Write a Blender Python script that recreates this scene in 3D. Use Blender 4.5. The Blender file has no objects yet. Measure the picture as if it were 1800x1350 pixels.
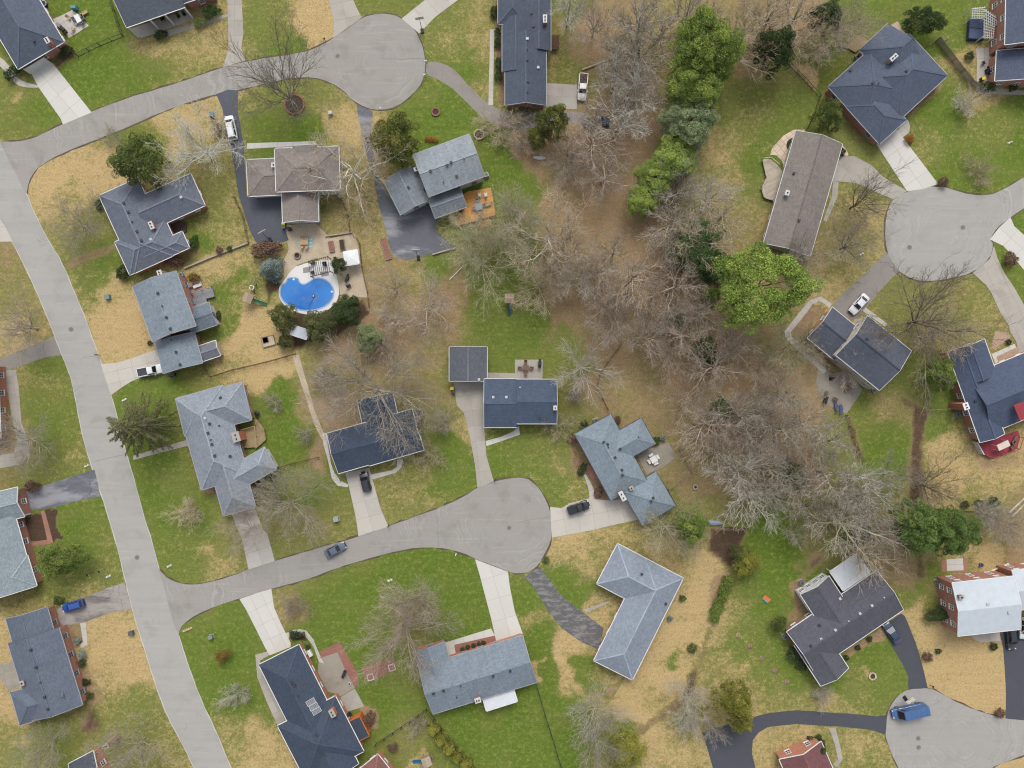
# A suburb seen straight down from a drone, built in metres around the point under the camera.
import bpy, math, random
import numpy as np
from mathutils import Vector, noise as mnoise

C = bpy.context.scene.collection
R = math.radians
H = 150.0            # height of the camera
S = 0.118            # metres of ground per pixel of the 1800 px wide photograph

# ------------------------------------------------------------------ camera, sky, sun, exposure
cam_d = bpy.data.cameras.new('camera'); cam = bpy.data.objects.new('camera', cam_d); C.objects.link(cam)
cam.location = (0, 0, H); cam.rotation_euler = (0, 0, 0)
cam_d.sensor_width = 36; cam_d.lens = 36 * H / (1800 * S)
cam_d.clip_start = 1; cam_d.clip_end = 8000
sc = bpy.context.scene; sc.camera = cam

SUN_EL, SUN_ROT = R(50), R(-12)
w = bpy.data.worlds.new('World'); sc.world = w; w.use_nodes = True
nt = w.node_tree; nt.nodes.clear()
sky = nt.nodes.new('ShaderNodeTexSky'); sky.sky_type = 'NISHITA'; sky.sun_disc = False
sky.sun_elevation = SUN_EL; sky.sun_rotation = SUN_ROT; sky.air_density = 1.0; sky.dust_density = 3.0; sky.ozone_density = 1.0
hs = nt.nodes.new('ShaderNodeHueSaturation'); hs.inputs['Saturation'].default_value = 0.30   # thin white cloud
bg = nt.nodes.new('ShaderNodeBackground'); bg.inputs['Strength'].default_value = 0.15
wo = nt.nodes.new('ShaderNodeOutputWorld')
nt.links.new(sky.outputs[0], hs.inputs['Color']); nt.links.new(hs.outputs[0], bg.inputs['Color']); nt.links.new(bg.outputs[0], wo.inputs['Surface'])

sun_d = bpy.data.lights.new('sun', 'SUN'); sun = bpy.data.objects.new('sun', sun_d); C.objects.link(sun)
sun_d.energy = 1.4; sun_d.angle = R(24); sun_d.color = (1.0, 0.95, 0.88)
sun.rotation_euler = (-(math.pi / 2 - SUN_EL), 0, SUN_ROT); sun.location = (0, 60, 120)

vs = sc.view_settings
vs.view_transform = 'Standard'; vs.look = 'None'; vs.gamma = 1.0; vs.use_curve_mapping = False; vs.exposure = 0.71
sc.cycles.use_denoising = True; sc.cycles.denoiser = 'OPENIMAGEDENOISE'; sc.cycles.denoising_prefilter = 'NONE'; sc.cycles.denoising_input_passes = 'RGB_ALBEDO_NORMAL'
sc.cycles.max_bounces = 5; sc.cycles.diffuse_bounces = 4; sc.cycles.glossy_bounces = 2; sc.cycles.transmission_bounces = 2
sc.cycles.pixel_filter_type = 'BLACKMAN_HARRIS'; sc.cycles.filter_width = 1.15

# ------------------------------------------------------------------ helpers
K = 3.971
OFF = {r + str(c + 1): (450 * c, {'A': 0, 'B': 340, 'C': 680, 'D': 1010}[r]) for r in 'ABCD' for c in range(4)}
def Z(tile, *pts):                      # a closer look at the photograph -> pixels of the photograph
    ox, oy = OFF[tile]
    return [(ox + x / K, oy + y / K) for x, y in pts]
def Z1(tile, x, y): return Z(tile, (x, y))[0]
def P(px, py, h=0.0):                   # pixel -> metres, for a point at height h
    f = (H - h) / H
    return Vector(((px - 900) * S * f, (675 - py) * S * f))
def PP(pts, h=0.0): return [P(x, y, h) for x, y in pts]

def lin(r, g, b, gain=1.5):             # the colour a level surface shows -> its own base colour
    def f(c):
        c /= 255.0
        return (c / 12.92 if c <= 0.04045 else ((c + 0.055) / 1.055) ** 2.4) / gain
    return (f(r), f(g), f(b), 1.0)

def tag(o, label=None, cat=None, group=None, kind=None):
    if label: o['label'] = label
    if cat: o['category'] = cat
    if group: o['group'] = group
    if kind: o['kind'] = kind
    return o
def link(o, parent=None, loc=None, rz=None):
    C.objects.link(o)
    if parent is not None: o.parent = parent
    if loc is not None: o.location = loc
    if rz is not None: o.rotation_euler = (0, 0, rz)
    return o
def thing(name, label, cat, loc=(0, 0, 0), rz=0.0, group=None):
    o = link(bpy.data.objects.new(name, None), None, loc, rz); o.empty_display_size = 0.3
    return tag(o, label, cat, group)
def dup(o, parent=None, loc=None, rz=None):
    c = o.copy(); return link(c, parent, loc, rz)
def dup_tree(o, parent=None, loc=None, rz=None):
    c = dup(o, parent, loc, rz)
    for ch in list(o.children): dup_tree(ch, c)
    return c

class GB:                               # collects polygons, then becomes one mesh object
    def __init__(s): s.v = []; s.f = []; s.uv = []
    def poly(s, pts, uvs=None):
        b = len(s.v); s.v += [tuple(p) for p in pts]; s.f.append(list(range(b, b + len(pts))))
        s.uv += list(uvs) if uvs else [(p[0], p[1]) for p in pts]
    def bar(s, p, q, w, h, up=True):    # box along p-q, top face at p,q when up
        p = Vector(p); q = Vector(q); d = q - p
        if d.length < 1e-5: return
        d.normalize()
        n = Vector((-d.y, d.x, 0))
        if n.length < 1e-4: n = Vector((1, 0, 0))
        n.normalize(); u = d.cross(n); u = u if u.z >= 0 else -u
        if u.length < 1e-4: u = Vector((0, 1, 0))
        a = n * (w / 2); t0 = Vector((0, 0, 0)) if up else u * (h / 2); t1 = -u * h if up else -u * (h / 2)
        c = [p + a + t0, p - a + t0, p - a + t1, p + a + t1, q + a + t0, q - a + t0, q - a + t1, q + a + t1]
        for f in ((0, 1, 5, 4), (1, 2, 6, 5), (2, 3, 7, 6), (3, 0, 4, 7), (3, 2, 1, 0), (4, 5, 6, 7)): s.poly([c[i] for i in f])
    def box(s, cx, cy, cz, sx, sy, sz, rz=0.0, top=1.0):
        ca, sa = math.cos(rz), math.sin(rz); c = []
        for z, k in ((-1, 1.0), (1, top)):
            for x, y in ((-1, -1), (1, -1), (1, 1), (-1, 1)):
                X, Y = x * sx / 2 * k, y * sy / 2 * k
                c.append((cx + X * ca - Y * sa, cy + X * sa + Y * ca, cz + z * sz / 2))
        for f in ((3, 2, 1, 0), (4, 5, 6, 7), (0, 1, 5, 4), (1, 2, 6, 5), (2, 3, 7, 6), (3, 0, 4, 7)): s.poly([c[i] for i in f])
    def cyl(s, p, q, r0, r1=None, n=8):
        r1 = r0 if r1 is None else r1
        p = Vector(p); q = Vector(q); d = (q - p).normalized()
        a = d.orthogonal().normalized(); b = d.cross(a)
        A = [p + (a * math.cos(t) + b * math.sin(t)) * r0 for t in [2 * math.pi * i / n for i in range(n)]]
        B = [q + (a * math.cos(t) + b * math.sin(t)) * r1 for t in [2 * math.pi * i / n for i in range(n)]]
        for i in range(n):
            j = (i + 1) % n; s.poly([A[i], A[j], B[j], B[i]])
        s.poly(A[::-1]); s.poly(B)
    def ring(s, cx, cy, z, r, wd, h, n=20, a0=0.0, a1=2 * math.pi):
        for i in range(n):
            t0 = a0 + (a1 - a0) * i / n; t1 = a0 + (a1 - a0) * (i + 0.96) / n
            q = [(cx + rr * math.cos(t), cy + rr * math.sin(t)) for t, rr in ((t0, r - wd / 2), (t0, r + wd / 2), (t1, r + wd / 2), (t1, r - wd / 2))]
            s.prism(q, z, z + h)
    def prism(s, pts, z0, z1):
        pts = [(p[0], p[1]) for p in pts]
        ar = sum(pts[i - 1][0] * pts[i][1] - pts[i][0] * pts[i - 1][1] for i in range(len(pts)))
        if ar < 0: pts = pts[::-1]
        s.poly([(x, y, z1) for x, y in pts])
        for i in range(len(pts)):
            a, b = pts[i - 1], pts[i]
            s.poly([(a[0], a[1], z0), (b[0], b[1], z0), (b[0], b[1], z1), (a[0], a[1], z1)])
    def mesh(s, name, mat, smooth=False):
        me = bpy.data.meshes.new(name); me.from_pydata(s.v, [], s.f)
        uvl = me.uv_layers.new(name='UVMap'); uvl.data.foreach_set('uv', np.array(s.uv, dtype=np.float32).ravel())
        if mat is not None: me.materials.append(mat)
        if smooth: me.polygons.foreach_set('use_smooth', [True] * len(me.polygons))
        return me
    def build(s, name, mat, parent=None, loc=None, rz=None, smooth=False):
        return link(bpy.data.objects.new(name, s.mesh(name, mat, smooth)), parent, loc, rz)

def raw_mesh(name, co, faces, k, mat, attr=None, smooth=False):      # numpy mesh with k-sided faces
    me = bpy.data.meshes.new(name); co = np.asarray(co, np.float32); faces = np.asarray(faces, np.int32)
    me.vertices.add(len(co)); me.vertices.foreach_set('co', co.ravel())
    me.loops.add(faces.size); me.loops.foreach_set('vertex_index', faces.ravel())
    me.polygons.add(len(faces)); me.polygons.foreach_set('loop_start', np.arange(0, faces.size, k, dtype=np.int32))
    if smooth: me.polygons.foreach_set('use_smooth', np.ones(len(faces), bool))
    if attr is not None:
        a = me.attributes.new('tone', 'FLOAT', 'FACE'); a.data.foreach_set('value', np.asarray(attr, np.float32))
    me.update(calc_edges=True)
    if mat is not None: me.materials.append(mat)
    return me

# ------------------------------------------------------------------ materials
def new_mat(name):
    m = bpy.data.materials.new(name); m.use_nodes = True; nt = m.node_tree; nt.nodes.clear()
    b = nt.nodes.new('ShaderNodeBsdfPrincipled'); o = nt.nodes.new('ShaderNodeOutputMaterial'); nt.links.new(b.outputs[0], o.inputs[0])
    return m, nt, b
def N(nt, t, inp=None, **props):
    n = nt.nodes.new(t)
    for k, v in props.items(): setattr(n, k, v)
    for k, v in (inp or {}).items():
        if isinstance(v, bpy.types.NodeSocket): nt.links.new(v, n.inputs[k])
        else: n.inputs[k].default_value = v
    return n
def nz(nt, co, scale, detail=3.0, rough=0.6, dist=0.0):
    return N(nt, 'ShaderNodeTexNoise', {'Vector': co, 'Scale': scale, 'Detail': detail, 'Roughness': rough, 'Distortion': dist}).outputs['Fac']
def mth(nt, op, a, b=0.0, c=0.0, clamp=False):
    n = nt.nodes.new('ShaderNodeMath'); n.operation = op; n.use_clamp = clamp
    for i, v in enumerate((a, b, c)):
        if isinstance(v, bpy.types.NodeSocket): nt.links.new(v, n.inputs[i])
        else: n.inputs[i].default_value = v
    return n.outputs[0]
def sstep(nt, x, lo, hi): return N(nt, 'ShaderNodeMapRange', {0: x, 1: lo, 2: hi, 3: 0.0, 4: 1.0}, interpolation_type='SMOOTHSTEP').outputs[0]
def rng_(nt, x, lo, hi, a, b): return N(nt, 'ShaderNodeMapRange', {0: x, 1: lo, 2: hi, 3: a, 4: b}).outputs[0]
def mix(nt, f, a, b, mode='MIX'):
    n = nt.nodes.new('ShaderNodeMix'); n.data_type = 'RGBA'; n.blend_type = mode
    for k, v in ((0, f), (6, a), (7, b)):
        if isinstance(v, bpy.types.NodeSocket): nt.links.new(v, n.inputs[k])
        else: n.inputs[k].default_value = v
    return n.outputs[2]
def scale_col(nt, col, f):              # colour times a factor
    v = N(nt, 'ShaderNodeVectorMath', {0: col[:3] if isinstance(col, tuple) else col}, operation='SCALE')
    if isinstance(f, bpy.types.NodeSocket): nt.links.new(f, v.inputs['Scale'])
    else: v.inputs['Scale'].default_value = f
    return v.outputs[0]
def bump(nt, b, h, strength, dist=0.05):
    nt.links.new(N(nt, 'ShaderNodeBump', {'Height': h, 'Strength': strength, 'Distance': dist}).outputs[0], b.inputs['Normal'])

_mc = {}
def plain(name, rgb, rough=0.8, var=0.12, scale=6.0, metal=0.0, spec=0.3, rnd=0.0, big=0.08):
    """Even stuff with fine grain and some broad wear."""
    if name in _mc: return _mc[name]
    m, nt, b = new_mat(name); co = N(nt, 'ShaderNodeTexCoord').outputs['Object']
    f = mth(nt, 'ADD', rng_(nt, nz(nt, co, scale, 4), 0.25, 0.75, 1 - var, 1 + var), rng_(nt, nz(nt, co, scale * 0.12, 2), 0.3, 0.7, -big, big))
    if rnd: f = mth(nt, 'ADD', f, rng_(nt, N(nt, 'ShaderNodeObjectInfo').outputs['Random'], 0, 1, -rnd, rnd))
    nt.links.new(scale_col(nt, lin(*rgb), f), b.inputs['Base Color'])
    b.inputs['Roughness'].default_value = rough; b.inputs['Metallic'].default_value = metal; b.inputs['Specular IOR Level'].default_value = spec
    _mc[name] = m; return m

def roof_mat(rgb, streak=0.12, kind='shingle'):
    name = 'roof_%d_%d_%d_%s' % (*rgb, kind)
    if name in _mc: return _mc[name]
    m, nt, b = new_mat(name); uv = N(nt, 'ShaderNodeTexCoord').outputs['UV']
    col = lin(*rgb)
    if kind == 'metal':                 # standing seams running up the slope
        sx = N(nt, 'ShaderNodeSeparateXYZ', {0: uv}).outputs[0]
        seam = mth(nt, 'LESS_THAN', mth(nt, 'FRACT', mth(nt, 'MULTIPLY', sx, 2.2)), 0.12)
        f = mth(nt, 'ADD', rng_(nt, nz(nt, uv, 0.6, 3), 0.3, 0.7, 0.93, 1.05), mth(nt, 'MULTIPLY', seam, -0.12))
        nt.links.new(scale_col(nt, col, f), b.inputs['Base Color']); b.inputs['Roughness'].default_value = 0.45
    else:
        br = N(nt, 'ShaderNodeTexBrick', {'Vector': uv, 'Color1': (0.82, 0.82, 0.82, 1), 'Color2': (1.14, 1.14, 1.14, 1), 'Mortar': (0.66, 0.66, 0.66, 1), 'Scale': 1.0,
              'Mortar Size': 0.018, 'Bias': 0.0, 'Brick Width': 0.55, 'Row Height': 0.28})
        st = N(nt, 'ShaderNodeMapping', {'Vector': uv, 'Scale': (1.6, 0.16, 1)}).outputs[0]
        f = mth(nt, 'ADD', rng_(nt, nz(nt, uv, 3.2, 2, 0.8), 0.25, 0.75, 0.86, 1.14), rng_(nt, nz(nt, st, 1.0, 3), 0.3, 0.7, -streak * .6, streak * .6))
        f = mth(nt, 'ADD', f, rng_(nt, nz(nt, uv, 0.20, 4), 0.3, 0.7, -0.08, 0.08))
        c = mix(nt, 0.75, scale_col(nt, col, f), br.outputs['Color'], 'MULTIPLY')
        nt.links.new(c, b.inputs['Base Color']); b.inputs['Roughness'].default_value = 0.82
        bump(nt, b, br.outputs['Fac'], 0.4, 0.02)
    b.inputs['Specular IOR Level'].default_value = 0.35
    _mc[name] = m; return m

def brick_mat(name, a, c, mortar=(170, 160, 150)):
    if name in _mc: return _mc[name]
    m, nt, b = new_mat(name); uv = N(nt, 'ShaderNodeTexCoord').outputs['UV']
    br = N(nt, 'ShaderNodeTexBrick', {'Vector': uv, 'Color1': lin(*a), 'Color2': lin(*c), 'Mortar': lin(*mortar), 'Scale': 1.0,
          'Mortar Size': 0.008, 'Bias': 0.0, 'Brick Width': 0.23, 'Row Height': 0.08})
    f = rng_(nt, nz(nt, uv, 1.4, 4), 0.3, 0.7, 0.85, 1.15)
    nt.links.new(scale_col(nt, br.outputs['Color'], f), b.inputs['Base Color']); b.inputs['Roughness'].default_value = 0.9
    _mc[name] = m; return m
def siding_mat(name, rgb):
    if name in _mc: return _mc[name]
    m, nt, b = new_mat(name); uv = N(nt, 'ShaderNodeTexCoord').outputs['UV']
    sy = N(nt, 'ShaderNodeSeparateXYZ', {0: uv}).outputs[1]
    fr = mth(nt, 'FRACT', mth(nt, 'MULTIPLY', sy, 6.0))
    f = mth(nt, 'MULTIPLY', rng_(nt, nz(nt, uv, 3, 3), 0.3, 0.7, 0.93, 1.05), 1.0)
    nt.links.new(scale_col(nt, lin(*rgb), f), b.inputs['Base Color']); b.inputs['Roughness'].default_value = 0.6
    bump(nt, b, fr, 0.5, 0.02)
    _mc[name] = m; return m

def pave(name, rgb, var=0.10, stain=0.15, stain_rgb=(110, 105, 98), crack=0.0, patch=None, rnd=0.0, swirl=None, big=0.25, streak=None):
    """Concrete and asphalt: grain, soft stains, hairline cracks, patched areas, arcs left by turning tyres."""
    if name in _mc: return _mc[name]
    m, nt, b = new_mat(name); co = N(nt, 'ShaderNodeTexCoord').outputs['Object']
    n1 = nz(nt, co, 9.0, 4, 0.75); n2 = nz(nt, co, big, 4, 0.6, 0.4); n3 = nz(nt, co, 1.3, 4, 0.65)
    f = mth(nt, 'ADD', rng_(nt, n1, 0.25, 0.75, 1 - var, 1 + var), rng_(nt, n3, 0.3, 0.7, -var * 0.6, var * 0.6))
    if rnd: f = mth(nt, 'ADD', f, rng_(nt, N(nt, 'ShaderNodeObjectInfo').outputs['Random'], 0, 1, -rnd, rnd))
    c = scale_col(nt, lin(*rgb), f)
    c = mix(nt, mth(nt, 'MULTIPLY', sstep(nt, n2, 0.48, 0.72), stain), c, lin(*stain_rgb))
    if patch:                           # worn seal coat showing through in blotches
        pm = sstep(nt, nz(nt, N(nt, 'ShaderNodeMapping', {'Vector': co, 'Rotation': (0, 0, patch[2]), 'Scale': (0.35, 1.0, 1)}).outputs[0], patch[1], 5, 0.7, 0.3), 0.47, 0.60)
        c = mix(nt, mth(nt, 'MULTIPLY', pm, patch[3]), c, lin(*patch[0]))
    if crack:
        vo = N(nt, 'ShaderNodeTexVoronoi', {'Vector': N(nt, 'ShaderNodeVectorMath', {0: co, 1: scale_col(nt, N(nt, 'ShaderNodeTexNoise', {'Vector': co, 'Scale': 0.8, 'Detail': 4.0}).outputs['Color'], 1.6)}, operation='ADD').outputs[0], 'Scale': 0.16}, feature='DISTANCE_TO_EDGE')
        cr = mth(nt, 'MULTIPLY', mth(nt, 'LESS_THAN', vo.outputs['Distance'], 0.0045), mth(nt, 'MULTIPLY', sstep(nt, nz(nt, co, 0.15, 2), 0.45, 0.6), crack))
        c = mix(nt, cr, c, lin(60, 58, 56))
    if streak:                          # wheel tracks and seams run along the street
        for sc_, lo, am, tone in ((0.55, .46, streak[1], (150, 148, 144)), (1.6, .54, streak[1] * .8, (206, 203, 198))):
            sn = nz(nt, N(nt, 'ShaderNodeMapping', {'Vector': co, 'Rotation': (0, 0, streak[0]), 'Scale': (0.06, 1.0, 1)}).outputs[0], sc_, 4, 0.6)
            c = mix(nt, mth(nt, 'MULTIPLY', sstep(nt, sn, lo, lo + .22), am), c, lin(*tone))
        c = mix(nt, mth(nt, 'MULTIPLY', sstep(nt, nz(nt, co, 2.6, 2, 0.5), 0.68, 0.76), 0.22), c, lin(128, 124, 118))
    if swirl:                           # scuffs around the turning circle
        d = N(nt, 'ShaderNodeVectorMath', {0: co, 1: (swirl[0], swirl[1], 0)}, operation='DISTANCE').outputs['Value']
        wob = mth(nt, 'ADD', d, mth(nt, 'MULTIPLY', nz(nt, co, 0.10, 4), 9.0))
        wv = nz(nt, N(nt, 'ShaderNodeCombineXYZ', {0: mth(nt, 'MULTIPLY', wob, 1.5), 1: 0.0, 2: 0.0}).outputs[0], 1.0, 4, 0.7)
        msk = mth(nt, 'MULTIPLY', mth(nt, 'MULTIPLY', sstep(nt, nz(nt, co, 0.11, 3), 0.42, 0.62), sstep(nt, d, 1.5, 5.0)), 0.34)
        c = mix(nt, mth(nt, 'MULTIPLY', sstep(nt, wv, 0.45, 0.70), msk), c, lin(132, 131, 128))
        c = mix(nt, mth(nt, 'MULTIPLY', sstep(nt, wv, 0.52, 0.30), msk), c, lin(214, 211, 206))
    nt.links.new(c, b.inputs['Base Color']); b.inputs['Roughness'].default_value = 0.88; b.inputs['Specular IOR Level'].default_value = 0.25
    bump(nt, b, n1, 0.25, 0.02)
    _mc[name] = m; return m

def bark_mat(name, rgb, rgb2):
    if name in _mc: return _mc[name]
    m, nt, b = new_mat(name); co = N(nt, 'ShaderNodeTexCoord').outputs['Object']
    r = N(nt, 'ShaderNodeObjectInfo').outputs['Random']
    c = mix(nt, sstep(nt, nz(nt, co, 1.1, 4, 0.7), 0.35, 0.65), lin(*rgb), lin(*rgb2))
    nt.links.new(scale_col(nt, c, rng_(nt, r, 0, 1, 0.85, 1.15)), b.inputs['Base Color']); b.inputs['Roughness'].default_value = 0.95
    b.inputs['Specular IOR Level'].default_value = 0.1
    _mc[name] = m; return m
def leaf_mat(name, a, c2, tip=None, tipamt=0.25):
    if name in _mc: return _mc[name]
    m, nt, b = new_mat(name)
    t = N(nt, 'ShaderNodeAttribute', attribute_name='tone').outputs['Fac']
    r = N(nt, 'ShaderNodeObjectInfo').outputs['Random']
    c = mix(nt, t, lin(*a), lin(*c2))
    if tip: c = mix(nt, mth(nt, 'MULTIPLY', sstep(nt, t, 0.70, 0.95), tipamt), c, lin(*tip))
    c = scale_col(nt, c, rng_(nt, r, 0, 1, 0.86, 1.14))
    nt.links.new(c, b.inputs['Base Color']); b.inputs['Roughness'].default_value = 0.7; b.inputs['Specular IOR Level'].default_value = 0.25
    tr = N(nt, 'ShaderNodeBsdfTranslucent', {'Color': c}); ms = N(nt, 'ShaderNodeMixShader', {0: 0.25, 1: b.outputs[0], 2: tr.outputs[0]})
    nt.links.new(ms.outputs[0], [n for n in nt.nodes if n.type == 'OUTPUT_MATERIAL'][0].inputs[0])
    _mc[name] = m; return m
def paint(name, rgb, rough=0.3):
    if name in _mc: return _mc[name]
    m, nt, b = new_mat(name); co = N(nt, 'ShaderNodeTexCoord').outputs['Object']
    nt.links.new(scale_col(nt, lin(*rgb), rng_(nt, nz(nt, co, 2.5, 3), 0.3, 0.7, 0.92, 1.06)), b.inputs['Base Color'])
    b.inputs['Roughness'].default_value = rough; b.inputs['Coat Weight'].default_value = 0.4; b.inputs['Coat Roughness'].default_value = 0.15
    _mc[name] = m; return m
def glass_mat(name, rgb):
    if name in _mc: return _mc[name]
    m, nt, b = new_mat(name); co = N(nt, 'ShaderNodeTexCoord').outputs['Object']
    nt.links.new(scale_col(nt, lin(*rgb), rng_(nt, nz(nt, co, 1.5, 2), 0.3, 0.7, 0.8, 1.2)), b.inputs['Base Color'])
    b.inputs['Roughness'].default_value = 0.12; b.inputs['Specular IOR Level'].default_value = 0.6
    _mc[name] = m; return m

WHITE = plain('white_paint', (226, 226, 224), 0.55, 0.04)
OFFWHITE = plain('offwhite_trim', (205, 205, 202), 0.6, 0.05)
GREYTRIM = plain('grey_trim', (158, 160, 163), 0.6, 0.06)
DARKTRIM = plain('dark_trim', (70, 72, 78), 0.6, 0.06)
BLACK = plain('black_plastic', (38, 39, 42), 0.5, 0.10)
STEEL = plain('grey_steel', (150, 152, 155), 0.4, 0.06, metal=0.5)
WOOD = plain('weathered_wood', (150, 132, 112), 0.85, 0.18, 9.0)
WOODDARK = plain('brown_wood', (105, 80, 62), 0.85, 0.18, 9.0)
CEDAR = plain('orange_cedar', (226, 166, 92), 0.7, 0.14, 5.0, rnd=0.10)
REDWOOD = plain('red_stain', (158, 62, 74), 0.7, 0.10)
PANE = glass_mat('window_glass', (58, 66, 78))
AUTOGLASS = glass_mat('car_glass', (30, 34, 40))
TYRE = plain('tyre_rubber', (34, 34, 35), 0.9, 0.1)
RED_BRICK = brick_mat('red_brick', (158, 92, 72), (186, 116, 92))
BROWN_BRICK = brick_mat('brown_brick', (132, 84, 68), (158, 104, 84))
ORANGE_BRICK = brick_mat('orange_brick', (182, 102, 72), (200, 120, 86))
WHITE_SIDING = siding_mat('white_siding', (218, 219, 220))
CREAM_SIDING = siding_mat('cream_siding', (214, 204, 184))
TAN_SIDING = siding_mat('tan_siding', (190, 176, 152))
YELLOW = plain('yellow_plastic', (224, 190, 40), 0.5, 0.06)
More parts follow.
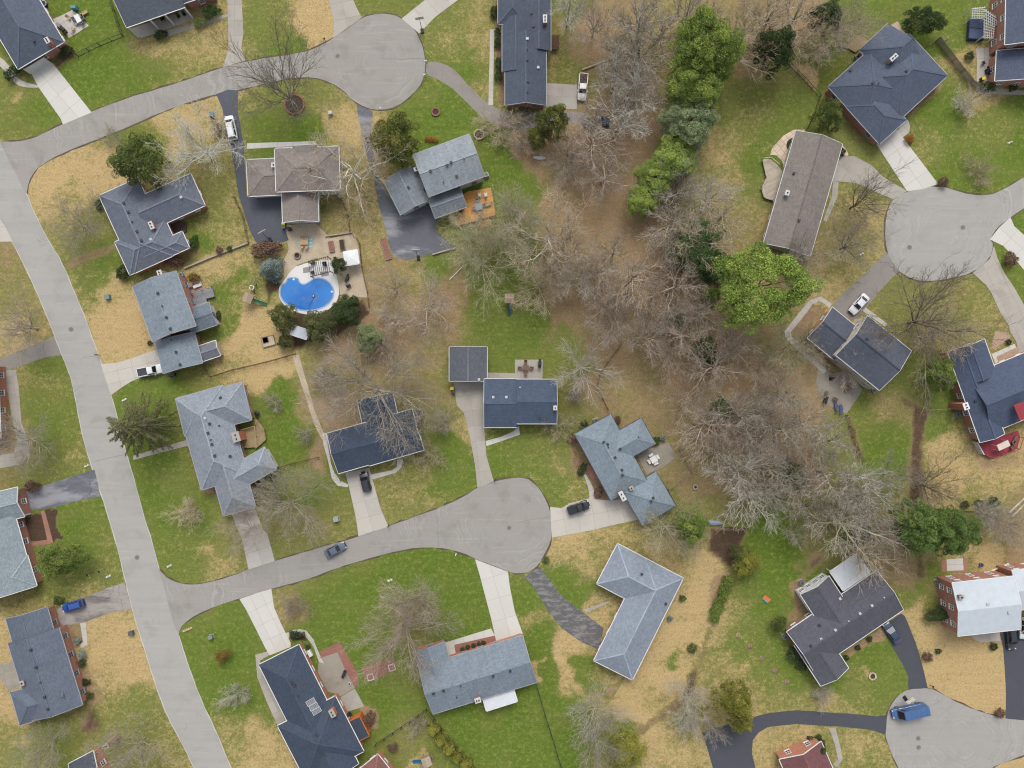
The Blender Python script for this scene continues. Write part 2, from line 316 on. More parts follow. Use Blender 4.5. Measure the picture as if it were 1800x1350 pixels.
# ------------------------------------------------------------------ ground: one sheet; where grass is dormant, lush, littered with leaves or bare
# (px, py, dormant, leaf litter, lush[, radius px])
G = [(160,30,.1,.05,.9),(20,160,.3,.05,.6),(28,165,.8,0,.2,14),(60,200,.15,0,.8),(150,130,.05,0,1),(230,140,.1,0,.9),(280,80,.65,.2,.3),(340,85,.6,.1,.5),(360,60,.6,.2,.4),
(270,120,.3,.1,.7),(340,120,.5,.1,.5),(490,40,.3,.1,.6),(550,30,1,0,0,22),(560,60,.9,0,.1),(510,75,.2,.05,.8),(690,10,.3,0,.6),(670,5,.3,0,.6),(800,60,.45,0,.6),(840,80,.6,.05,.4),(850,150,.5,0,.5),(825,120,.05,0,.9),(860,30,.5,0,.4),(800,85,.4,0,.6),
(775,185,.05,.05,1),(745,170,.35,0,.7),(800,215,.1,.05,.9),(820,250,.2,.2,.7),(900,300,.05,.1,1),(870,270,.1,.1,.9),(925,340,.15,.2,.8),(880,330,.1,.1,.9),(760,215,.1,.1,.9),(560,165,.4,.3,.5),(500,215,.2,.15,.7),(580,200,.55,.4,.3),(450,190,.4,.1,.6),(480,240,.15,0,.8),
(540,240,.1,.1,.9),(590,230,.7,.2,.2),(615,220,.9,.1,.1),(610,285,.6,.35,.2),(625,330,.6,.3,.3),(640,380,.6,.35,.2),(655,430,.6,.4,.2),(120,285,.9,0,.1),(90,315,1,0,0),(180,300,.9,.05,.1),(150,330,.85,0,.1),(110,345,.7,.1,.3),(330,220,.85,.1,.2),(350,260,.55,.3,.3),
(310,195,.7,.1,.3),(345,190,.7,.1,.4),(390,180,.8,.05,.2),(395,320,.4,.35,.4),(390,280,.5,.35,.3),(230,240,.2,.1,.7),(60,340,.8,.1,.2),(110,395,.55,.3,.3),(140,425,.4,.25,.5),(75,375,.75,.2,.2),(175,390,.4,.3,.4),(150,445,.4,.2,.5),
(170,490,.4,.05,.7),(190,470,.2,.05,.8),(200,515,.75,0,.3),(160,540,.6,.1,.4),(215,560,1,0,0),(230,600,1,0,0),(190,600,.95,0,.1),(180,560,.85,0,.2),(245,625,.9,0,.1),(185,520,.1,.05,.9,12),
(380,400,.55,.1,.6),(355,425,.3,.1,.8),(405,380,.5,.2,.5),(420,410,.6,.2,.4),(390,460,.75,.1,.3),(360,470,.85,.1,.2),(400,490,.25,0,.9,14),(395,520,.3,0,.8),(420,545,.4,0,.8),(400,580,.3,0,.8),(430,600,1,0,0),(460,580,.9,0,.1),(430,500,.5,.1,.6),(450,450,.6,.3,.3),(420,640,.6,.15,.5),(450,560,.9,.1,.1),(385,560,.5,0,.6),(400,620,.8,0,.3),(470,620,.8,.1,.2),
(350,655,.4,.2,.5),(300,680,.2,.1,.8),(260,690,.25,.1,.8),(370,665,.4,.1,.5),(480,655,1,.05,0),(455,665,1,0,0),(440,650,.8,.05,.2),
(30,470,.4,.45,.3),(60,530,.4,.45,.3),(20,520,.45,.4,.3),(60,560,.5,.4,.2),(20,600,.7,.3,.2),(50,610,.8,.2,.1),(20,450,.3,.6,.3),(90,640,.2,.1,.7),(100,690,.5,.1,.6),(80,750,.2,.1,.8),(120,780,.35,.1,.7),(110,720,.4,.1,.7),(90,810,.35,.15,.6),(70,830,.3,.2,.5),(20,790,.5,.7,.1),(10,830,.3,.5,.3),(145,800,.5,.1,.5),
(130,910,.15,.05,.9),(170,950,.35,.1,.7),(190,1005,.4,.15,.6),(110,1015,.4,.1,.6),(60,1055,.5,.2,.4),(20,1060,.55,.3,.3),(0,1085,.8,.3,.1),(155,890,.3,.05,.8),(140,980,.3,.05,.8),
(170,1110,.8,.2,.2),(200,1160,.85,.35,.1),(230,1120,.9,.2,0),(240,1190,.85,.35,.1),(180,1190,.8,.35,.1),(200,1130,.9,.1,.1),(250,1235,.45,.05,.6),(280,1290,.5,.05,.5),(200,1245,.45,.1,.5),(100,1300,.35,.2,.6),(50,1325,.4,.1,.6),(280,1335,.5,.1,.5),(10,1150,.8,.4,.1),(10,1230,.8,.4,.1),(230,1300,.4,.2,.5),(20,1290,.5,.3,.4),
(230,710,.2,.1,.8),(270,760,.2,.1,.8),(280,810,.25,.15,.8),(300,850,.35,.15,.6),(270,880,.2,.05,.9),(335,900,.2,.1,.8),(330,960,.35,.05,.7),(300,990,.3,.05,.7),(370,980,.6,0,.4),(410,980,.5,0,.5),(360,930,.2,.05,.8),(400,940,.4,.2,.4),(390,890,.3,.3,.5),
(500,690,.05,.05,1),(520,730,.05,.05,1),(490,770,.05,.1,1),(530,780,.1,.1,1),(550,790,.2,.7,.3),(480,720,.1,.1,.8),(560,690,.3,.7,.2),(545,720,.3,.6,.2),
(540,840,.2,.4,.7),(580,880,.2,.4,.6),(520,920,.2,.5,.5),(600,920,.4,.3,.5),(560,930,.2,.5,.5),(500,950,.3,.4,.5),(600,860,.3,.3,.6),(550,870,.1,.3,.8),(590,940,.4,.2,.5),
(720,860,.55,.05,.5),(690,830,.55,.05,.5),(690,900,.5,.1,.5),(770,850,.3,.05,.8),(800,790,.15,.05,.9),(790,740,.5,.3,.4),(750,890,.5,.05,.5),(820,830,.3,.05,.7),(780,810,.2,.05,.8),(740,820,.5,.05,.5),(785,700,.4,.5,.3),(812,760,.6,.2,.4),
(700,650,.3,.55,.2),(600,660,.35,.5,.3),(575,720,.2,.9,.1),(750,680,.35,.55,.2),(640,630,.3,.7,.2),(560,640,.4,.5,.3),(720,620,.3,.7,.2),(620,700,.3,.6,.2),(600,610,.3,.8,.1),
(900,610,.15,.05,.8),(855,580,.3,.15,.7),(860,545,.3,.1,.7),(930,570,.15,.15,.8),(760,620,.45,.5,.3),(885,500,.15,.15,.8),(890,450,.1,.3,.8),(970,600,.25,.25,.6),(1000,650,.2,.3,.6),(860,440,.15,.4,.7),(770,475,.2,.1,.8),(730,480,.5,.4,.3),(860,490,.2,.2,.7),(910,540,.3,.15,.7),(880,640,.2,.1,.7),(770,660,.4,.3,.4),(970,640,.2,.2,.6),
(780,520,.55,.75,.1),(745,560,.5,.7,.1),(700,540,.5,.7,.1),(720,515,.7,.6,.1,14),(770,560,.5,.7,.1),(640,500,.45,.6,.2),(650,590,.3,.85,.1),(680,450,.5,.6,.2),(700,580,.4,.75,.1),(810,500,.6,.6,.1),(620,560,.5,.5,.2),
(1060,380,.12,.95,0),(1120,320,.05,1,0),(1050,310,.1,.95,0),(1000,340,.2,.8,.2),(1090,400,.2,.85,0),(1060,440,.35,.7,.1),(1000,420,.3,.8,.1),(1000,540,.25,.9,.1),(980,560,.3,.8,.2),(1100,560,.2,.9,.1),(1200,500,.2,.9,.1),(1150,420,.2,.85,.1),(1130,640,.45,.65,.3),(1100,680,.45,.6,.3),(1140,720,.4,.65,.3),(1200,620,.2,.9,.1),(1300,660,.25,.8,.2),(1150,780,.25,.6,.3),(1300,780,.2,.9,.1),(1400,800,.2,.9,.1),(1400,700,.3,.75,.3),(1010,710,.25,.4,.5),(1030,690,.2,.8,.2),(1350,600,.35,.6,.4),(1240,850,.25,.75,.2),(1070,620,.3,.8,.2),
(1050,60,.2,.9,.1),(990,40,.3,.5,.4),(1020,100,.35,.7,.3),(975,110,.5,.3,.5),(1000,125,.45,.2,.6),(980,15,.35,.2,.6),(1100,100,.25,.8,.2),(1160,50,.55,.4,.3),(1100,40,.3,.7,.2),(1250,20,.4,.6,.2),(1320,90,.3,.7,.2),(1400,40,.3,.8,.2),(1180,110,.4,.6,.2),(1000,250,.1,.95,.1),(1060,270,.15,.95,0),(1110,200,.15,.9,.1),(1080,170,.3,.7,.3),(960,300,.2,.7,.4),(950,270,.2,.8,.2),
(1330,200,.5,.25,.6),(1290,250,.55,.2,.5),(1345,250,.4,.1,.8),(1280,310,.65,.3,.3),(1385,185,.3,.2,.7),(1250,340,.5,.45,.3),(1320,310,.4,.3,.6),(1340,380,.5,.45,.3),(1310,420,.5,.5,.2),(1300,180,.3,.3,.6),(1390,130,.3,.3,.5),(1330,290,.2,.2,.8),(1260,280,.6,.2,.5),
(1470,110,.2,.25,.7),(1500,80,.3,.4,.5),(1500,20,.1,.1,.8),(1600,15,.05,.05,1),(1590,30,.2,.1,.8),(1680,70,.3,.1,.8),(1690,105,.6,.25,.4),(1710,110,.6,.2,.3),(1670,200,.15,.02,.9),(1640,130,.1,.02,.9),(1625,90,.15,0,.9),(1720,230,.4,.05,.7),(1700,290,.3,0,.8),(1640,260,.45,.02,.6),(1760,210,.4,.05,.6),(1785,270,.15,0,.9),(1735,165,.7,.4,.2),(1700,170,.4,.2,.5),(1660,310,.2,0,.8),(1520,265,.3,.25,.5),(1500,250,.3,.2,.5),(1790,180,.2,.1,.8),(1450,150,.2,.2,.7),
(1490,470,.45,.45,.3),(1450,515,.65,.15,.4),(1500,400,.5,.5,.2),(1545,390,.6,.2,.4),(1420,460,.45,.6,.2),(1480,510,.6,.2,.4),(1540,430,.5,.3,.4),(1520,345,.45,.3,.3),(1400,490,.5,.5,.2),
(1620,540,.45,.4,.4),(1700,560,.45,.25,.5),(1570,550,.45,.3,.5),(1640,590,.4,.5,.3),(1740,600,.5,.3,.3),(1600,640,.2,.25,.6),(1670,510,.4,.4,.4),(1700,600,.4,.3,.4),(1580,510,.3,.4,.5),(1555,590,.4,.5,.3),(1600,680,.25,.3,.6),
(1785,490,.15,.2,.8),(1765,455,.2,.1,.8,10),(1790,392,.05,0,1,12),(1795,335,.2,0,.8),
(1550,770,.2,.1,.9),(1520,740,.3,.2,.7),(1570,800,.2,.1,.9),(1560,710,.4,.5,.3),(1600,700,.4,.4,.4),(1650,790,.85,.1,.2),(1670,830,.85,.1,.2),(1690,860,.5,.15,.5),(1760,840,.7,.25,.2),(1640,740,.35,.05,.8),(1730,810,.7,.3,.2),(1780,890,.4,.6,.2),(1720,960,.8,.15,.2),(1735,975,1,0,.1),(1640,690,.3,.1,.7),(1640,870,.7,.15,.3),(1750,930,.3,.7,.2),(1700,990,.6,.2,.4),(1490,790,.3,.3,.6),(1790,970,.3,.8,.1),
(1370,960,.05,.02,1),(1340,1040,.2,.02,.9),(1330,980,.1,.02,1),(1300,1140,.4,.1,.7),(1340,1190,.35,.15,.6),(1310,1180,.6,.2,.4,14),(1400,1230,.5,.1,.5),(1420,960,.15,.5,.4),(1400,1050,.3,.1,.7),(1300,1230,.7,.15,.3),(1365,1150,.3,.05,.8),(1390,1180,.15,.15,.8),(1360,1220,.5,.2,.4),(1350,1100,.4,.02,.7),(1400,1010,.1,.05,1),(1300,1100,.45,.05,.6),(1270,1200,.6,.2,.4),
(1590,960,.2,.7,.3),(1600,1000,.1,.8,.2),(1625,1020,.15,.3,.8),(1600,1060,.4,.2,.6),(1620,1080,.85,.1,.2),(1640,1110,.95,.05,.1),(1700,1140,1,.05,0),(1720,1190,1,.1,0),(1740,1240,1,.1,0),(1640,1180,.95,.05,0),(1650,1060,.5,.2,.6),
(1540,1170,.25,0,.8),(1510,1210,.45,0,.6),(1533,1185,.95,.05,.1,9),(1575,1190,.3,0,.7),(1450,1235,.6,.05,.4),(1530,1235,.4,0,.7),(1480,1190,.2,.05,.9),(1560,1150,.2,0,.8),
(1500,1305,.65,.1,.4),(1530,1330,.5,.02,.6),(1390,1295,.75,.1,.3),(1340,1310,.7,.1,.3),(1560,1340,.5,0,.5),(1480,1330,.5,.1,.5),(1790,1345,1,0,0),
(560,1070,.2,.05,.8),(620,1100,.12,0,.9),(700,1010,.15,0,.9),(640,1030,.12,0,.9),(790,1000,.02,0,1),(820,1060,0,0,1),(800,1095,.0,0,1),(750,980,.05,0,1),(510,1075,.5,.5,.2),(560,1110,.1,0,.9),(395,1140,.1,0,.9),(370,1090,.3,0,.7),(350,1130,.2,0,.8),(340,1110,.2,0,.8),(400,1200,.2,0,.9),(370,1230,.3,0,.8),(430,1290,.5,0,.6),(465,1300,.75,0,.4),(480,1330,.7,0,.4),(400,1310,.55,0,.6),(440,1240,.3,0,.8),(420,1080,.2,0,.8),
(680,1230,.12,.05,.9),(640,1170,.12,0,.9),(590,1130,.12,.02,.9),(700,1200,.2,.2,.6),(730,1100,.3,.5,.5),(850,1300,.05,0,.9),(950,1310,.05,0,.9),(820,1270,.05,0,1),(900,1260,.05,0,.95),(770,1320,.2,.2,.7),(720,1300,.2,.4,.4),(745,1330,.7,.2,.3),(690,1340,.2,.2,.6),(630,1340,.1,.1,.8),
(910,1060,.2,0,.9),(925,1090,.5,.05,.5),(945,1120,.1,0,1),(940,1150,.3,0,.9),(960,1190,.05,0,1),(935,1180,.9,.1,.1,8),(990,1310,.05,0,1),(980,1240,.1,0,1),(985,1150,.85,.05,.3),(1000,1200,.75,.05,.3),(1020,1160,.15,0,.9,12),(1000,1125,.8,0,.3),(970,1090,.7,0,.3,10),(1010,1260,.2,.1,.8),(1030,1190,.2,0,.9,12),
(1000,965,.85,.05,.3),(1015,1000,.6,.05,.5),(1050,935,.6,.05,.6),(1090,935,.6,.1,.5),(1000,1030,.1,0,.9),(1020,1050,.1,0,.9),(1050,1070,.75,0,.3),(1180,980,.7,.25,.3),(1250,1000,.85,.3,.1),(1200,1100,1,.05,0),(1160,1190,1,.05,0),(1110,1260,1,.02,0),(1230,1060,.95,.05,.05),(1180,1170,.3,.05,.8,14),(1220,1130,.8,.15,.2),(1210,1080,.8,.05,.4),(1140,1240,.6,.05,.5),(1150,880,.35,.5,.3),(1220,860,.35,.65,.2),(1200,830,.3,.6,.3),(1185,870,.4,.3,.5),(1250,900,.4,.4,.4),
(1130,1310,.75,.02,.5),(1180,1290,.65,.02,.6),(1210,1330,.65,.02,.5),(1100,1340,.5,.1,.6),(1220,1270,.5,.3,.4),(1090,1290,.4,.2,.6),
(880,840,.35,.05,.8),(930,810,.4,.08,.7),(975,850,.35,.15,.7),(1000,790,.35,.25,.5),(960,770,.35,.15,.6),(860,830,.2,.02,.9),(990,830,.6,.1,.4),(920,770,.3,.1,.7)]
G = np.array([list(g) + [26] * (6 - len(g)) for g in G], float)

# beds, bare strips and crisp edges: (polygon px, soft edge px, dormant, litter, lush, soil)
ZONES = [([(1604,712),(1632,718),(1622,790),(1616,892),(1596,892),(1598,790)], 5, .1, .8, 0, .75),
 ([(1584,690),(1606,712),(1600,722),(1580,702)], 5, .1, .6, 0, .6),
 ([(1486,730),(1496,732),(1518,808),(1506,812)], 4, .1, .5, 0, .65),
 ([(1608,968),(1622,968),(1628,1020),(1612,1022)], 4, .1, .6, .1, .6),
 ([(1250,930),(1314,928),(1300,968),(1286,1000),(1244,968)], 4, .05, .9, 0, .8),
 (Z('D3',(1390,20),(1500,-20),(1420,290),(1390,330)), 4, .7, .9, 0, .1),
 (Z('D3',(1230,690),(1300,640),(1270,800),(1210,870)), 4, .1, .8, 0, .7),
 (Z('D3',(860,1100),(1120,900),(1200,880),(1190,920),(1050,1000),(900,1115)), 4, .1, .9, 0, .55),
 (Z('D3',(1300,600),(1370,400),(1390,405),(1330,600)), 3, .1, .8, 0, .6),
 (Z('D3',(640,820),(760,735),(790,720),(720,820),(690,860)), 3, .1, .9, 0, .3),
 (Z('D1',(555,1010),(640,1000),(680,1060),(620,1090),(555,1070)), 3, .1, .9, 0, .3),
 (Z('B1',(450,500),(560,430),(800,350),(810,395),(640,460),(470,530)), 5, .15, .8, .1, .45),
 (Z('B2',(60,600),(160,590),(165,680),(110,700),(100,780)), 4, .0, .5, 0, 1.0),
 (Z('B2',(0,380),(150,360),(230,400),(120,440),(0,440)), 4, .2, .8, .1, .4),
 (Z('B2',(250,830),(760,730),(790,860),(560,990),(380,1040),(250,1090)), 5, .0, .8, 0, .85),
 (Z('C2',(400,110),(480,300),(720,250),(700,100),(600,60)), 8, .3, .9, .1, .2),
 (Z('C2',(380,480),(430,480),(480,610),(400,560)), 5, .3, .9, 0, 0),
 (Z('C3',(390,350),(470,320),(680,780),(660,810),(570,830),(560,700),(500,600),(440,640),(420,560)), 3, .05, .8, 0, .5),
 (Z('C4',(290,1180),(420,1180),(230,1350),(240,1350)), 5, .05, .8, 0, .55),
 (Z('D4',(150,60),(260,0),(230,160),(300,260),(150,330),(130,290),(190,240)), 3, .05, .85, 0, .45),
 (Z('D4',(130,420),(300,650),(290,660),(230,650),(140,500)), 4, .05, .5, .1, .8),
 (Z('D4',(505,550),(800,370),(820,450),(700,490),(580,560),(560,600)), 2, .1, .9, 0, .35),
 (Z('A4',(960,760),(1120,640),(1235,560),(1220,610),(980,820)), 3, .05, .9, 0, .5),
 (Z('A4',(370,640),(420,620),(560,830),(700,1030),(640,1010),(540,860)), 3, .1, .7, .2, .5),
 (Z('A4',(160,440),(350,470),(340,650),(160,470)), 3, .75, .4, 0, 0),
 (Z('B4',(160,960),(310,770),(400,800),(380,830),(200,1010)), 3, .05, .9, 0, .4),
 (Z('C1',(170,930),(320,850),(400,860),(390,940),(430,1060),(370,1090),(330,1080),(170,1080)), 2, .0, .6, 0, 1.1),
 (Z('D1',(430,370),(560,340),(590,470),(520,510),(450,430)), 3, .1, .8, .1, .4),
 (Z('D1',(570,580),(700,830),(720,880),(600,910),(560,740)), 5, .4, .8, .1, .2),
 (Z('D2',(720,920),(830,930),(860,1000),(840,1080),(780,1090)), 2, .2, .9, 0, .2),
 (Z('C1',(1290,60),(1230,80),(1300,350),(1290,400),(1340,420),(1400,720),(1520,760),(1500,700)), 3, .1, .9, .1, .3),
 (Z('A2',(1660,0),(1690,0),(1740,510),(1740,730),(1690,735),(1690,520)), 2, .2, .9, 0, .5),
 (Z('A1',(360,420),(500,330),(540,390),(400,465)), 2, .1, .8, 0, .7),
 (Z('D4',(1100,80),(1190,60),(1240,200),(1180,180)), 8, .1, .6, .2, .3),
 (Z('B1',(1150,480),(1390,370),(1400,430),(1280,520)), 5, .2, .7, .1, .5),
 (Z('C4',(1400,480),(1560,510),(1760,440),(1780,560),(1500,580)), 6, .8, .7, 0, 0),
 (Z('A3',(0,900),(150,1000),(180,1110),(250,1250),(180,1200),(0,1060)), 4, .05, .95, 0, .3)]

def seg_dist(X, Y, poly):
    d = np.full(X.shape, 1e9); ins = np.zeros(X.shape, bool); n = len(poly)
    for i in range(n):
        (ax, ay), (bx, by) = poly[i - 1], poly[i]
        dx, dy = bx - ax, by - ay; L2 = dx * dx + dy * dy + 1e-9
        t = np.clip(((X - ax) * dx + (Y - ay) * dy) / L2, 0, 1)
        d = np.minimum(d, np.hypot(X - ax - t * dx, Y - ay - t * dy))
        c = (ay > Y) != (by > Y)
        ins ^= c & (X < dx * (Y - ay) / (dy if dy else 1e-9) + ax)
    return np.where(ins, -d, d)
def vnoise(X, Y, cell, seed):           # smooth value noise on a grid
    rs = np.random.RandomState(seed); T = rs.rand(256, 256)
    x, y = X / cell + 1000, Y / cell + 1000; xi, yi = x.astype(int), y.astype(int); fx, fy = x - xi, y - yi
    fx = fx * fx * (3 - 2 * fx); fy = fy * fy * (3 - 2 * fy)
    g = lambda a, b: T[a % 256, b % 256]
    return (g(xi, yi) * (1 - fx) + g(xi + 1, yi) * fx) * (1 - fy) + (g(xi, yi + 1) * (1 - fx) + g(xi + 1, yi + 1) * fx) * fy

def make_ground():
    fx = np.arange(-128, 128.01, 0.55); fy = np.arange(-100, 100.01, 0.55)
    far = np.array([140, 160, 200, 300, 500, 900, 1600.])
    xs = np.concatenate([-far[::-1], fx, far]); ys = np.concatenate([-far[::-1], fy, far])
    X, Y = np.meshgrid(xs, ys); px = 900 + X / S; py = 675 - Y / S
    wx = px + (vnoise(px, py, 40, 1) - .5) * 34 + (vnoise(px, py, 13, 2) - .5) * 16
    wy = py + (vnoise(px, py, 40, 3) - .5) * 34 + (vnoise(px, py, 13, 4) - .5) * 16
    wx = np.clip(wx, -60, 1860).ravel(); wy = np.clip(wy, -60, 1410).ravel()
    acc = np.zeros((wx.size, 3)); ws = np.zeros(wx.size)
    for g in G:
        d2 = ((wx - g[0]) ** 2 + (wy - g[1]) ** 2) / (g[5] ** 2)
        k = 1.0 / (d2 * d2 + 0.08); ws += k
        for c in range(3): acc[:, c] += k * g[2 + c]
    acc /= ws[:, None]
    out = np.clip((np.maximum(np.maximum(-px, px - 1800), np.maximum(-py, py - 1350)).ravel() - 30) / 160, 0, 1)[:, None]
    vary = np.stack([.38 + .5 * (vnoise(px, py, 170, 8) - .5), .15 + .4 * (vnoise(px, py, 230, 9) - .5), .55 + .6 * (vnoise(px, py, 200, 10) - .5)], -1).reshape(-1, 3)
    acc += (vary - acc) * out
    soil = np.zeros(wx.size)
    zx = (px + (vnoise(px, py, 9, 5) - .5) * 7).ravel(); zy = (py + (vnoise(px, py, 9, 6) - .5) * 7).ravel()
    for poly, soft, a, b, c, s_ in ZONES:
        bx = [p[0] for p in poly]; by = [p[1] for p in poly]
        sel = np.where((zx > min(bx) - 20) & (zx < max(bx) + 20) & (zy > min(by) - 20) & (zy < max(by) + 20))[0]
        k = np.clip(0.5 - seg_dist(zx[sel], zy[sel], poly) / (2 * soft), 0, 1)
        for ci, v in enumerate((a, b, c)): acc[sel, ci] += (v - acc[sel, ci]) * k
        soil[sel] += (s_ - soil[sel]) * k
    ny, nx = X.shape
    idx = np.arange(nx * ny).reshape(ny, nx)
    faces = np.stack([idx[:-1, :-1], idx[:-1, 1:], idx[1:, 1:], idx[1:, :-1]], -1).reshape(-1, 4)
    co = np.stack([X.ravel(), Y.ravel(), np.zeros(X.size)], 1)
    m, nt, b = new_mat('lawn_and_litter')
    co_n = N(nt, 'ShaderNodeTexCoord').outputs['Object']
    A = N(nt, 'ShaderNodeAttribute', attribute_name='cover'); sp = N(nt, 'ShaderNodeSeparateColor', {0: A.outputs['Color']})
    soil_n = N(nt, 'ShaderNodeAttribute', attribute_name='soil').outputs['Fac']
    dry, lit, lush = sp.outputs[0], sp.outputs[1], sp.outputs[2]
    n0 = nz(nt, co_n, 0.085, 3, 0.6, 0.6); n1 = nz(nt, co_n, 0.28, 4, 0.65, 0.5); n2 = nz(nt, co_n, 1.1, 4, 0.7); n3 = nz(nt, co_n, 4.5, 3, 0.75); n4 = nz(nt, co_n, 6.0, 2, 0.7); n7 = nz(nt, co_n, 2.7, 1, 0.5); n5 = nz(nt, co_n, 0.75, 4, 0.7, 0.8)
    n6 = nz(nt, N(nt, 'ShaderNodeMapping', {'Vector': co_n, 'Rotation': (0, 0, 0.3), 'Scale': (0.10, 1.0, 1)}).outputs[0], 1.6, 2, 0.5)      # mowing passes
    lo_ = lambda n, k: mth(nt, 'MULTIPLY', mth(nt, 'SUBTRACT', n, 0.5), k)
    add = lambda *a: a[0] if len(a) == 1 else mth(nt, 'ADD', a[0], add(*a[1:]))
    mixn = add(lo_(n0, .8), lo_(n1, 1.3), lo_(n2, 1.25), lo_(n3, .9), lo_(n7, .45))
    mixl = add(lo_(n5, 1.2), lo_(n4, .9), lo_(n3, .8))
    green = mix(nt, sstep(nt, add(lush, lo_(n1, .7), lo_(n2, .9), lo_(n3, .5)), 0.20, 1.0), lin(132, 130, 78), lin(96, 119, 46))
    green = mix(nt, mth(nt, 'MULTIPLY', sstep(nt, n2, 0.46, 0.70), 0.55), green, lin(146, 148, 76))
    green = mix(nt, mth(nt, 'MULTIPLY', sstep(nt, n3, 0.52, 0.70), 0.65), green, lin(70, 92, 38))
    green = mix(nt, mth(nt, 'MULTIPLY', sstep(nt, nz(nt, co_n, 2.4, 2, 0.6), 0.52, 0.74), 0.42), green, lin(142, 150, 80))
    green = mix(nt, mth(nt, 'MULTIPLY', sstep(nt, n0, 0.50, 0.68), 0.35), green, lin(126, 124, 72))
    tan = mix(nt, sstep(nt, n3, 0.35, 0.65), lin(206, 182, 134), lin(176, 150, 106))
    tan = mix(nt, mth(nt, 'MULTIPLY', sstep(nt, n1, 0.5, 0.72), 0.5), tan, lin(178, 160, 104))
    tan = mix(nt, mth(nt, 'MULTIPLY', sstep(nt, add(n4, lo_(n2, .8)), 0.60, 0.74), 0.5), tan, lin(122, 120, 66))
    brown = mix(nt, sstep(nt, n4, 0.38, 0.62), lin(184, 155, 121), lin(143, 120, 94))
    brown = mix(nt, mth(nt, 'MULTIPLY', sstep(nt, n2, 0.50, 0.72), 0.6), brown, lin(160, 142, 106))
    brown = mix(nt, mth(nt, 'MULTIPLY', sstep(nt, n1, 0.50, 0.72), 0.6), brown, lin(134, 130, 82))
    c = mix(nt, sstep(nt, mth(nt, 'ADD', dry, mth(nt, 'MULTIPLY', mixn, 0.62)), 0.34, 0.92), green, tan)
    c = mix(nt, sstep(nt, mth(nt, 'ADD', lit, mth(nt, 'MULTIPLY', mixl, 0.75)), 0.30, 0.85), c, brown)
    leaf_ = mth(nt, 'MULTIPLY', sstep(nt, nz(nt, co_n, 7.0, 1, 0.5), 0.68, 0.73), sstep(nt, mth(nt, 'ADD', lit, lo_(n1, .8)), -0.02, 0.3))
    c = mix(nt, mth(nt, 'MULTIPLY', leaf_, 0.7), c, lin(172, 128, 92))
    c = mix(nt, sstep(nt, mth(nt, 'ADD', soil_n, mth(nt, 'MULTIPLY', mixl, 0.5)), 0.25, 0.85), c, mix(nt, n4, lin(70, 57, 48), lin(104, 84, 68)))
    f = mth(nt, 'MULTIPLY', rng_(nt, n4, 0.25, 0.75, 0.74, 1.26), mth(nt, 'MULTIPLY', rng_(nt, n3, 0.25, 0.75, 0.78, 1.22), mth(nt, 'MULTIPLY', mth(nt, 'MULTIPLY', rng_(nt, n7, 0.28, 0.72, 0.89, 1.11), rng_(nt, n2, 0.3, 0.7, 0.90, 1.10)), rng_(nt, n6, 0.3, 0.7, 0.945, 1.055))))
    nt.links.new(scale_col(nt, c, f), b.inputs['Base Color']); b.inputs['Roughness'].default_value = 1.0; b.inputs['Specular IOR Level'].default_value = 0.05
    bump(nt, b, mth(nt, 'ADD', n4, mth(nt, 'MULTIPLY', n3, 0.8)), 0.7, 0.10)
    me = raw_mesh('ground', co, faces, 4, m)
    ca = me.attributes.new('cover', 'FLOAT_COLOR', 'POINT')
    ca.data.foreach_set('color', np.concatenate([acc, np.ones((len(acc), 1))], 1).astype(np.float32).ravel())
    sa = me.attributes.new('soil', 'FLOAT', 'POINT'); sa.data.foreach_set('value', soil.astype(np.float32))
    o = link(bpy.data.objects.new('ground', me)); tag(o, 'suburban lawns, patchy between lush green, dormant tan and fallen leaves', kind='structure')
make_ground()

# ------------------------------------------------------------------ streets
rj = random.Random(5)
def wobble(pts, step=1.2, amp=0.06, smooth=0):
    """A closed outline resampled with slightly ragged edges; Chaikin-smoothed where it should curve."""
    pts = [Vector(p) for p in pts]
    for _ in range(smooth):
        q = []
        for i in range(len(pts)):
            a, b = pts[i], pts[(i + 1) % len(pts)]; q += [a * .75 + b * .25, a * .25 + b * .75]
        pts = q
    out = []
    for i in range(len(pts)):
        a, b = pts[i], pts[(i + 1) % len(pts)]; n = max(1, int((b - a).length / step))
        for k in range(n):
            p = a.lerp(b, k / n); out.append((p.x + rj.uniform(-amp, amp), p.y + rj.uniform(-amp, amp)))
    return out
def sheet(name, pts, z, mat, label, thick=0.0, smooth=0, amp=0.06, px=True, group=None, parent=None):
    w_ = wobble(PP(pts) if px else pts, amp=amp, smooth=smooth)
    g = GB()
    if thick: g.prism(w_, z - thick, z)
    else: g.prism(w_, z - 0.012, z)
    o = g.build(name, mat, parent)
    return tag(o, label, group=group, kind='structure')

ASPH_MAIN = pave('street_asphalt', (169, 167, 162), 0.035, 0.45, (147, 143, 137), crack=0.18, streak=(R(107), .28))
bulb = lambda px, py: tuple(P(px, py))
ASPH_A = pave('court_asphalt_north', (157, 153, 147), 0.035, 0.5, (132, 128, 120), crack=0.2, streak=(R(17), .25), swirl=bulb(664, 112))
ASPH_B = pave('court_asphalt_middle', (157, 153, 147), 0.035, 0.5, (132, 128, 120), crack=0.2, streak=(R(16), .25), swirl=bulb(895, 922))
ASPH_C = pave('court_asphalt_east', (166, 163, 158), 0.035, 0.45, (150, 147, 141), crack=0.15, streak=(R(25), .2), swirl=bulb(1655, 405))
ASPH_D = pave('court_asphalt_south', (163, 160, 155), 0.035, 0.45, (146, 143, 138), crack=0.2, streak=(R(-8), .2), swirl=bulb(1690, 1300))
DIRT = plain('gutter_soil', (96, 84, 68), 0.95, 0.25, 5.0, big=0.25)

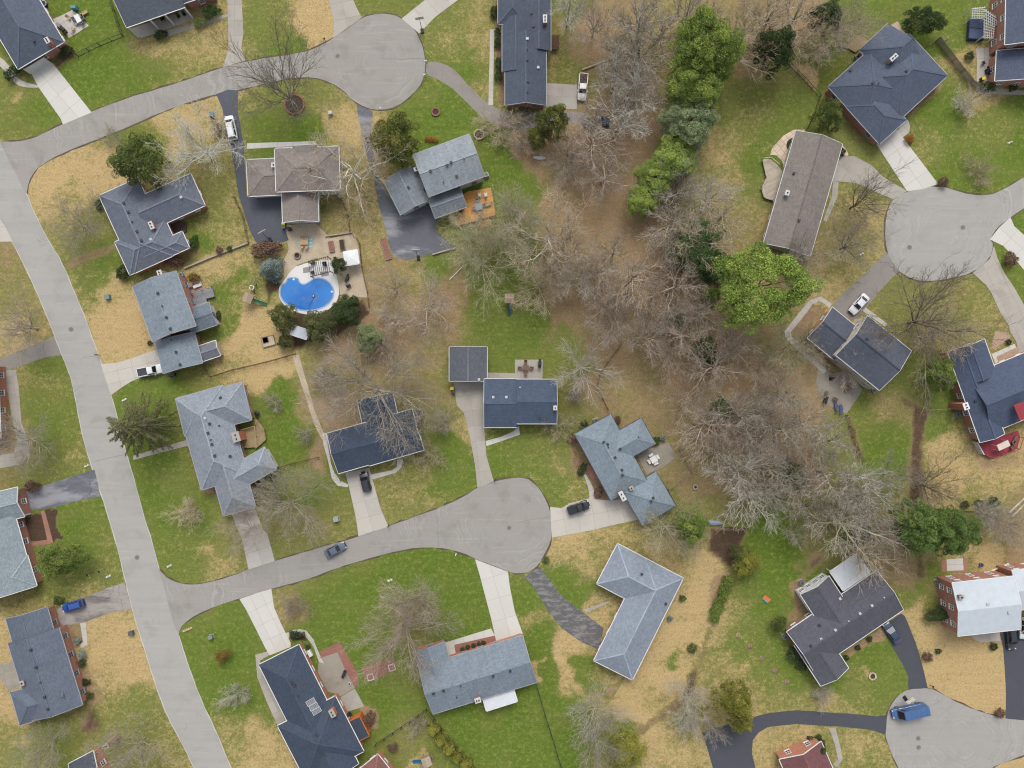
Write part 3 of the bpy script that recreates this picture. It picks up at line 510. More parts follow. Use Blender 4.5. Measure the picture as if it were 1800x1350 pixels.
main_l = [(-130,160),(-60,270),(0,391),(22,424),(50,480),(75,535),(95,587),(112,630),(128,672),(140,740),(152,790),(163,826),(178,868),(195,920),(210,975),(222,1025),(235,1080),(250,1125),(263,1170),(278,1215),(295,1260),(320,1305),(342,1350),(400,1480)]
main_r = [(-60,80),(-20,200),(5,262),(46,340),(60,375),(80,415),(111,466),(131,516),(151,562),(164,602),(179,640),(195,695),(210,750),(224,806),(239,856),(254,914),(267,952),(279,1000),(290,1040),(303,1090),(315,1120),(327,1161),(353,1232),(380,1287),(405,1350),(465,1480)]
north = [(-60,255),(0,248),(30,249),(63,242),(108,219),(161,196),(227,171),(302,149),(393,118),(450,104),(513,96),(551,87),(586,67),(610,50),(636,31),(667,23),(692,26),(709,35),(730,53),(740,73),(747,98),(748,118),(743,144),(724,167),(697,188),(669,194),(641,189),(619,176),(604,159),(581,144),(551,136),(513,137),(475,145),(450,151),(393,164),(365,169),(290,194),(239,217),(176,243),(121,264),(88,280),(63,297),(50,320),(46,345),(20,330),(-20,300)]
mid = [(270,985),(279,1000),(287,1010),(295,1016),(313,1025),(335,1028),(365,1025),(415,1010),(436,1000),(483,986),(520,975),(571,960),(631,943),(683,925),(727,909),(777,891),(815,874),(839,857),(868,846),(900,840),(915,839),(933,844),(950,861),(963,886),(969,907),(970,932),(968,952),(958,972),(948,992),(933,1004),(912,1009),(893,1005),(863,992),(835,982),(815,972),(785,965),(752,961),(714,965),(664,977),(601,995),(538,1019),(478,1034),(418,1053),(365,1070),(332,1088),(317,1103),(313,1125),(295,1100)]
east = [(1900,262),(1800,312),(1753,339),(1728,344),(1690,339),(1650,325),(1594,336),(1572,348),(1561,363),(1555,403),(1559,443),(1570,464),(1582,478),(1599,489),(1624,495),(1665,491),(1710,480),(1740,455),(1747,430),(1740,421),(1752,400),(1776,382),(1800,365),(1900,310)]
south = [(1597,1211),(1577,1224),(1564,1242),(1559,1259),(1555,1290),(1562,1312),(1572,1335),(1590,1370),(1640,1420),(1720,1390),(1740,1350),(1765,1340),(1800,1327),(1900,1290),(1900,1262),(1800,1266),(1768,1262),(1748,1259),(1690,1239),(1650,1216),(1631,1209)]
def verge(pts, grow=3.0):               # the dark earth line where turf meets paving
    v = PP(pts); n = len(v); out = []
    ar = sum(v[i - 1].x * v[i].y - v[i].x * v[i - 1].y for i in range(n))
    for i in range(n):
        t = (v[(i + 1) % n] - v[i - 1]).normalized(); nn = Vector((t.y, -t.x)) * (1 if ar > 0 else -1)
        out.append(v[i] + nn * grow * S * 0.8)
    return out
road_n = sheet('street', main_l + main_r[::-1], 0.022, ASPH_MAIN, 'long pale asphalt street curving down the left side', smooth=1)
sheet('street', north, 0.018, ASPH_A, 'pale asphalt side street ending in the upper turning circle', smooth=1)
sheet('street', mid, 0.018, ASPH_B, 'pale asphalt court ending in the central turning circle', smooth=1)
sheet('street', east, 0.018, ASPH_C, 'pale asphalt turning circle at the right edge', smooth=1)
sheet('street', south, 0.018, ASPH_D, 'pale asphalt turning circle at the lower right', smooth=1)
sheet('kerb', verge(main_l + main_r[::-1], 1.6), 0.013, pave('kerb_concrete', (196, 193, 186), .05, .3, (160, 152, 140)), 'pale concrete edge of the long left street', smooth=1, amp=0.05, px=False)
for pl in (north, mid, east, south):
    sheet('verge_soil', verge(pl, 2.4), 0.006 + 0.0005 * len(pl) / 40, DIRT, 'thin dark earth edge along the street', smooth=1, amp=0.26, px=False)

# ------------------------------------------------------------------ driveways, walks and patios, split at their joints
CONC = pave('concrete_slab', (192, 187, 178), 0.045, 0.25, (160, 152, 142), rnd=0.06)
CONC_PALE = pave('pale_concrete', (207, 204, 197), 0.035, 0.12, (190, 184, 172), rnd=0.04)
CONC_GREY = pave('grey_concrete', (174, 168, 158), 0.06, 0.35, (130, 122, 110), rnd=0.07)
CONC_OLD = pave('stained_concrete', (158, 150, 138), 0.08, 0.45, (112, 106, 94), rnd=0.07)
JOINT = plain('joint_sand', (142, 133, 120), 0.95, 0.15, 8)
ASPH_DARK = pave('sealed_asphalt', (88, 91, 100), 0.10, 0.25, (110, 112, 118), crack=0.3)
ASPH_BLACK = pave('fresh_asphalt', (78, 80, 88), 0.08, 0.15, (96, 98, 104))
ASPH_GREY = pave('worn_asphalt', (146, 140, 134), 0.12, 0.4, (118, 112, 106), crack=0.6)
ASPH_WORN = pave('worn_sealed_asphalt', (104, 106, 114), 0.12, 0.3, (130, 130, 134), crack=0.9, patch=((166, 166, 170), 0.12, 0.5, 0.75))
ASPH_PATCH = pave('patchy_asphalt', (100, 100, 101), 0.14, 0.3, (124, 122, 120), crack=0.8, patch=((152, 149, 145), 1.1, -0.75, 0.6))
ASPH_CRACK = pave('cracked_asphalt', (162, 156, 150), 0.12, 0.4, (126, 120, 114), crack=1.0, patch=((92, 86, 82), 0.22, 0.2, 0.6))
GRAVEL = plain('tan_gravel', (190, 174, 150), 0.95, 0.28, 6.0, big=0.12)
PINKSTONE = pave('pink_flagstone', (222, 202, 180), 0.12, 0.3, (180, 160, 140), rnd=0.10)
REDPAVER = pave('red_paver', (168, 122, 104), 0.12, 0.3, (140, 100, 86), rnd=0.10)
MULCHRED = plain('red_mulch', (150, 104, 92), 0.95, 0.30, 5.0)
MULCHDARK = plain('dark_mulch', (74, 62, 54), 0.95, 0.30, 5.0)

def clip(poly, nx, ny, d):              # keep the side where n.p <= d
    out = []
    for i in range(len(poly)):
        a, b = poly[i - 1], poly[i]; da = a[0] * nx + a[1] * ny - d; db = b[0] * nx + b[1] * ny - d
        if (da <= 0) != (db <= 0):
            t = da / (da - db); out.append((a[0] + (b[0] - a[0]) * t, a[1] + (b[1] - a[1]) * t))
        if db <= 0: out.append(b)
    return out
def area(p): return 0.5 * sum(p[i - 1][0] * p[i][1] - p[i][0] * p[i - 1][1] for i in range(len(p)))
def slabs(name, pts, mat, label, axis, du, dv, piece='concrete_slab', z=0.036, gap=0.035, kind='structure', smooth=0, cat=None, jit=0.0):
    """A paved area: a sunk joint bed with every slab between the joints a piece of its own. axis = two px points along the paving."""
    poly = [(p.x, p.y) for p in PP(pts)]
    if smooth: poly = [tuple(p) for p in wobble(PP(pts), step=5, amp=0, smooth=smooth)]
    a = P(*axis[1]) - P(*axis[0]); a.normalize(); bx = Vector((-a.y, a.x))
    g = GB(); g.prism(poly, z - 0.025, z - 0.012)
    base = tag(g.build(name, JOINT), label, kind=kind)
    if kind is None: base['category'] = cat
    us = [p[0] * a.x + p[1] * a.y for p in poly]; vs_ = [p[0] * bx.x + p[1] * bx.y for p in poly]
    nu = max(1, round((max(us) - min(us)) / du)); nv = max(1, round((max(vs_) - min(vs_)) / dv))
    su = (max(us) - min(us)) / nu; sv = (max(vs_) - min(vs_)) / nv
    for i in range(nu):
        row = poly
        row = clip(row, -a.x, -a.y, -(min(us) + i * su + gap / 2)); row = clip(row, a.x, a.y, min(us) + (i + 1) * su - gap / 2) if len(row) > 2 else row
        if len(row) < 3: continue
        off = (rj.random() * jit * sv) if jit else 0.0
        for j in range(nv + (1 if jit else 0)):
            lo = min(vs_) + j * sv - off
            q = clip(row, -bx.x, -bx.y, -(lo + gap / 2))
            q = clip(q, bx.x, bx.y, lo + sv - gap / 2) if len(q) > 2 else q
            if len(q) < 3 or abs(area(q)) < 0.10: continue
            s = GB(); s.prism(q, z - 0.02, z + rj.uniform(-0.004, 0.004)); s.build(piece, mat, base)
    return base

T = Z
slabs('driveway', T('A1',(215,505),(340,420),(375,450),(640,785),(440,870),(425,830),(270,610)), CONC_PALE, 'wide pale concrete driveway at the upper left', ((66,128),(135,208)), 3.4, 3.2)
slabs('footpath', T('A1',(-20,400),(10,400),(75,470),(130,550),(200,582),(250,590),(290,612),(180,612),(110,590),(60,520),(-20,440)), CONC, 'curved concrete path beside upper left house', ((0,105),(60,150)), 1.2, 1.5, smooth=1)
slabs('driveway', [(399,-20),(424,-20),(425,0),(428,60),(424,85),(432,106),(392,119),(402,85)], CONC_GREY, 'narrow concrete driveway at the top left of the picture', ((412,0),(412,110)), 3.5, 3.0)
slabs('driveway', [(574,-20),(618,-20),(621,0),(627,14),(636,31),(586,67),(587,35),(578,0)], CONC_GREY, 'concrete driveway entering the upper turning circle from above', ((600,0),(611,50)), 3.5, 3.2)
slabs('driveway', [(706,33),(728,15),(757,-8),(790,-24),(838,-24),(805,0),(765,30),(737,59)], CONC, 'slanting concrete driveway above the upper turning circle', ((722,46),(790,-8)), 3.2, 3.2)
sheet('driveway', [(749,107),(780,111),(803,126),(828,156),(850,176),(863,184),(890,200),(940,196),(1035,196),(1036,214),(960,224),(900,228),(860,216),(838,198),(815,174),(790,151),(765,137),(748,132)], 0.012, ASPH_GREY, 'worn winding driveway east of the upper turning circle', smooth=1)
slabs('parking_pad', [(960,146),(1015,149),(1014,192),(960,190)], CONC_GREY, 'grey concrete pad beside the long dark roofed house', ((960,146),(1015,149)), 3.2, 2.7)
sheet('driveway', [(380,166),(400,158),(419,159),(418,196),(428,252),(433,340),(434,345),(498,345),(498,395),(508,422),(478,432),(450,426),(440,408),(428,370),(419,340),(413,302),(403,239),(390,190)], 0.026, ASPH_DARK, 'dark sealed driveway with the white minivan')
sheet('driveway', [(626,184),(641,190),(655,195),(654,214),(651,239),(664,302),(677,337),(700,365),(756,350),(770,385),(765,405),(800,434),(717,458),(697,452),(689,445),(667,365),(659,327),(649,290),(636,239),(629,201)], 0.012, ASPH_WORN, 'worn dark driveway widening below the two storey grey roof')
slabs('driveway', [(177,640),(209,637),(240,627),(272,615),(290,657),(252,662),(232,670),(217,679),(195,695)], CONC, 'pinkish concrete driveway with the white pickup', ((180,660),(275,638)), 3.0, 2.7)
sheet('driveway', [(-20,636),(0,630),(60,606),(88,594),(103,587),(112,624),(80,628),(45,639),(0,655),(-20,660)], 0.012, ASPH_GREY, 'old grey driveway at the left edge', smooth=0)
slabs('driveway', [(-40,372),(-8,372),(10,400),(23,425),(-40,425)], CONC, 'pale concrete driveway stub at the left edge', ((-40,400),(20,400)), 3, 3)
slabs('footpath', [(-10,655),(8,651),(28,650),(33,680),(38,743),(49,773),(53,798),(38,816),(-10,825),(-10,800),(25,795),(30,775),(22,740),(14,690)], CONC_GREY, 'pinkish concrete front path at the left edge', ((22,655),(38,770)), 1.4, 1.4)
sheet('driveway', [(166,825),(177,873),(130,882),(96,891),(54,897),(46,870),(48,861),(76,854),(126,838)], 0.026, ASPH_WORN, 'dark driveway beside two bins at left edge')
slabs('footpath', T('C1',(1310,368),(1315,410),(1120,460),(930,510),(932,480),(1120,425)), CONC_GREY, 'straight concrete path from the street to the hipped pale roof', ((235,805),(330,776)), 1.3, 1.4)
slabs('driveway', [(404,896),(447,890),(462,930),(470,938),(483,986),(437,1001),(426,950),(412,915)], CONC, 'concrete driveway under bare trees beside the court', ((428,900),(460,990)), 3.2, 2.7)
slabs('driveway', T('C2',(622,598),(790,565),(820,670),(870,850),(925,975),(715,1043),(705,960),(690,880),(650,700)), CONC, 'concrete driveway with the black car', ((632,832),(660,932)), 3.3, 2.7)
slabs('footpath', T('C2',(465,318),(497,325),(500,400),(525,540),(548,600),(590,655),(645,682),(640,700),(570,690),(530,640),(500,500),(470,400)), CONC_PALE, 'pale curved path round the left end of the dark gable roof', ((572,765),(600,850)), 1.6, 1.6)
slabs('footpath', T('C2',(800,612),(950,582),(982,560),(985,512),(1022,500),(1018,560),(975,600),(815,645)), CONC_PALE, 'pale path curving to the front door of the dark gable roof', ((650,835),(700,815)), 1.6, 1.6)
sheet('footpath', [(514,625),(525,623),(530,640),(541,677),(551,715),(566,755),(572,770),(590,762),(576,775),(566,772),(552,745),(538,700),(528,672),(520,645)], 0.014, GRAVEL, 'narrow gravel path running down between two back gardens')
slabs('driveway', [(797,671),(852,671),(851,750),(855,801),(868,846),(839,857),(835,818),(825,763),(815,725),(803,713)], CONC_GREY, 'long concrete driveway from the open carport to the court', ((830,672),(850,850)), 3.2, 2.7)
slabs('footpath', [(854,775),(880,768),(903,758),(912,748),(914,764),(900,769),(880,776),(855,784)], CONC_PALE, 'pale front walk off the carport driveway', ((855,780),(912,758)), 1.5, 1.5)
slabs('driveway', [(967,891),(987,893),(1003,884),(1036,876),(1074,880),(1100,876),(1124,913),(1090,920),(1040,932),(970,945)], CONC, 'concrete driveway with the black pickup right of the court', ((970,920),(1110,895)), 3.2, 2.8)
slabs('footpath', T('C3',(500,612),(515,610),(550,670),(572,720),(578,795),(538,785),(540,740),(528,690)), CONC, 'short curved path to a pink front stoop', ((1030,835),(1042,878)), 1.3, 1.4)
slabs('driveway', [(835,983),(893,1005),(896,1030),(905,1075),(919,1114),(873,1131),(863,1086),(843,1010)], CONC_PALE, 'bright pale driveway below the court', ((860,1000),(895,1120)), 4.2, 2.9)
slabs('footpath', T('D2',(1308,478),(1640,376),(1668,425),(1385,490),(1395,556),(1335,582)), CONC_PALE, 'pale walk beside the brick edged planting bed', ((785,1130),(870,1105)), 2.2, 1.6)
sheet('planting_bed', T('D2',(1388,492),(1668,426),(1672,462),(1400,552)), 0.02, MULCHRED, 'red mulch bed with a row of small green shrubs')
slabs('driveway', [(948,996),(962,1013),(982,1042),(1000,1058),(1023,1075),(1061,1104),(1054,1142),(1021,1128),(986,1103),(963,1073),(948,1048),(935,1028),(922,1014)], ASPH_PATCH, 'patchy black and grey driveway curving off the court', ((940,1010),(1060,1130)), 3.0, 2.9, piece='asphalt_slab', gap=0.06)
slabs('footpath', T('D3',(500,247),(670,185),(690,192),(520,264)), CONC_GREY, 'thin walk beside the L shaped roof', ((1026,1072),(1070,1058)), 1.2, 1.2)
slabs('driveway', [(421,1053),(450,1043),(477,1035),(482,1068),(495,1098),(511,1130),(511,1137),(474,1152),(466,1138),(450,1106),(433,1072)], CONC_PALE, 'pale driveway above the long dark roof with solar panels', ((448,1050),(490,1140)), 3.0, 2.5)
slabs('footpath', T('D2',(205,412),(250,388),(300,378),(350,390),(400,450),(445,560),(475,620),(440,610),(400,500),(340,420),(290,405),(250,415),(225,445)), CONC, 'hooked concrete path beside the pale driveway', ((505,1110),(565,1160)), 1.4, 1.4)
slabs('footpath', T('D2',(-5,560),(80,535),(95,560),(30,600),(30,650),(120,830),(205,1018),(150,1052),(80,900),(10,720)), CONC_GREY, 'concrete side path along the long dark roof with solar panels', ((455,1170),(495,1265)), 2.6, 1.5)
slabs('patio', T('D2',(440,585),(570,542),(612,640),(690,790),(590,850),(555,830),(500,820),(430,680)), CONC_OLD, 'stained concrete patio behind the solar panel house', ((565,1150),(620,1230)), 3.2, 2.6)
slabs('patio', T('D2',(590,855),(690,795),(757,920),(620,962)), CONC_GREY, 'small blue grey slab patio', ((600,1225),(635,1240)), 2.4, 2.4)
sheet('planting_bed', T('D2',(440,540),(580,468),(700,670),(714,750),(690,790),(612,640),(572,540),(455,590)), 0.016, MULCHRED, 'L shaped red brick chip bed round a patio')
sheet('planting_bed', T('D2',(738,650),(960,578),(978,660),(780,752)), 0.016, MULCHRED, 'red mulch rectangle with two white square frames')
sheet('planting_bed', T('D2',(225,430),(290,410),(345,440),(355,460),(250,455)), 0.016, MULCHDARK, 'dark crescent bed inside the hooked path')
sheet('driveway', [(232,1070),(219,1024),(190,1033),(161,1045),(128,1058),(101,1070),(106,1102),(151,1093),(196,1076)], 0.026, ASPH_CRACK, 'cracked grey driveway with the bright blue car')
slabs('footpath', T('D1',(560,340),(600,332),(612,490),(565,512),(555,490),(580,470)), CONC, 'short front walk beside the brick house with arched door', ((146,1096),(150,1135)), 1.3, 1.4)
sheet('driveway', [(1551,1101),(1564,1093),(1584,1078),(1590,1082),(1594,1091),(1602,1110),(1609,1128),(1622,1171),(1631,1209),(1597,1212),(1597,1191),(1589,1171),(1575,1148),(1559,1121)], 0.026, ASPH_BLACK, 'black driveway from the dark cross gabled roof')
sheet('driveway', [(1234,1287),(1270,1276),(1315,1262),(1350,1254),(1400,1248),(1451,1252),(1501,1255),(1541,1259),(1560,1256),(1556,1291),(1531,1283),(1488,1278),(1446,1276),(1400,1272),(1350,1278),(1333,1288),(1323,1302),(1322,1325),(1328,1350),(1340,1400),(1270,1400),(1253,1350),(1242,1312)], 0.026, ASPH_BLACK, 'long black driveway sweeping along the bottom right')
slabs('footpath', T('D4',(425,1072),(470,1070),(500,1180),(522,1290),(480,1345),(455,1325),(488,1285),(465,1180)), CONC_GREY, 'grey path between the black driveway and red roof', ((1460,1280),(1475,1340)), 1.3, 1.3)
sheet('driveway', [(1757,1108),(1763,1141),(1768,1201),(1768,1263),(1800,1266),(1860,1264),(1860,1100)], 0.026, ASPH_BLACK, 'black driveway beside the white roof')
slabs('patio', T('D4',(1405,418),(1612,408),(1622,462),(1485,472),(1440,452)), CONC, 'front stoop slab below the white roof', ((1705,1120),(1755,1118)), 2.2, 2.0)
slabs('driveway', T('A4',(755,1005),(900,905),(1010,1050),(1188,1285),(1080,1320),(970,1335)), CONC_PALE, 'pale driveway below the big dark hipped roof', ((1558,240),(1620,330)), 3.6, 3.0)
slabs('footpath', T('A4',(905,910),(940,850),(975,835),(992,880),(985,925),(940,960)), CONC, 'short pink front walk with rounded end', ((1580,230),(1598,215)), 1.5, 1.5)
slabs('driveway', [(1470,276),(1501,274),(1531,290),(1551,310),(1594,336),(1570,350),(1545,340),(1505,322),(1464,318)], CONC_GREY, 'brownish concrete driveway behind the long brown roof', ((1475,290),(1570,340)), 3.2, 2.8)
slabs('footpath', [(1464,318),(1474,320),(1472,345),(1453,390),(1447,388),(1462,345)], CONC_GREY, 'narrow walk along the long brown roof', ((1466,320),(1450,390)), 1.4, 1.2)
sheet('driveway', [(1559,443),(1570,462),(1582,477),(1567,489),(1548,510),(1526,536),(1501,564),(1485,555),(1461,540),(1476,521),(1511,489),(1541,461)], 0.026, ASPH_GREY, 'grey brown driveway with the white sedan')
slabs('footpath', T('B4',(445,770),(430,800),(370,755),(310,772),(265,840),(160,965),(165,1000),(240,1070),(410,1230),(390,1260),(210,1100),(120,1010),(115,960),(220,830),(290,745),(370,720)), CONC, 'concrete path wrapping the left corner of the split level roof', ((1385,580),(1425,540)), 1.5, 1.5)
slabs('footpath', T('B4',(680,795),(835,910),(815,930),(660,820)), CONC, 'straight walk from the white sedan to a front door', ((1520,542),(1556,572)), 1.5, 1.5)
slabs('driveway', [(1740,421),(1756,400),(1776,382),(1783,398),(1800,413),(1850,450),(1850,500),(1800,475),(1778,448),(1763,432)], CONC_PALE, 'bright white concrete driveway at the right edge', ((1750,405),(1810,460)), 3.4, 3.2)
slabs('driveway', [(1710,480),(1740,455),(1747,432),(1753,453),(1766,481),(1783,506),(1800,536),(1850,610),(1850,690),(1790,618),(1786,600),(1776,584),(1773,572),(1758,549),(1743,516),(1733,501)], CONC_GREY, 'grey driveway running down from the right turning circle', ((1735,470),(1795,590)), 3.6, 3.0)
slabs('footpath', T('B4',(1560,1122),(1720,1050),(1732,1075),(1595,1140),(1612,1190),(1590,1202)), CONC_PALE, 'pale angled walk around a front bed at the right edge', ((1745,622),(1783,606)), 1.5, 1.5)
slabs('patio', T('A1',(415,115),(510,68),(622,180),(480,267),(440,215),(370,150),(375,130)), CONC, 'square concrete patio with outdoor seating at the upper left', ((105,32),(130,17)), 2.0, 2.0)
slabs('footpath', T('A1',(1160,215),(1220,200),(1470,135),(1590,95),(1592,115),(1475,160),(1230,235),(1165,262)), CONC_GREY, 'front walk from the white columned porch', ((742-450,58),(398,26)), 1.5, 1.5)
slabs('footpath', T('A2',(-62,1000),(420,985),(425,1012),(-65,1040)), CONC_PALE, 'pale walk along the top of the brown grey roof', ((434,255),(556,250)), 1.6, 1.6)
slabs('footpath', T('A2',(1635,205),(1700,205),(1700,245),(1662,245),(1655,735),(1622,735)), CONC, 'straight front walk left of the long dark roof', ((861,60),(861,180)), 1.5, 1.5)
slabs('patio', T('A4',(1450,340),(1570,330),(1545,570),(1455,570),(1460,430)), CONC, 'concrete patio beside the brick wall at upper right', ((1722,90),(1722,140)), 2.2, 2.2)
slabs('footpath', T('A4',(1440,605),(1800,632),(1800,662),(1470,655)), CONC_GREY, 'narrow walk below the brick house at upper right', ((1715,162),(1800,166)), 1.6, 1.6)
slabs('patio', T('A4',(258,905),(180,905),(110,945),(30,1030),(15,1080),(60,1085),(95,1120),(125,1205),(185,1120),(215,1030)), PINKSTONE, 'curved pink flagstone terrace left of the long brown roof', ((1360,270),(1400,235)), 1.3, 1.3, piece='flagstone', gap=0.06, jit=0.9)
slabs('patio', T('A4',(425,955),(490,985),(540,1030),(562,1080),(550,1092),(490,1060),(520,1050),(500,1010)), PINKSTONE, 'curved pink stone edging around a round shrub', ((1462,242),(1490,272)), 1.0, 1.0, piece='flagstone', gap=0.06, jit=0.9)
slabs('patio', T('B3',(20,1160),(215,1160),(212,1298),(180,1302),(-180,1300),(-180,1250),(20,1255)), CONC_GREY, 'concrete back patio with table and black grill', ((905,640),(950,640)), 2.4, 2.4)
slabs('patio', T('C3',(865,465),(1090,388),(1152,490),(1050,562),(965,600),(942,615)), CONC_OLD, 'mossy concrete patio with the white picnic table', ((1120,800),(1175,780)), 2.6, 2.6)
slabs('patio', T('C4',(350,-60),(560,-120),(660,25),(545,190),(420,125),(345,20)), CONC_OLD, 'weathered patio with blue loungers', ((1440,690),(1500,690)), 2.4, 2.4)
slabs('patio', T('B4',(350,1200),(420,1240),(560,1345),(570,1400),(330,1350)), CONC_OLD, 'weathered back patio of the split level house', ((1440,650),(1490,690)), 2.4, 2.4)
sheet('gravel_terrace', T('B2',(200,220),(420,210),(520,310),(690,280),(720,400),(740,520),(770,620),(790,730),(700,720),(590,740),(580,640),(540,520),(420,450),(290,500),(200,590),(190,470),(230,390)), 0.012, GRAVEL, 'tan gravel terrace around the blue pool')
slabs('patio', T('C4',(1245,1205),(1360,1195),(1365,1280),(1250,1285)), CONC_PALE, 'small pale slab with brick edging', ((1664,984),(1690,984)), 1.6, 1.6)
sheet('brick_edging', T('C4',(1210,1210),(1245,1207),(1250,1287),(1365,1282),(1362,1197),(1390,1195),(1392,1290),(1215,1292)), 0.03, REDPAVER, 'red brick edging around a small slab')
slabs('footpath', T('C1',(285,868),(312,862),(372,1085),(355,1095),(190,1120),(195,1090),(330,1065)), REDPAVER, 'red paver path through dark beds at the left', ((72,900),(92,950)), 0.9, 0.9, piece='paver', gap=0.05, jit=0.9)
slabs('patio', T('D1',(-20,630),(115,600),(150,770),(60,810),(-20,700)), CONC_OLD, 'brown flagstone patio at the left edge', ((5,1165),(35,1160)), 1.6, 1.6, piece='flagstone', jit=0.9)
slabs('patio', T('C3',(520,545),(545,550),(600,640),(560,650),(530,590)), REDPAVER, 'pink front stoop left of the hipped grey roof', ((1032,820),(1048,842)), 1.0, 1.0, piece='paver', jit=0.9)
sheet('planting_bed', T('B4',(1590,955),(1680,970),(1690,1010),(1570,1090),(1560,1050)), 0.016, plain('stone_chips', (176, 150, 128), 0.95, 0.3, 5.0), 'stony bed with young plants at the right edge')
sheet('planting_bed', T('B4',(1595,1140),(1740,1070),(1787,1110),(1612,1190)), 0.016, plain('stone_chips', (176, 150, 128), 0.95, 0.3, 5.0), 'brown front bed inside an angled walk')
# tar filled seams across the paving
def seam(pts, label, wd=0.10):
    g = GB(); w_ = PP(pts); fine = []
    for a, b in zip(w_, w_[1:]):
        for k in range(6): p = a.lerp(b, k / 6); fine.append((p.x + rj.uniform(-.06, .06), p.y + rj.uniform(-.06, .06), 0.029))
    fine.append((w_[-1].x, w_[-1].y, 0.029))
    for a, b in zip(fine, fine[1:]): g.bar(a, b, wd, 0.004)
    tag(g.build('tar_seam', plain('tar', (138, 135, 131), .9, .2)), label, kind='structure')
seam([(770,900),(769,930),(771,961)], 'dark seam across the middle court before its turning circle'); seam([(912,918),(940,912),(969,908)], 'dark seam in the right of the central turning circle'); seam([(668,103),(705,104),(747,102)], 'dark seam across the upper turning circle')
seam([(146,629),(162,626),(178,625)], 'thin seam across the left street'); seam([(163,812),(196,804),(226,798)], 'thin seam across the left street below the spruce'); seam([(1640,480),(1662,455),(1690,440)], 'thin seam in the right turning circle')
# manhole covers are set into the paving
def manhole(px, py, r=0.42):
    p = P(px, py); t = thing('manhole_cover', None, 'manhole cover', (p.x, p.y, 0.02))
    g = GB(); g.cyl((0, 0, 0), (0, 0, 0.012), r, r, 16); g.build('cover', plain('cast_iron', (120, 116, 112), 0.8, 0.1), t)
    g = GB(); g.ring(0, 0, 0, r + 0.07, 0.12, 0.016, 16); g.build('frame', plain('iron_frame', (150, 147, 142), 0.8, 0.1), t)
    return t
for px, py, lb in ((593.5, 98.7, 'round iron manhole cover in the upper turning circle'), (125, 579, 'iron manhole cover in the left street beside the old grey driveway'), (241, 980, 'iron manhole cover in the left street just above the court junction'),
                   (895, 928, 'iron manhole cover in the middle of the central turning circle'), (1692.5, 400, 'iron manhole cover in the middle of the right turning circle'), (1598.6, 435, 'small iron cover near the left rim of the right turning circle'),
                   (1614, 1298, 'iron manhole cover in the lower right turning circle'), (1614.5, 1314, 'small dark iron cover just below another in the lower right circle')):
    manhole(px, py)['label'] = lb
# ------------------------------------------------------------------ houses
VENT = plain('roof_vent_grey', (60, 62, 66), 0.6, 0.08)
VENTPALE = plain('roof_vent_pale', (190, 192, 194), 0.5, 0.06)
_win = {}
def window_mesh(wd, ht, col):
    k = (wd, ht, col.name)
    if k not in _win:
        g = GB(); t = 0.10             # x along the wall, y out of it
        for z in (0, ht): g.box(0, 0.03, z, wd + t, 0.10, t)
        for x in (-wd / 2, 0, wd / 2): g.box(x, 0.03, ht / 2, t if x else t * 0.6, 0.10, ht)
        g.box(0, 0.03, ht / 2, wd, 0.09, t * 0.6); g.box(0, 0.08, -0.07, wd + 0.25, 0.22, 0.06)
        f = g.mesh('window', col)
        g = GB(); g.poly([(-wd / 2, 0.02, 0), (wd / 2, 0.02, 0), (wd / 2, 0.02, ht), (-wd / 2, 0.02, ht)][::-1])
        _win[k] = (f, g.mesh('pane', PANE))
    return _win[k]

class Wing:
    """A roofed block: c = eave corners 0, 1 along the ridge and 2 across from 1 (pixels); e = 'h'ip, 'g'able or 'f'lat."""
    def __init__(s, c, h=3.0, p=0.42, e='gg', wall=None, rc=None, oh=0.45, win=True, trim=None, rk='shingle', nowall=False, ws=3.3):
        s.ws = ws
        s.h, s.p, s.e, s.wall, s.rc, s.oh, s.win, s.trim, s.rk, s.nowall = h, p, e, wall, rc, oh, win, trim, rk, nowall
        a, b, d = (P(x, y, h) for x, y in c)
        s.o = a; s.U = (b - a); s.L = s.U.length; s.U.normalize(); s.V = Vector((-s.U.y, s.U.x))
        wv = (d - b).dot(s.V)
        if wv < 0: s.V = -s.V; wv = -wv
        s.W = wv; r = wv / 2; s.rise = p * r if e != 'ff' else 0.25
        s.a = r if e[0] == 'h' else 0.0; s.b = s.L - (r if e[1] == 'h' else 0.0)
        if s.a > s.b: s.a = s.b = (s.a + s.b) / 2 if e == 'hh' else (min(s.a, s.L) if e[0] == 'h' else max(s.b, 0))
    def w(s, u, v, z): q = s.o + s.U * u + s.V * v; return Vector((q.x, q.y, z))
    def uv(s, x, y): d = Vector((x, y)) - s.o; return d.dot(s.U), d.dot(s.V)
    def roofz(s, x, y):
        u, v = s.uv(x, y)
        if u < 0 or v < 0 or u > s.L or v > s.W: return None
        z = min(v, s.W - v)
        if s.e[0] == 'h' and s.a > 0: z = min(z, u * (s.W / 2) / s.a)
        if s.e[1] == 'h' and s.L - s.b > 0: z = min(z, (s.L - u) * (s.W / 2) / (s.L - s.b))
        return s.h + s.rise * z / (s.W / 2)
    def wallrect(s, x, y, m=0.0):
        u, v = s.uv(x, y); o = s.oh
        return o - m < u < s.L - o + m and o - m < v < s.W - o + m

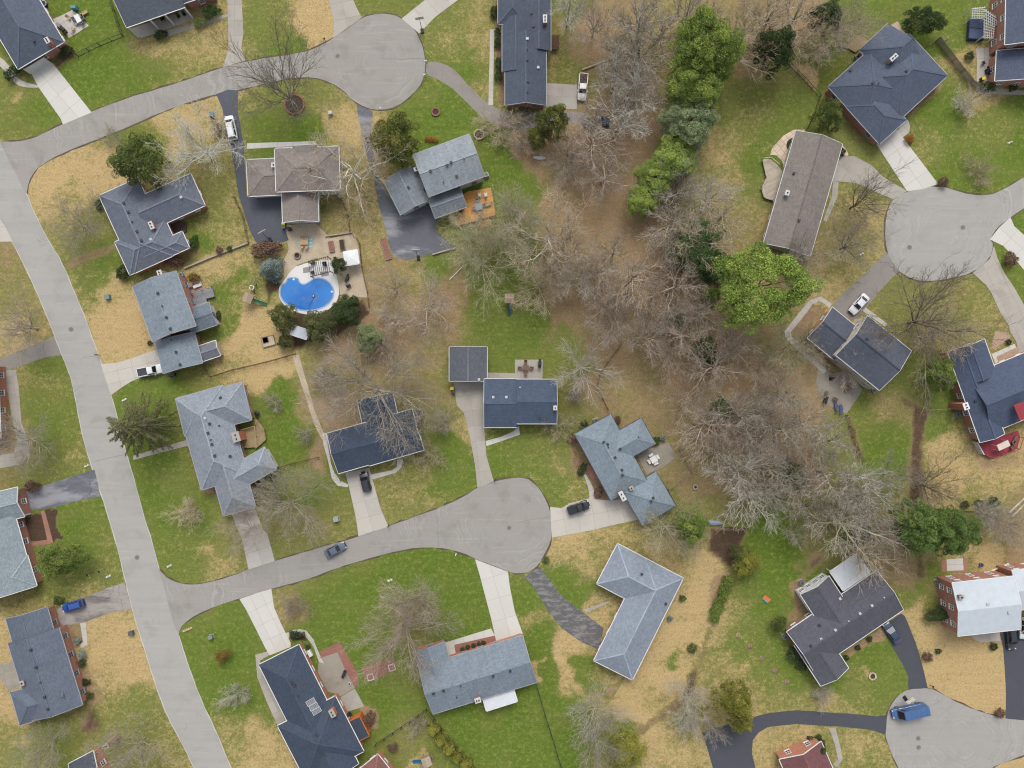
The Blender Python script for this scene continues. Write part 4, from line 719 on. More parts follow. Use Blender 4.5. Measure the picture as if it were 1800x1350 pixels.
def house(label, roof_rgb, wings, wall=RED_BRICK, trim=WHITE, chim=(), vents=(), ridge=True, ridge_gain=1.12, streak=0.12, cat='house', name='house', pvents=()):
    allc = [(w_.o + w_.U * w_.L / 2 + w_.V * w_.W / 2) for w_ in wings]
    O = Vector((sum(c.x for c in allc) / len(allc), sum(c.y for c in allc) / len(allc), 0))
    t = thing(name, label, cat, O)
    L3 = lambda p: (p[0] - O.x, p[1] - O.y, p[2])
    ridge_m = None; lastroof = None
    for i, w_ in enumerate(wings):
        dz = 0.004 * i; h = w_.h + dz
        rgb = w_.rc or roof_rgb; rm = roof_mat(rgb, streak, w_.rk); tr = w_.trim or trim; wl = w_.wall or wall
        L, W, a, b = w_.L, w_.W, w_.a, w_.b; zr = h + w_.rise
        E = [(0, 0, h), (L, 0, h), (L, W, h), (0, W, h)]; R0, R1 = (a, W / 2, zr), (b, W / 2, zr)
        if w_.e == 'ff': E = [(0, 0, h), (L, 0, h), (L, W, h + .25), (0, W, h + .25)]
        g = GB(); sl = math.hypot(W / 2, w_.rise); k = sl / (W / 2)
        def top(pts, uvs): g.poly([L3(w_.w(*p)) for p in pts], uvs)
        if w_.e == 'ff': faces = [(E, [(0, 0), (L, 0), (L, W), (0, W)])]
        else:
            faces = [([E[0], E[1], R1, R0], [(0, 0), (L, 0), (b, sl), (a, sl)]), ([E[2], E[3], R0, R1], [(0, 0), (L, 0), (L - a, sl), (L - b, sl)])]
            if w_.e[1] == 'h': ss = math.hypot(L - b, w_.rise); faces.append(([E[1], E[2], R1], [(0, 0), (W, 0), (W / 2, ss)]))
            if w_.e[0] == 'h': ss = math.hypot(a, w_.rise); faces.append(([E[3], E[0], R0], [(0, 0), (W, 0), (W / 2, ss)]))
        flip = (w_.w(*E[1]) - w_.w(*E[0])).cross(w_.w(*E[3]) - w_.w(*E[0])).z < 0
        for pts, uvs in faces:
            q = list(zip(pts, uvs)); q = q[::-1] if flip else q
            top([x[0] for x in q], [(x[1][0] + 7.3 * i, x[1][1] + 3.1 * i) for x in q])
            g.poly([L3(w_.w(p[0], p[1], p[2] - 0.17)) for p in (pts if flip else pts[::-1])])
        loop = [E[0], E[1]] + ([R1] if w_.e[1] == 'g' else []) + [E[2], E[3]] + ([R0] if w_.e[0] == 'g' else [])
        for j in range(len(loop)):
            p, q = loop[j - 1], loop[j]
            g.poly([L3(w_.w(*p)), L3(w_.w(*q)), L3(w_.w(q[0], q[1], q[2] - .17)), L3(w_.w(p[0], p[1], p[2] - .17))])
        ro = g.build('roof', rm, t); lastroof = ro; w_.obj = ro
        # gutters at the eaves, boards on the gable slopes
        d = 0.07
        edges = [(E[0], E[1], (0, -d)), (E[2], E[3], (0, d))]
        if w_.e[1] in 'hf': edges.append((E[1], E[2], (d, 0)))
        if w_.e[0] in 'hf': edges.append((E[3], E[0], (-d, 0)))
        for p, q, (du, dv) in edges:
            ge = GB(); ge.bar(L3(w_.w(p[0] + du, p[1] + dv, p[2] - 0.02)), L3(w_.w(q[0] + du, q[1] + dv, q[2] - 0.02)), 0.14, 0.13); ge.build('gutter', tr, ro)
        if 'g' in w_.e:
            for side, u in ((0, -0.03), (1, L + 0.03)):
                if w_.e[side] == 'g':
                    je = w_.w(u + (-.7 if side == 0 else .7), W / 2, 0)
                    if any(o2 is not w_ and (o2.roofz(je.x, je.y) or 0) > w_.h - .1 and abs(o2.h - w_.h) < 1 for o2 in wings): continue
                    Rr = (u, W / 2, zr + 0.015)
                    ge = GB()
                    for y in (-0.05, W + 0.05): ge.bar(L3(w_.w(u, y, h + 0.012)), L3(w_.w(*Rr)), 0.09, 0.22)
                    ge.build('rake_board', tr, ro)
        if ridge and w_.e != 'ff' and w_.rk != 'metal':
            ge = GB(); up = Vector((0, 0, 0.035))
            lines = [(R0, R1)] if b > a + 0.1 else []
            if w_.e[0] == 'h': lines += [(E[0], R0), (E[3], R0)]
            if w_.e[1] == 'h': lines += [(E[1], R1), (E[2], R1)]
            for p, q in lines: ge.bar(L3(w_.w(*p) + up), L3(w_.w(*q) + up), 0.30, 0.05)
            if ge.v: ge.build('ridge_cap', roof_mat(tuple(min(235, int(c * ridge_gain)) for c in rgb), streak, 'shingle'), ro)
        if w_.nowall:                   # an open carport or porch: posts
            for u in (0.3, L - 0.3):
                for v in (0.3, W - 0.3):
                    g = GB(); g.box(0, 0, (h - 0.1) / 2, 0.16, 0.16, h - 0.1); p = w_.w(u, v, 0); g.build('post', tr, t, (p.x - O.x, p.y - O.y, 0))
            continue
        o_ = w_.oh; g = GB(); zt = h - 0.12 + w_.p * o_ * 0.5
        cs = [(o_, o_), (L - o_, o_), (L - o_, W - o_), (o_, W - o_)]; rz_ = h + w_.p * (W / 2) - 0.22
        for j in range(4):
            p, q = cs[j], cs[(j + 1) % 4]; ln = math.hypot(q[0] - p[0], q[1] - p[1])
            pts = [L3(w_.w(p[0], p[1], 0)), L3(w_.w(q[0], q[1], 0)), L3(w_.w(q[0], q[1], zt)), L3(w_.w(p[0], p[1], zt))]; uvs = [(0, 0), (ln, 0), (ln, zt), (0, zt)]
            if w_.e != 'ff' and ((j == 1 and w_.e[1] == 'g') or (j == 3 and w_.e[0] == 'g')):
                m_ = ((p[0] + q[0]) / 2, (p[1] + q[1]) / 2); pts.insert(3, L3(w_.w(m_[0], m_[1], rz_))); uvs.insert(3, (ln / 2, rz_))
            g.poly(pts if not flip else pts[::-1], uvs if not flip else uvs[::-1])
        wo_ = g.build('wall', wl, t)
        if w_.win:
            for j in range(4):
                p, q = w_.w(*cs[j], 0), w_.w(*cs[(j + 1) % 4], 0); dv = (q - p); ln = dv.length; dv.normalize()
                nn = Vector((dv.y, -dv.x, 0)) * (-1 if flip else 1); mid_ = (p + q) / 2
                if nn.dot(Vector((-mid_.x, -mid_.y, 0)).normalized()) < 0.10 or ln < 2.4: continue
                n = max(1, int(ln / w_.ws))
                for k_ in range(n):
                    c = p + dv * (ln * (k_ + 0.5) / n); c2 = c + nn * 0.4
                    for zb in ((0.95, 3.65) if w_.h > 4.6 else (0.95,)):
                        if zb + 1.2 > w_.h - 0.1: continue
                        if any(o2 is not w_ and o2.wallrect(c2.x, c2.y, 0.6) and o2.h + 0.4 > zb for o2 in wings): continue
                        f, pn = window_mesh(1.0, 1.25, tr if tr is not DARKTRIM else WHITE)
                        wo = link(bpy.data.objects.new('window', f), t, (c.x - O.x, c.y - O.y, zb), math.atan2(-nn.x, nn.y))
                        link(bpy.data.objects.new('pane', pn), wo)
    def at_roof(px, py):
        z = 3.5
        for _ in range(4):
            q = P(px, py, z); zs = [(w_.roofz(q.x, q.y), w_) for w_ in wings]; zs = [x for x in zs if x[0]]
            if zs: z, best = max(zs, key=lambda x: x[0])
            else: best = wings[0]
        return q, z, best
    for px, py, sx, sy, up, mat, cap in chim:
        q, z, best = at_roof(px, py); ang = math.atan2(best.U.y, best.U.x)
        top_ = z + up; q = P(px, py, top_)
        g = GB(); uvb = len(g.uv); g.box(0, 0, top_ / 2, sx, sy, top_)
        ch = g.build('chimney', mat, t, (q.x - O.x, q.y - O.y, 0), ang)
        g = GB(); g.box(0, 0, top_ + 0.05, sx + 0.14, sy + 0.14, 0.12); g.build('cap', cap, ch)
        for dx in ((-sx * 0.22, sx * 0.22) if sx > 0.9 else (0,)):
            g = GB(); g.cyl((dx, 0, top_ + 0.1), (dx, 0, top_ + 0.38), 0.15, 0.13, 8); g.build('flue', BLACK, ch)
    for lst, vm in ((vents, VENT), (pvents, VENTPALE)):
        for k_, (px, py) in enumerate(lst):
            q, z, best = at_roof(px, py); g = GB()
            if k_ % 3 == 2: g.cyl((0, 0, -0.1), (0, 0, 0.28), 0.10, 0.10, 8); g.cyl((0, 0, 0.28), (0, 0, 0.34), 0.16, 0.16, 8)
            else: g.box(0, 0, 0.10, 0.42, 0.42, 0.24, top=0.82); g.box(0, 0, 0.245, 0.5, 0.5, 0.05)
            ob = g.build('roof_vent', vm, best.obj, (q.x - O.x, q.y - O.y, z), math.atan2(best.U.y, best.U.x))
    return t, O, at_roof

def wall_panel(t, O, a, b, z0, z1, name, mat, proud=0.05, px=True, rows=0, bars=None):
    """A flat panel (garage door, door, big window) fixed to a wall between two ground pixels."""
    p, q = (P(*a), P(*b)) if px else (Vector(a), Vector(b))
    d = q - p; ln = d.length; d.normalize(); n = Vector((d.y, -d.x)); m = (p + q) / 2
    if n.dot(Vector((-m.x, -m.y))) < 0: n = -n
    g = GB(); g.box(0, 0, (z1 - z0) / 2, ln, 0.08, z1 - z0)
    o = g.build(name, mat, t, (m.x - O.x + n.x * proud, m.y - O.y + n.y * proud, z0), math.atan2(-n.x, n.y))
    for k in range(rows):
        g = GB(); g.box(0, 0.05, (z1 - z0) * (k + .5) / rows, ln * 0.97, 0.04, (z1 - z0) / rows - 0.06); g.build('door_panel', mat, o)
    return o
GD = plain('garage_door_white', (214, 214, 210), 0.5, 0.03)
W = Wing
CH = RED_BRICK; CAPW = OFFWHITE; CAPG = plain('chimney_cap_grey', (170, 165, 158), 0.8, 0.1)

# upper left corner
t, O, _ = house('dark blue grey hipped roof in the top left corner above a white garage door', (84, 94, 110),
    [W(Z('A1',(230-1050,170-1280),(125,482),(437,274)), 3.0, .45, 'gh', wall=RED_BRICK), W([(-60,-60),(6,38),(50,8)], 3.2, .45, 'gh')], chim=[(83,71,1.1,.7,1.2,CH,CAPW)], vents=[(60,72)])
wall_panel(t, O, Z1('A1',205,505), Z1('A1',345,420), 0.0, 2.2, 'garage_door', GD, 0.45, rows=4)
t, O, _ = house('slate roof at the top edge over a porch with white columns', (86, 93, 104),
    [W(Z('A1',(882,192),(1292,48),(1160,-330)), 4.1, .35, 'gg', wall=RED_BRICK, oh=2.4), W([(322,6),(375,-12),(360,-60)], 3.6, .4, 'gg', oh=.5)])
for x, y in ((975,262),(1122,212),(1222,176),(1355,130)):
    p = P(*Z1('A1', x - 8, y - 6)); g = GB(); g.box(0, 0, 2.0, .24, .24, 4.0); g.box(0, 0, .1, .36, .36, .2); g.build('porch_column', WHITE, t, (p.x - O.x, p.y - O.y, 0))
g = GB(); g.prism([(P(*q).x - O.x, P(*q).y - O.y) for q in Z('A1',(905,205),(985,268),(1360,135),(1300,70))], 0, 0.12); g.build('porch_floor', CONC_GREY, t)
t, O, _ = house('long dark slate roof running down from the top edge', (76, 85, 100),
    [W([(926,-60),(926,89),(968,89)], 3.2, .38, 'gg', rc=(76,85,100)), W([(888,60),(888,185),(960,185)], 3.15, .38, 'gg'), W([(875.5,-60),(875.5,42),(926,42)], 3.2, .38, 'gh'), W([(883,30),(883,126),(930,126)], 3.1, .38, 'gg', win=False)],
    trim=GREYTRIM, chim=[(958,33,1.5,.7,1.0,CH,CAPW)], vents=[(934,23),(938,46),(927,87),(927,105),(928,143),(928,162)], pvents=[(927,68.5),(946,119)])
# upper right
uv0 = Vector(Z1('A4',425,605)); U_, V_ = Vector((.735,-.678)) / K, Vector((.668,.744)) / K
q = lambda u, v: tuple(uv0 + U_ * u + V_ * v)
t, O, _ = house('big dark blue grey hipped roof with a pale driveway at upper right', (82, 92, 110),
    [W([q(-3,-3),q(-3,395),q(395,395)], 3.0, .40, 'hh'), W([q(200,102),q(664,102),q(664,505)], 3.0, .40, 'hh'), W([q(329,-45),q(602,-45),q(602,330)], 3.0, .40, 'hg'), W([q(-5,180),q(-5,533),q(248,533)], 3.0, .40, 'hh')],
    trim=GREYTRIM, chim=[(1571,101,1.6,.7,1.0,BROWN_BRICK,CAPW)], vents=[(1495,124),(1534,146),(1544,147),(1593,125)], ridge_gain=1.05)
t2, O2, _ = house('tan slatted awning roof on the top corner of the big dark hipped roof', (172, 150, 126), [W(Z('A4',(835,190),(905,150),(1015,272)), 2.6, .1, 'ff', nowall=True, rk='metal', trim=WOOD)], ridge=False, cat='awning', name='patio_awning')
t, O, _ = house('tall brick house cut by the right edge with slate blue roofs', (80, 90, 110),
    [W(Z('A4',(1665,-120),(1655,312),(2200,312)), 5.6, .4, 'gg'), W(Z('A4',(1585,565),(1598,352),(2200,360)), 3.2, .35, 'gg')], trim=WHITE)
t, O, _ = house('long straight grey brown gable roof with a white capped chimney', (132, 124, 118),
    [W([(1481,253),(1424,451),(1342,428)], 3.4, .30, 'gg', wall=TAN_SIDING)], chim=[(1384,339,.9,.7,.9,WHITE_SIDING,CAPW)], trim=OFFWHITE, ridge_gain=.86, vents=[(1395,305),(1404,388)])
t, O, _ = house('split level dark roof with a cream gable wall between its two halves', (84, 90, 104),
    [W([(1525,555),(1602,617),(1545,685)], 5.4, .34, 'gg', wall=CREAM_SIDING, oh=.12), W([(1463,540),(1511,579),(1466,632)], 3.2, .34, 'gg', wall=ORANGE_BRICK)], trim=OFFWHITE, ridge_gain=.75, streak=.16, vents=[(1523,596)])
t, O, _ = house('blue grey roof with a red deck at its lower end at the right edge', (74, 85, 108),
    [W([(1666,618),(1723,778),(1766,763)], 3.6, .38, 'gg', wall=RED_BRICK), W([(1850,600),(1700,662),(1740,762)], 3.5, .38, 'gg', wall=RED_BRICK), W([(1668,618),(1690,680),(1752,657)], 3.6, .38, 'gg', wall=RED_BRICK)],
    chim=[(1698,714,1.3,1.0,1.3,CH,WHITE)], vents=[(1722,705)])
# left column
t, O, _ = house('dark grey hipped roof wrapped round a small courtyard deck', (106, 113, 126),
    [W([(242,313),(304,449.5),(236,480)], 3.0, .45, 'hh'), W([(238,349),(335,305),(362.6,360)], 3.0, .45, 'gh'), W([(290,385),(201.5,425.6),(228,483.5)], 3.0, .45, 'hh'), W([(250,438.5),(320,406.7),(332,435.7)], 3.0, .45, 'gh')],
    chim=[(266,396,1.5,.7,1.0,CH,CAPW)], vents=[(218,357),(226,373),(233,390),(241,407),(249,423)], pvents=[(266,421),(319,347)], ridge_gain=1.16)
t, O, _ = house('two storey pale blue grey shingle roof beside a white pickup', (130, 142, 152),
    [W([(233,503.7),(268,600.6),(345,575.5)], 5.4, .30, 'gg', wall=RED_BRICK), W([(272,602),(287,657),(355,634.6)], 3.1, .30, 'gg', wall=RED_BRICK), W([(324,546),(368,531),(386,569)], 2.9, .35, 'gg', wall=WHITE_SIDING, rc=(112,124,136))],
    trim=GREYTRIM, chim=[(281,481,1.3,.8,.8,CH,CAPW)], vents=[(270,495),(278,516),(286,538),(293,558),(300,578),(302,598),(310,619),(317,641)], ridge=True, ridge_gain=1.0, streak=.16)
t, O, _ = house('small grey gabled garden shed behind the two storey pale blue roof', (118, 122, 130), [W([(347.5,609),(379,598.5),(388,624.6)], 2.3, .4, 'gg', wall=TAN_SIDING, oh=.2, win=False)], cat='shed', name='garden_shed')
t, O, _ = house('pale blue grey hipped roof with a side path across from the dark spruce', (139, 147, 156),
    [W([(308.5,701),(426,672),(443,738)], 3.0, .45, 'hh'), W([(308.5,701),(354,861),(437,838)], 3.0, .45, 'hh'), W([(400,823),(465,786),(477,829)], 3.0, .42, 'gh', wall=WHITE_SIDING), W([(366,812),(393,906.6),(449,890)], 3.0, .45, 'gh', rc=(132,138,148))],
    trim=GREYTRIM, chim=[(415,768,1.9,1.4,1.0,ORANGE_BRICK,CAPG)], vents=[(369,745),(366,761),(371,773),(373,781),(378,801),(386,748),(388,699),(405,802)], pvents=[(361,735)], wall=RED_BRICK)
t, O, _ = house('pale blue grey roof with a white garage door and two bins at left edge', (138, 149, 156),
    [W([(-70,935),(43,908),(28,857)], 3.0, .4, 'gg', wall=RED_BRICK), W([(26,905),(62,1031),(-40,1060)], 3.0, .4, 'gg'), W([(-30,1000),(48,976),(60,1031)], 3.02, .4, 'gh')], chim=())
wall_panel(t, O, Z1('C1',150,730), Z1('C1',215,890), 0.0, 2.2, 'garage_door', GD, 0.15, rows=4)
t, O, _ = house('brick wall and front windows of a house cut by the left edge', (110, 108, 110), [W([(-4,640),(1,772),(-70,775)], 3.0, .4, 'hh', wall=ORANGE_BRICK)], wall=ORANGE_BRICK)
t, O, _ = house('dark slate roof above a brick front with an arched white door', (98, 107, 122),
    [W([(10,1088),(28,1150),(100,1127)], 3.0, .36, 'gg'), W([(103,1103),(145,1239),(56,1268)], 3.05, .36, 'gg', oh=.3), W([(110,1190),(18,1217),(34,1275)], 3.0, .36, 'gh', oh=.3)], trim=GREYTRIM, vents=[(55,1142),(64,1173),(72,1199),(79,1225),(85,1246)], chim=[(39,1201,.9,.7,.7,CH,CAPG)], ridge_gain=1.04)
wall_panel(t, O, Z1('D1',384,244), Z1('D1',421,384), 0.0, 2.3, 'garage_door', plain('garage_door_taupe', (196,186,178), .6, .04), 0.05, rows=4)
t, O, _ = house('dark roof under a leaning grey trunk at the bottom left edge', (78, 82, 92), [W([(120,1343),(164,1320),(190,1372)], 3.0, .4, 'gg')], chim=[(186,1312,1.0,.8,.8,CH,CAPG)], wall=ORANGE_BRICK)
# top centre
t, O, _ = house('brown grey two storey roof with a white gabled garage wing', (140, 130, 124),
    [W([(482.7,261),(595,257),(598.5,333)], 5.3, .32, 'hh', wall=WHITE_SIDING, rc=(140,130,124)), W([(433,281),(492,278),(494,342)], 3.2, .3, 'hg', wall=WHITE_SIDING), W([(558,330),(560,389),(497,391)], 3.3, .36, 'gg', wall=WHITE_SIDING), W([(514,256),(558,254),(559,275)], 5.32, .2, 'hh', wall=WHITE_SIDING, win=False)],
    chim=[(481,290,.8,.8,1.2,CH,CAPW)], vents=[(545,299)], streak=.15, ridge_gain=1.02)
t, O, _ = house('two storey silver grey roof with an orange timber deck', (142, 150, 157),
    [W([(726,272),(825,235.5),(850,310)], 5.2, .32, 'gg', wall=WHITE_SIDING), W([(728,291),(758,351),(701,371)], 3.2, .3, 'gg', wall=WHITE_SIDING, rc=(126,134,141)), W([(752,348),(808,328),(816,365)], 3.1, .3, 'gg', wall=WHITE_SIDING, rc=(112,120,128))],
    trim=GREYTRIM, chim=[(732,297,.9,.7,1.0,CH,CAPW)], vents=[(793,286),(786,291),(816,281),(757,301),(803,310),(780,321),(747,335),(718,330)], streak=.22)
# centre
t, O, _ = house('open carport with a plain dark ribbed roof', (94, 97, 105), [W([(856,609.5),(856,670),(790,670)], 2.8, .22, 'gg', nowall=True, rk='shingle', trim=OFFWHITE)], cat='carport', name='carport', pvents=[(842,667)], ridge_gain=1.2)
t, O, _ = house('dark blue gable roof joined to the open carport', (72, 86, 106),
    [W([(908,667),(978.7,667),(978.7,744.5)], 3.3, .30, 'gg', wall=BROWN_BRICK), W([(851,666),(908,666),(908,751)], 3.0, .30, 'gg', wall=BROWN_BRICK)], chim=[(976,717,.6,.8,.7,CH,CAPW)], vents=[(948,734)], pvents=[(867,698),(890,698),(914,681)], trim=OFFWHITE)
t, O, _ = house('dark shingle gable roof with brick end wall and a black car below', (66, 78, 96),
    [W([(628,747),(724.5,719),(744.6,791)], 3.1, .28, 'gg', wall=RED_BRICK, oh=.35), W([(574.7,762),(640,743.5),(659,814)], 3.0, .28, 'gg', wall=RED_BRICK), W([(700,735),(690,690),(629,708)], 2.9, .2, 'gg', wall=RED_BRICK)],
    chim=[(734,735,1.0,.7,1.1,CH,CAPG)], pvents=[(735,739)])
t, O, _ = house('pale blue grey hipped roof with a square garage wing right of the court', (130, 143, 153),
    [W([(1010,763),(1074,880),(1137,844)], 3.0, .40, 'hh'), W([(1065,770),(1127,735),(1150.5,781)], 3.0, .36, 'gh'), W([(1153,829),(1188,889),(1127,920.5)], 2.8, .40, 'hh')],
    chim=[(1094,872,1.9,.8,1.0,ORANGE_BRICK,CAPW),(1110,858,.7,.7,.8,ORANGE_BRICK,CAPG)], vents=[(1061,777),(1068,781),(1069,786),(1090,789),(1081,804),(1115,803),(1093,826),(1094,835),(1122,768),(1148,875),(1144,881)], trim=DARKTRIM, ridge_gain=1.03)
t, O, _ = house('L shaped pale blue roof with white gutters and light ridge lines', (137, 147, 159),
    [W([(1049,1026),(1164,1086.5),(1201,1016.5)], 3.0, .38, 'hh'), W([(1201,1016),(1111.5,1195),(1044,1161)], 3.0, .38, 'hh')], vents=[(1128,1009),(1170,1061)], ridge_gain=1.18, trim=WHITE)
# bottom centre
t, O, _ = house('pale grey gable roof with a white metal patio cover', (126, 138, 149),
    [W([(736,1173),(919,1117),(941.5,1200)], 3.1, .34, 'gg', wall=ORANGE_BRICK), W([(800,1190),(781,1128),(727,1144.5)], 3.05, .3, 'gg', wall=ORANGE_BRICK)],
    trim=GREYTRIM, chim=[(840,1231,1.1,.9,1.0,CH,CAPW)], vents=[(762,1219),(780,1214),(810,1205),(867,1188),(897,1179),(803,1225)], ridge_gain=1.06, streak=.14)
t2, O2, _ = house('white ribbed metal patio cover on the back of the pale grey gable roof', (206, 211, 216), [W([(849,1229),(903,1212),(906,1233)], 2.6, .1, 'ff', nowall=True, rk='metal', trim=WHITE)], ridge=False, cat='patio cover', name='patio_cover')
t, O, RF = house('long dark blue roof carrying three small solar panels', (62, 73, 90),
    [W([(455,1168.6),(560,1378),(630,1342)], 3.0, .34, 'hg', wall=ORANGE_BRICK), W([(488,1276),(538,1373),(640,1322)], 3.05, .34, 'hh', wall=ORANGE_BRICK)],
    chim=[(584,1254,1.5,.9,1.0,ORANGE_BRICK,CAPG)], vents=[(513,1200),(518,1204),(524,1222),(569,1324),(556,1292)], wall=ORANGE_BRICK)
t3, O3, _ = house('flat black extension roof edged with orange boards', (56, 64, 78), [W([(592,1279.5),(609,1313),(650,1294.6)], 2.6, .1, 'ff', wall=plain('orange_boards', (196,112,60), .7, .1), trim=plain('orange_boards', (196,112,60), .7, .1), oh=.05)], ridge=False, cat='extension', name='extension_roof')
for k in range(3):                      # solar panels
    px, py = 550.5 + 5.6 * k * .92 - 4, 1235.5 + 10 * k * .8 - 2
    q_, z_, bw = RF(px, py); ang = math.atan2(bw.U.y, bw.U.x); sgn = 1 if bw.uv(q_.x, q_.y)[1] < bw.W / 2 else -1
    p = thing('solar_panel', ('top', 'middle', 'bottom')[k] + ' solar panel of the three on the long dark blue roof', 'solar panel', (q_.x, q_.y, z_ + .1), ang, 'solar panels in a row on a roof')
    tilt = math.atan(bw.p) * sgn; vflip = 1 if bw.V.dot(Vector((-bw.U.y, bw.U.x))) > 0 else -1
    p.rotation_euler = (tilt * vflip, 0, ang)
    g = GB(); g.box(0, 0, 0.02, 1.02, 1.75, 0.05); g.build('frame', WHITE, p)
    g = GB()
    for a in range(3):
        for b_ in range(5): g.box(-.315 + .315 * a, -.66 + .33 * b_, .05, .295, .31, .012)
    tag(g.build('cells', glass_mat('solar_cells', (112, 116, 128)), p), kind='stuff')
# bottom right
t, O, _ = house('very dark cross gabled roof with a white glassed gable and black driveway', (88, 88, 98),
    [W([(1383,1111),(1541,1003),(1590.5,1070)], 3.0, .36, 'gg', wall=BROWN_BRICK), W([(1396,1134),(1443,1206),(1492,1175)], 2.95, .36, 'gg', wall=BROWN_BRICK), W([(1452,1114),(1407,1045),(1457,1012.5)], 3.15, .36, 'gg', wall=WHITE_SIDING, oh=.08, ws=1.5)],
    vents=[(1425,1135),(1440,1099),(1444,1124)], pvents=[(1443,1123),(1468,1107),(1491,1091),(1511,1078),(1532,1064),(1553,1050),(1476,1052)], ridge_gain=.98, streak=.16)
t2, O2, _ = house('square white translucent patio roof under bare branches', (206, 210, 214), [W([(1459,1005),(1506,973),(1534,1002)], 2.7, .1, 'ff', nowall=True, rk='metal', trim=WHITE)], ridge=False, cat='patio cover', name='patio_cover')
t, O, _ = house('bright white metal roof on a tall brick gable at the right edge', (196, 204, 212),
    [W([(1673.6,1025),(1783,1013),(1794,1106)], 5.8, .22, 'gg', wall=RED_BRICK, rk='metal', oh=.25), W([(1778,1003),(1900,990),(1908,1060)], 5.0, .22, 'gg', wall=RED_BRICK, rk='metal', oh=.25)], chim=[(1690,1050,.8,.6,.7,BROWN_BRICK,CAPG)], pvents=[(1736,1062),(1773,1076)])
t, O, _ = house('dull red roof with an orange brick gable at the bottom right edge', (118, 78, 80),
    [W([(1398,1400),(1370,1335),(1444.5,1306)], 3.2, .36, 'gg', wall=ORANGE_BRICK, oh=.3)])
t, O, _ = house('brownish red hipped roof corner at the bottom edge near yellow cedars', (128, 88, 82), [W([(664,1326),(740,1420),(660,1480)], 3.0, .4, 'hh', wall=ORANGE_BRICK)], wall=ORANGE_BRICK)
t, O, _ = house('small white gambrel garden shed among evergreens below the pool', (196, 202, 212), [W(Z('B2',(262,918),(240,985),(345,1030)), 2.4, .4, 'gg', wall=WHITE_SIDING, oh=.15, win=False, rk='metal')], cat='shed', name='garden_shed')
t, O, _ = house('square white canvas canopy above the pool terrace', (228, 230, 232), [W(Z('B2',(610,408),(705,393),(722,488)), 2.5, .12, 'hh', nowall=True, rk='metal', trim=WHITE)], ridge=False, cat='canopy', name='garden_canopy')
# ------------------------------------------------------------------ trees: a few grown forms, each planted many times with its own size and turn
BARK = {k: bark_mat('bark_' + k, *v) for k, v in {'grey': ((191, 182, 165), (152, 143, 128)), 'pale': ((223, 216, 196), (189, 179, 161)), 'white': ((237, 238, 232), (219, 212, 191)), 'dark': ((142, 131, 116), (107, 98, 86)), 'pink': ((200, 184, 165), (162, 148, 133)),
        'tan': ((216, 200, 170), (179, 163, 139)), 'olive': ((205, 200, 166), (162, 157, 125)), 'silver': ((213, 207, 193), (172, 165, 151)), 'red': ((165, 136, 121), (132, 107, 96))}.items()}

def tubes(polys, sides):
    """polys: list of (points n x 3, radii n) -> vertices and quads of tapering tubes, all with the same number of sides."""
    V, F, base = [], [], 0
    by = {}
    for p, r in polys: by.setdefault(len(p), []).append((p, r))
    for n, lst in by.items():
        Pn = np.array([p for p, _ in lst], float); Rn = np.array([r for _, r in lst], float)      # m,n,3 / m,n
        T = np.gradient(Pn, axis=1); T /= np.linalg.norm(T, axis=2, keepdims=True) + 1e-9
        ref = np.where(np.abs(T[:, :, 2:3]) > 0.9, np.array([1.0, 0, 0]), np.array([0, 0, 1.0]))
        A = np.cross(T, ref); A /= np.linalg.norm(A, axis=2, keepdims=True) + 1e-9; B = np.cross(T, A)
        an = np.arange(sides) * 2 * math.pi / sides
        ring = Pn[:, :, None, :] + Rn[:, :, None, None] * (A[:, :, None, :] * np.cos(an)[None, None, :, None] + B[:, :, None, :] * np.sin(an)[None, None, :, None])
        m = len(lst); V.append(ring.reshape(-1, 3))
        idx = np.arange(m * n * sides).reshape(m, n, sides) + base
        nx_ = np.roll(idx, -1, axis=2)
        F.append(np.stack([idx[:, :-1], nx_[:, :-1], nx_[:, 1:], idx[:, 1:]], -1).reshape(-1, 4)); base += m * n * sides
    return np.concatenate(V), np.concatenate(F)

def rot_about(d, ang, az):
    a = d.orthogonal().normalized(); b = d.cross(a)
    return (d * math.cos(ang) + (a * math.cos(az) + b * math.sin(az)) * math.sin(ang)).normalized()

STY = {  # trunk fraction, per level: count, angle lo-hi, length ratio; wobble; upward pull
 'spread': dict(tf=.24, n=(13, 7, 6, 5), ang=((30, 70), (22, 46), (20, 45), (16, 42)), lr=(.60, .54, .58, .62), wob=.09, up=(.0, .05, .04, .03, .02), t0=(.45, .2, .15, .1), r0=.165, rm=.013),
 'vase':   dict(tf=.20, n=(10, 6, 6, 5), ang=((18, 46), (18, 36), (18, 38), (15, 36)), lr=(.66, .54, .54, .60), wob=.06, up=(.0, .03, .03, .03, .02), t0=(.6, .2, .15, .1), r0=.27, rm=.015),
 'woods':  dict(tf=.55, n=(11, 6, 5, 3), ang=((30, 62), (18, 40), (16, 36), (14, 34)), lr=(.50, .56, .60, .66), wob=.09, up=(.0, .09, .05, .03, .02), t0=(.30, .2, .15, .1), r0=.24, rm=.015),
 'crook':  dict(tf=.28, n=(9, 7, 6, 5), ang=((40, 72), (32, 60), (28, 58), (25, 55)), lr=(.62, .56, .56, .60), wob=.19, up=(.0, .05, .02, .02, .0), t0=(.45, .2, .15, .15), r0=.30, rm=.020),
 'orn':    dict(tf=.14, n=(11, 7, 6, 6), ang=((30, 72), (25, 50), (22, 48), (20, 48)), lr=(.62, .56, .58, .62), wob=.12, up=(.0, .05, .04, .03, .02), t0=(.4, .15, .1, .1), r0=.085, rm=.0075),
}
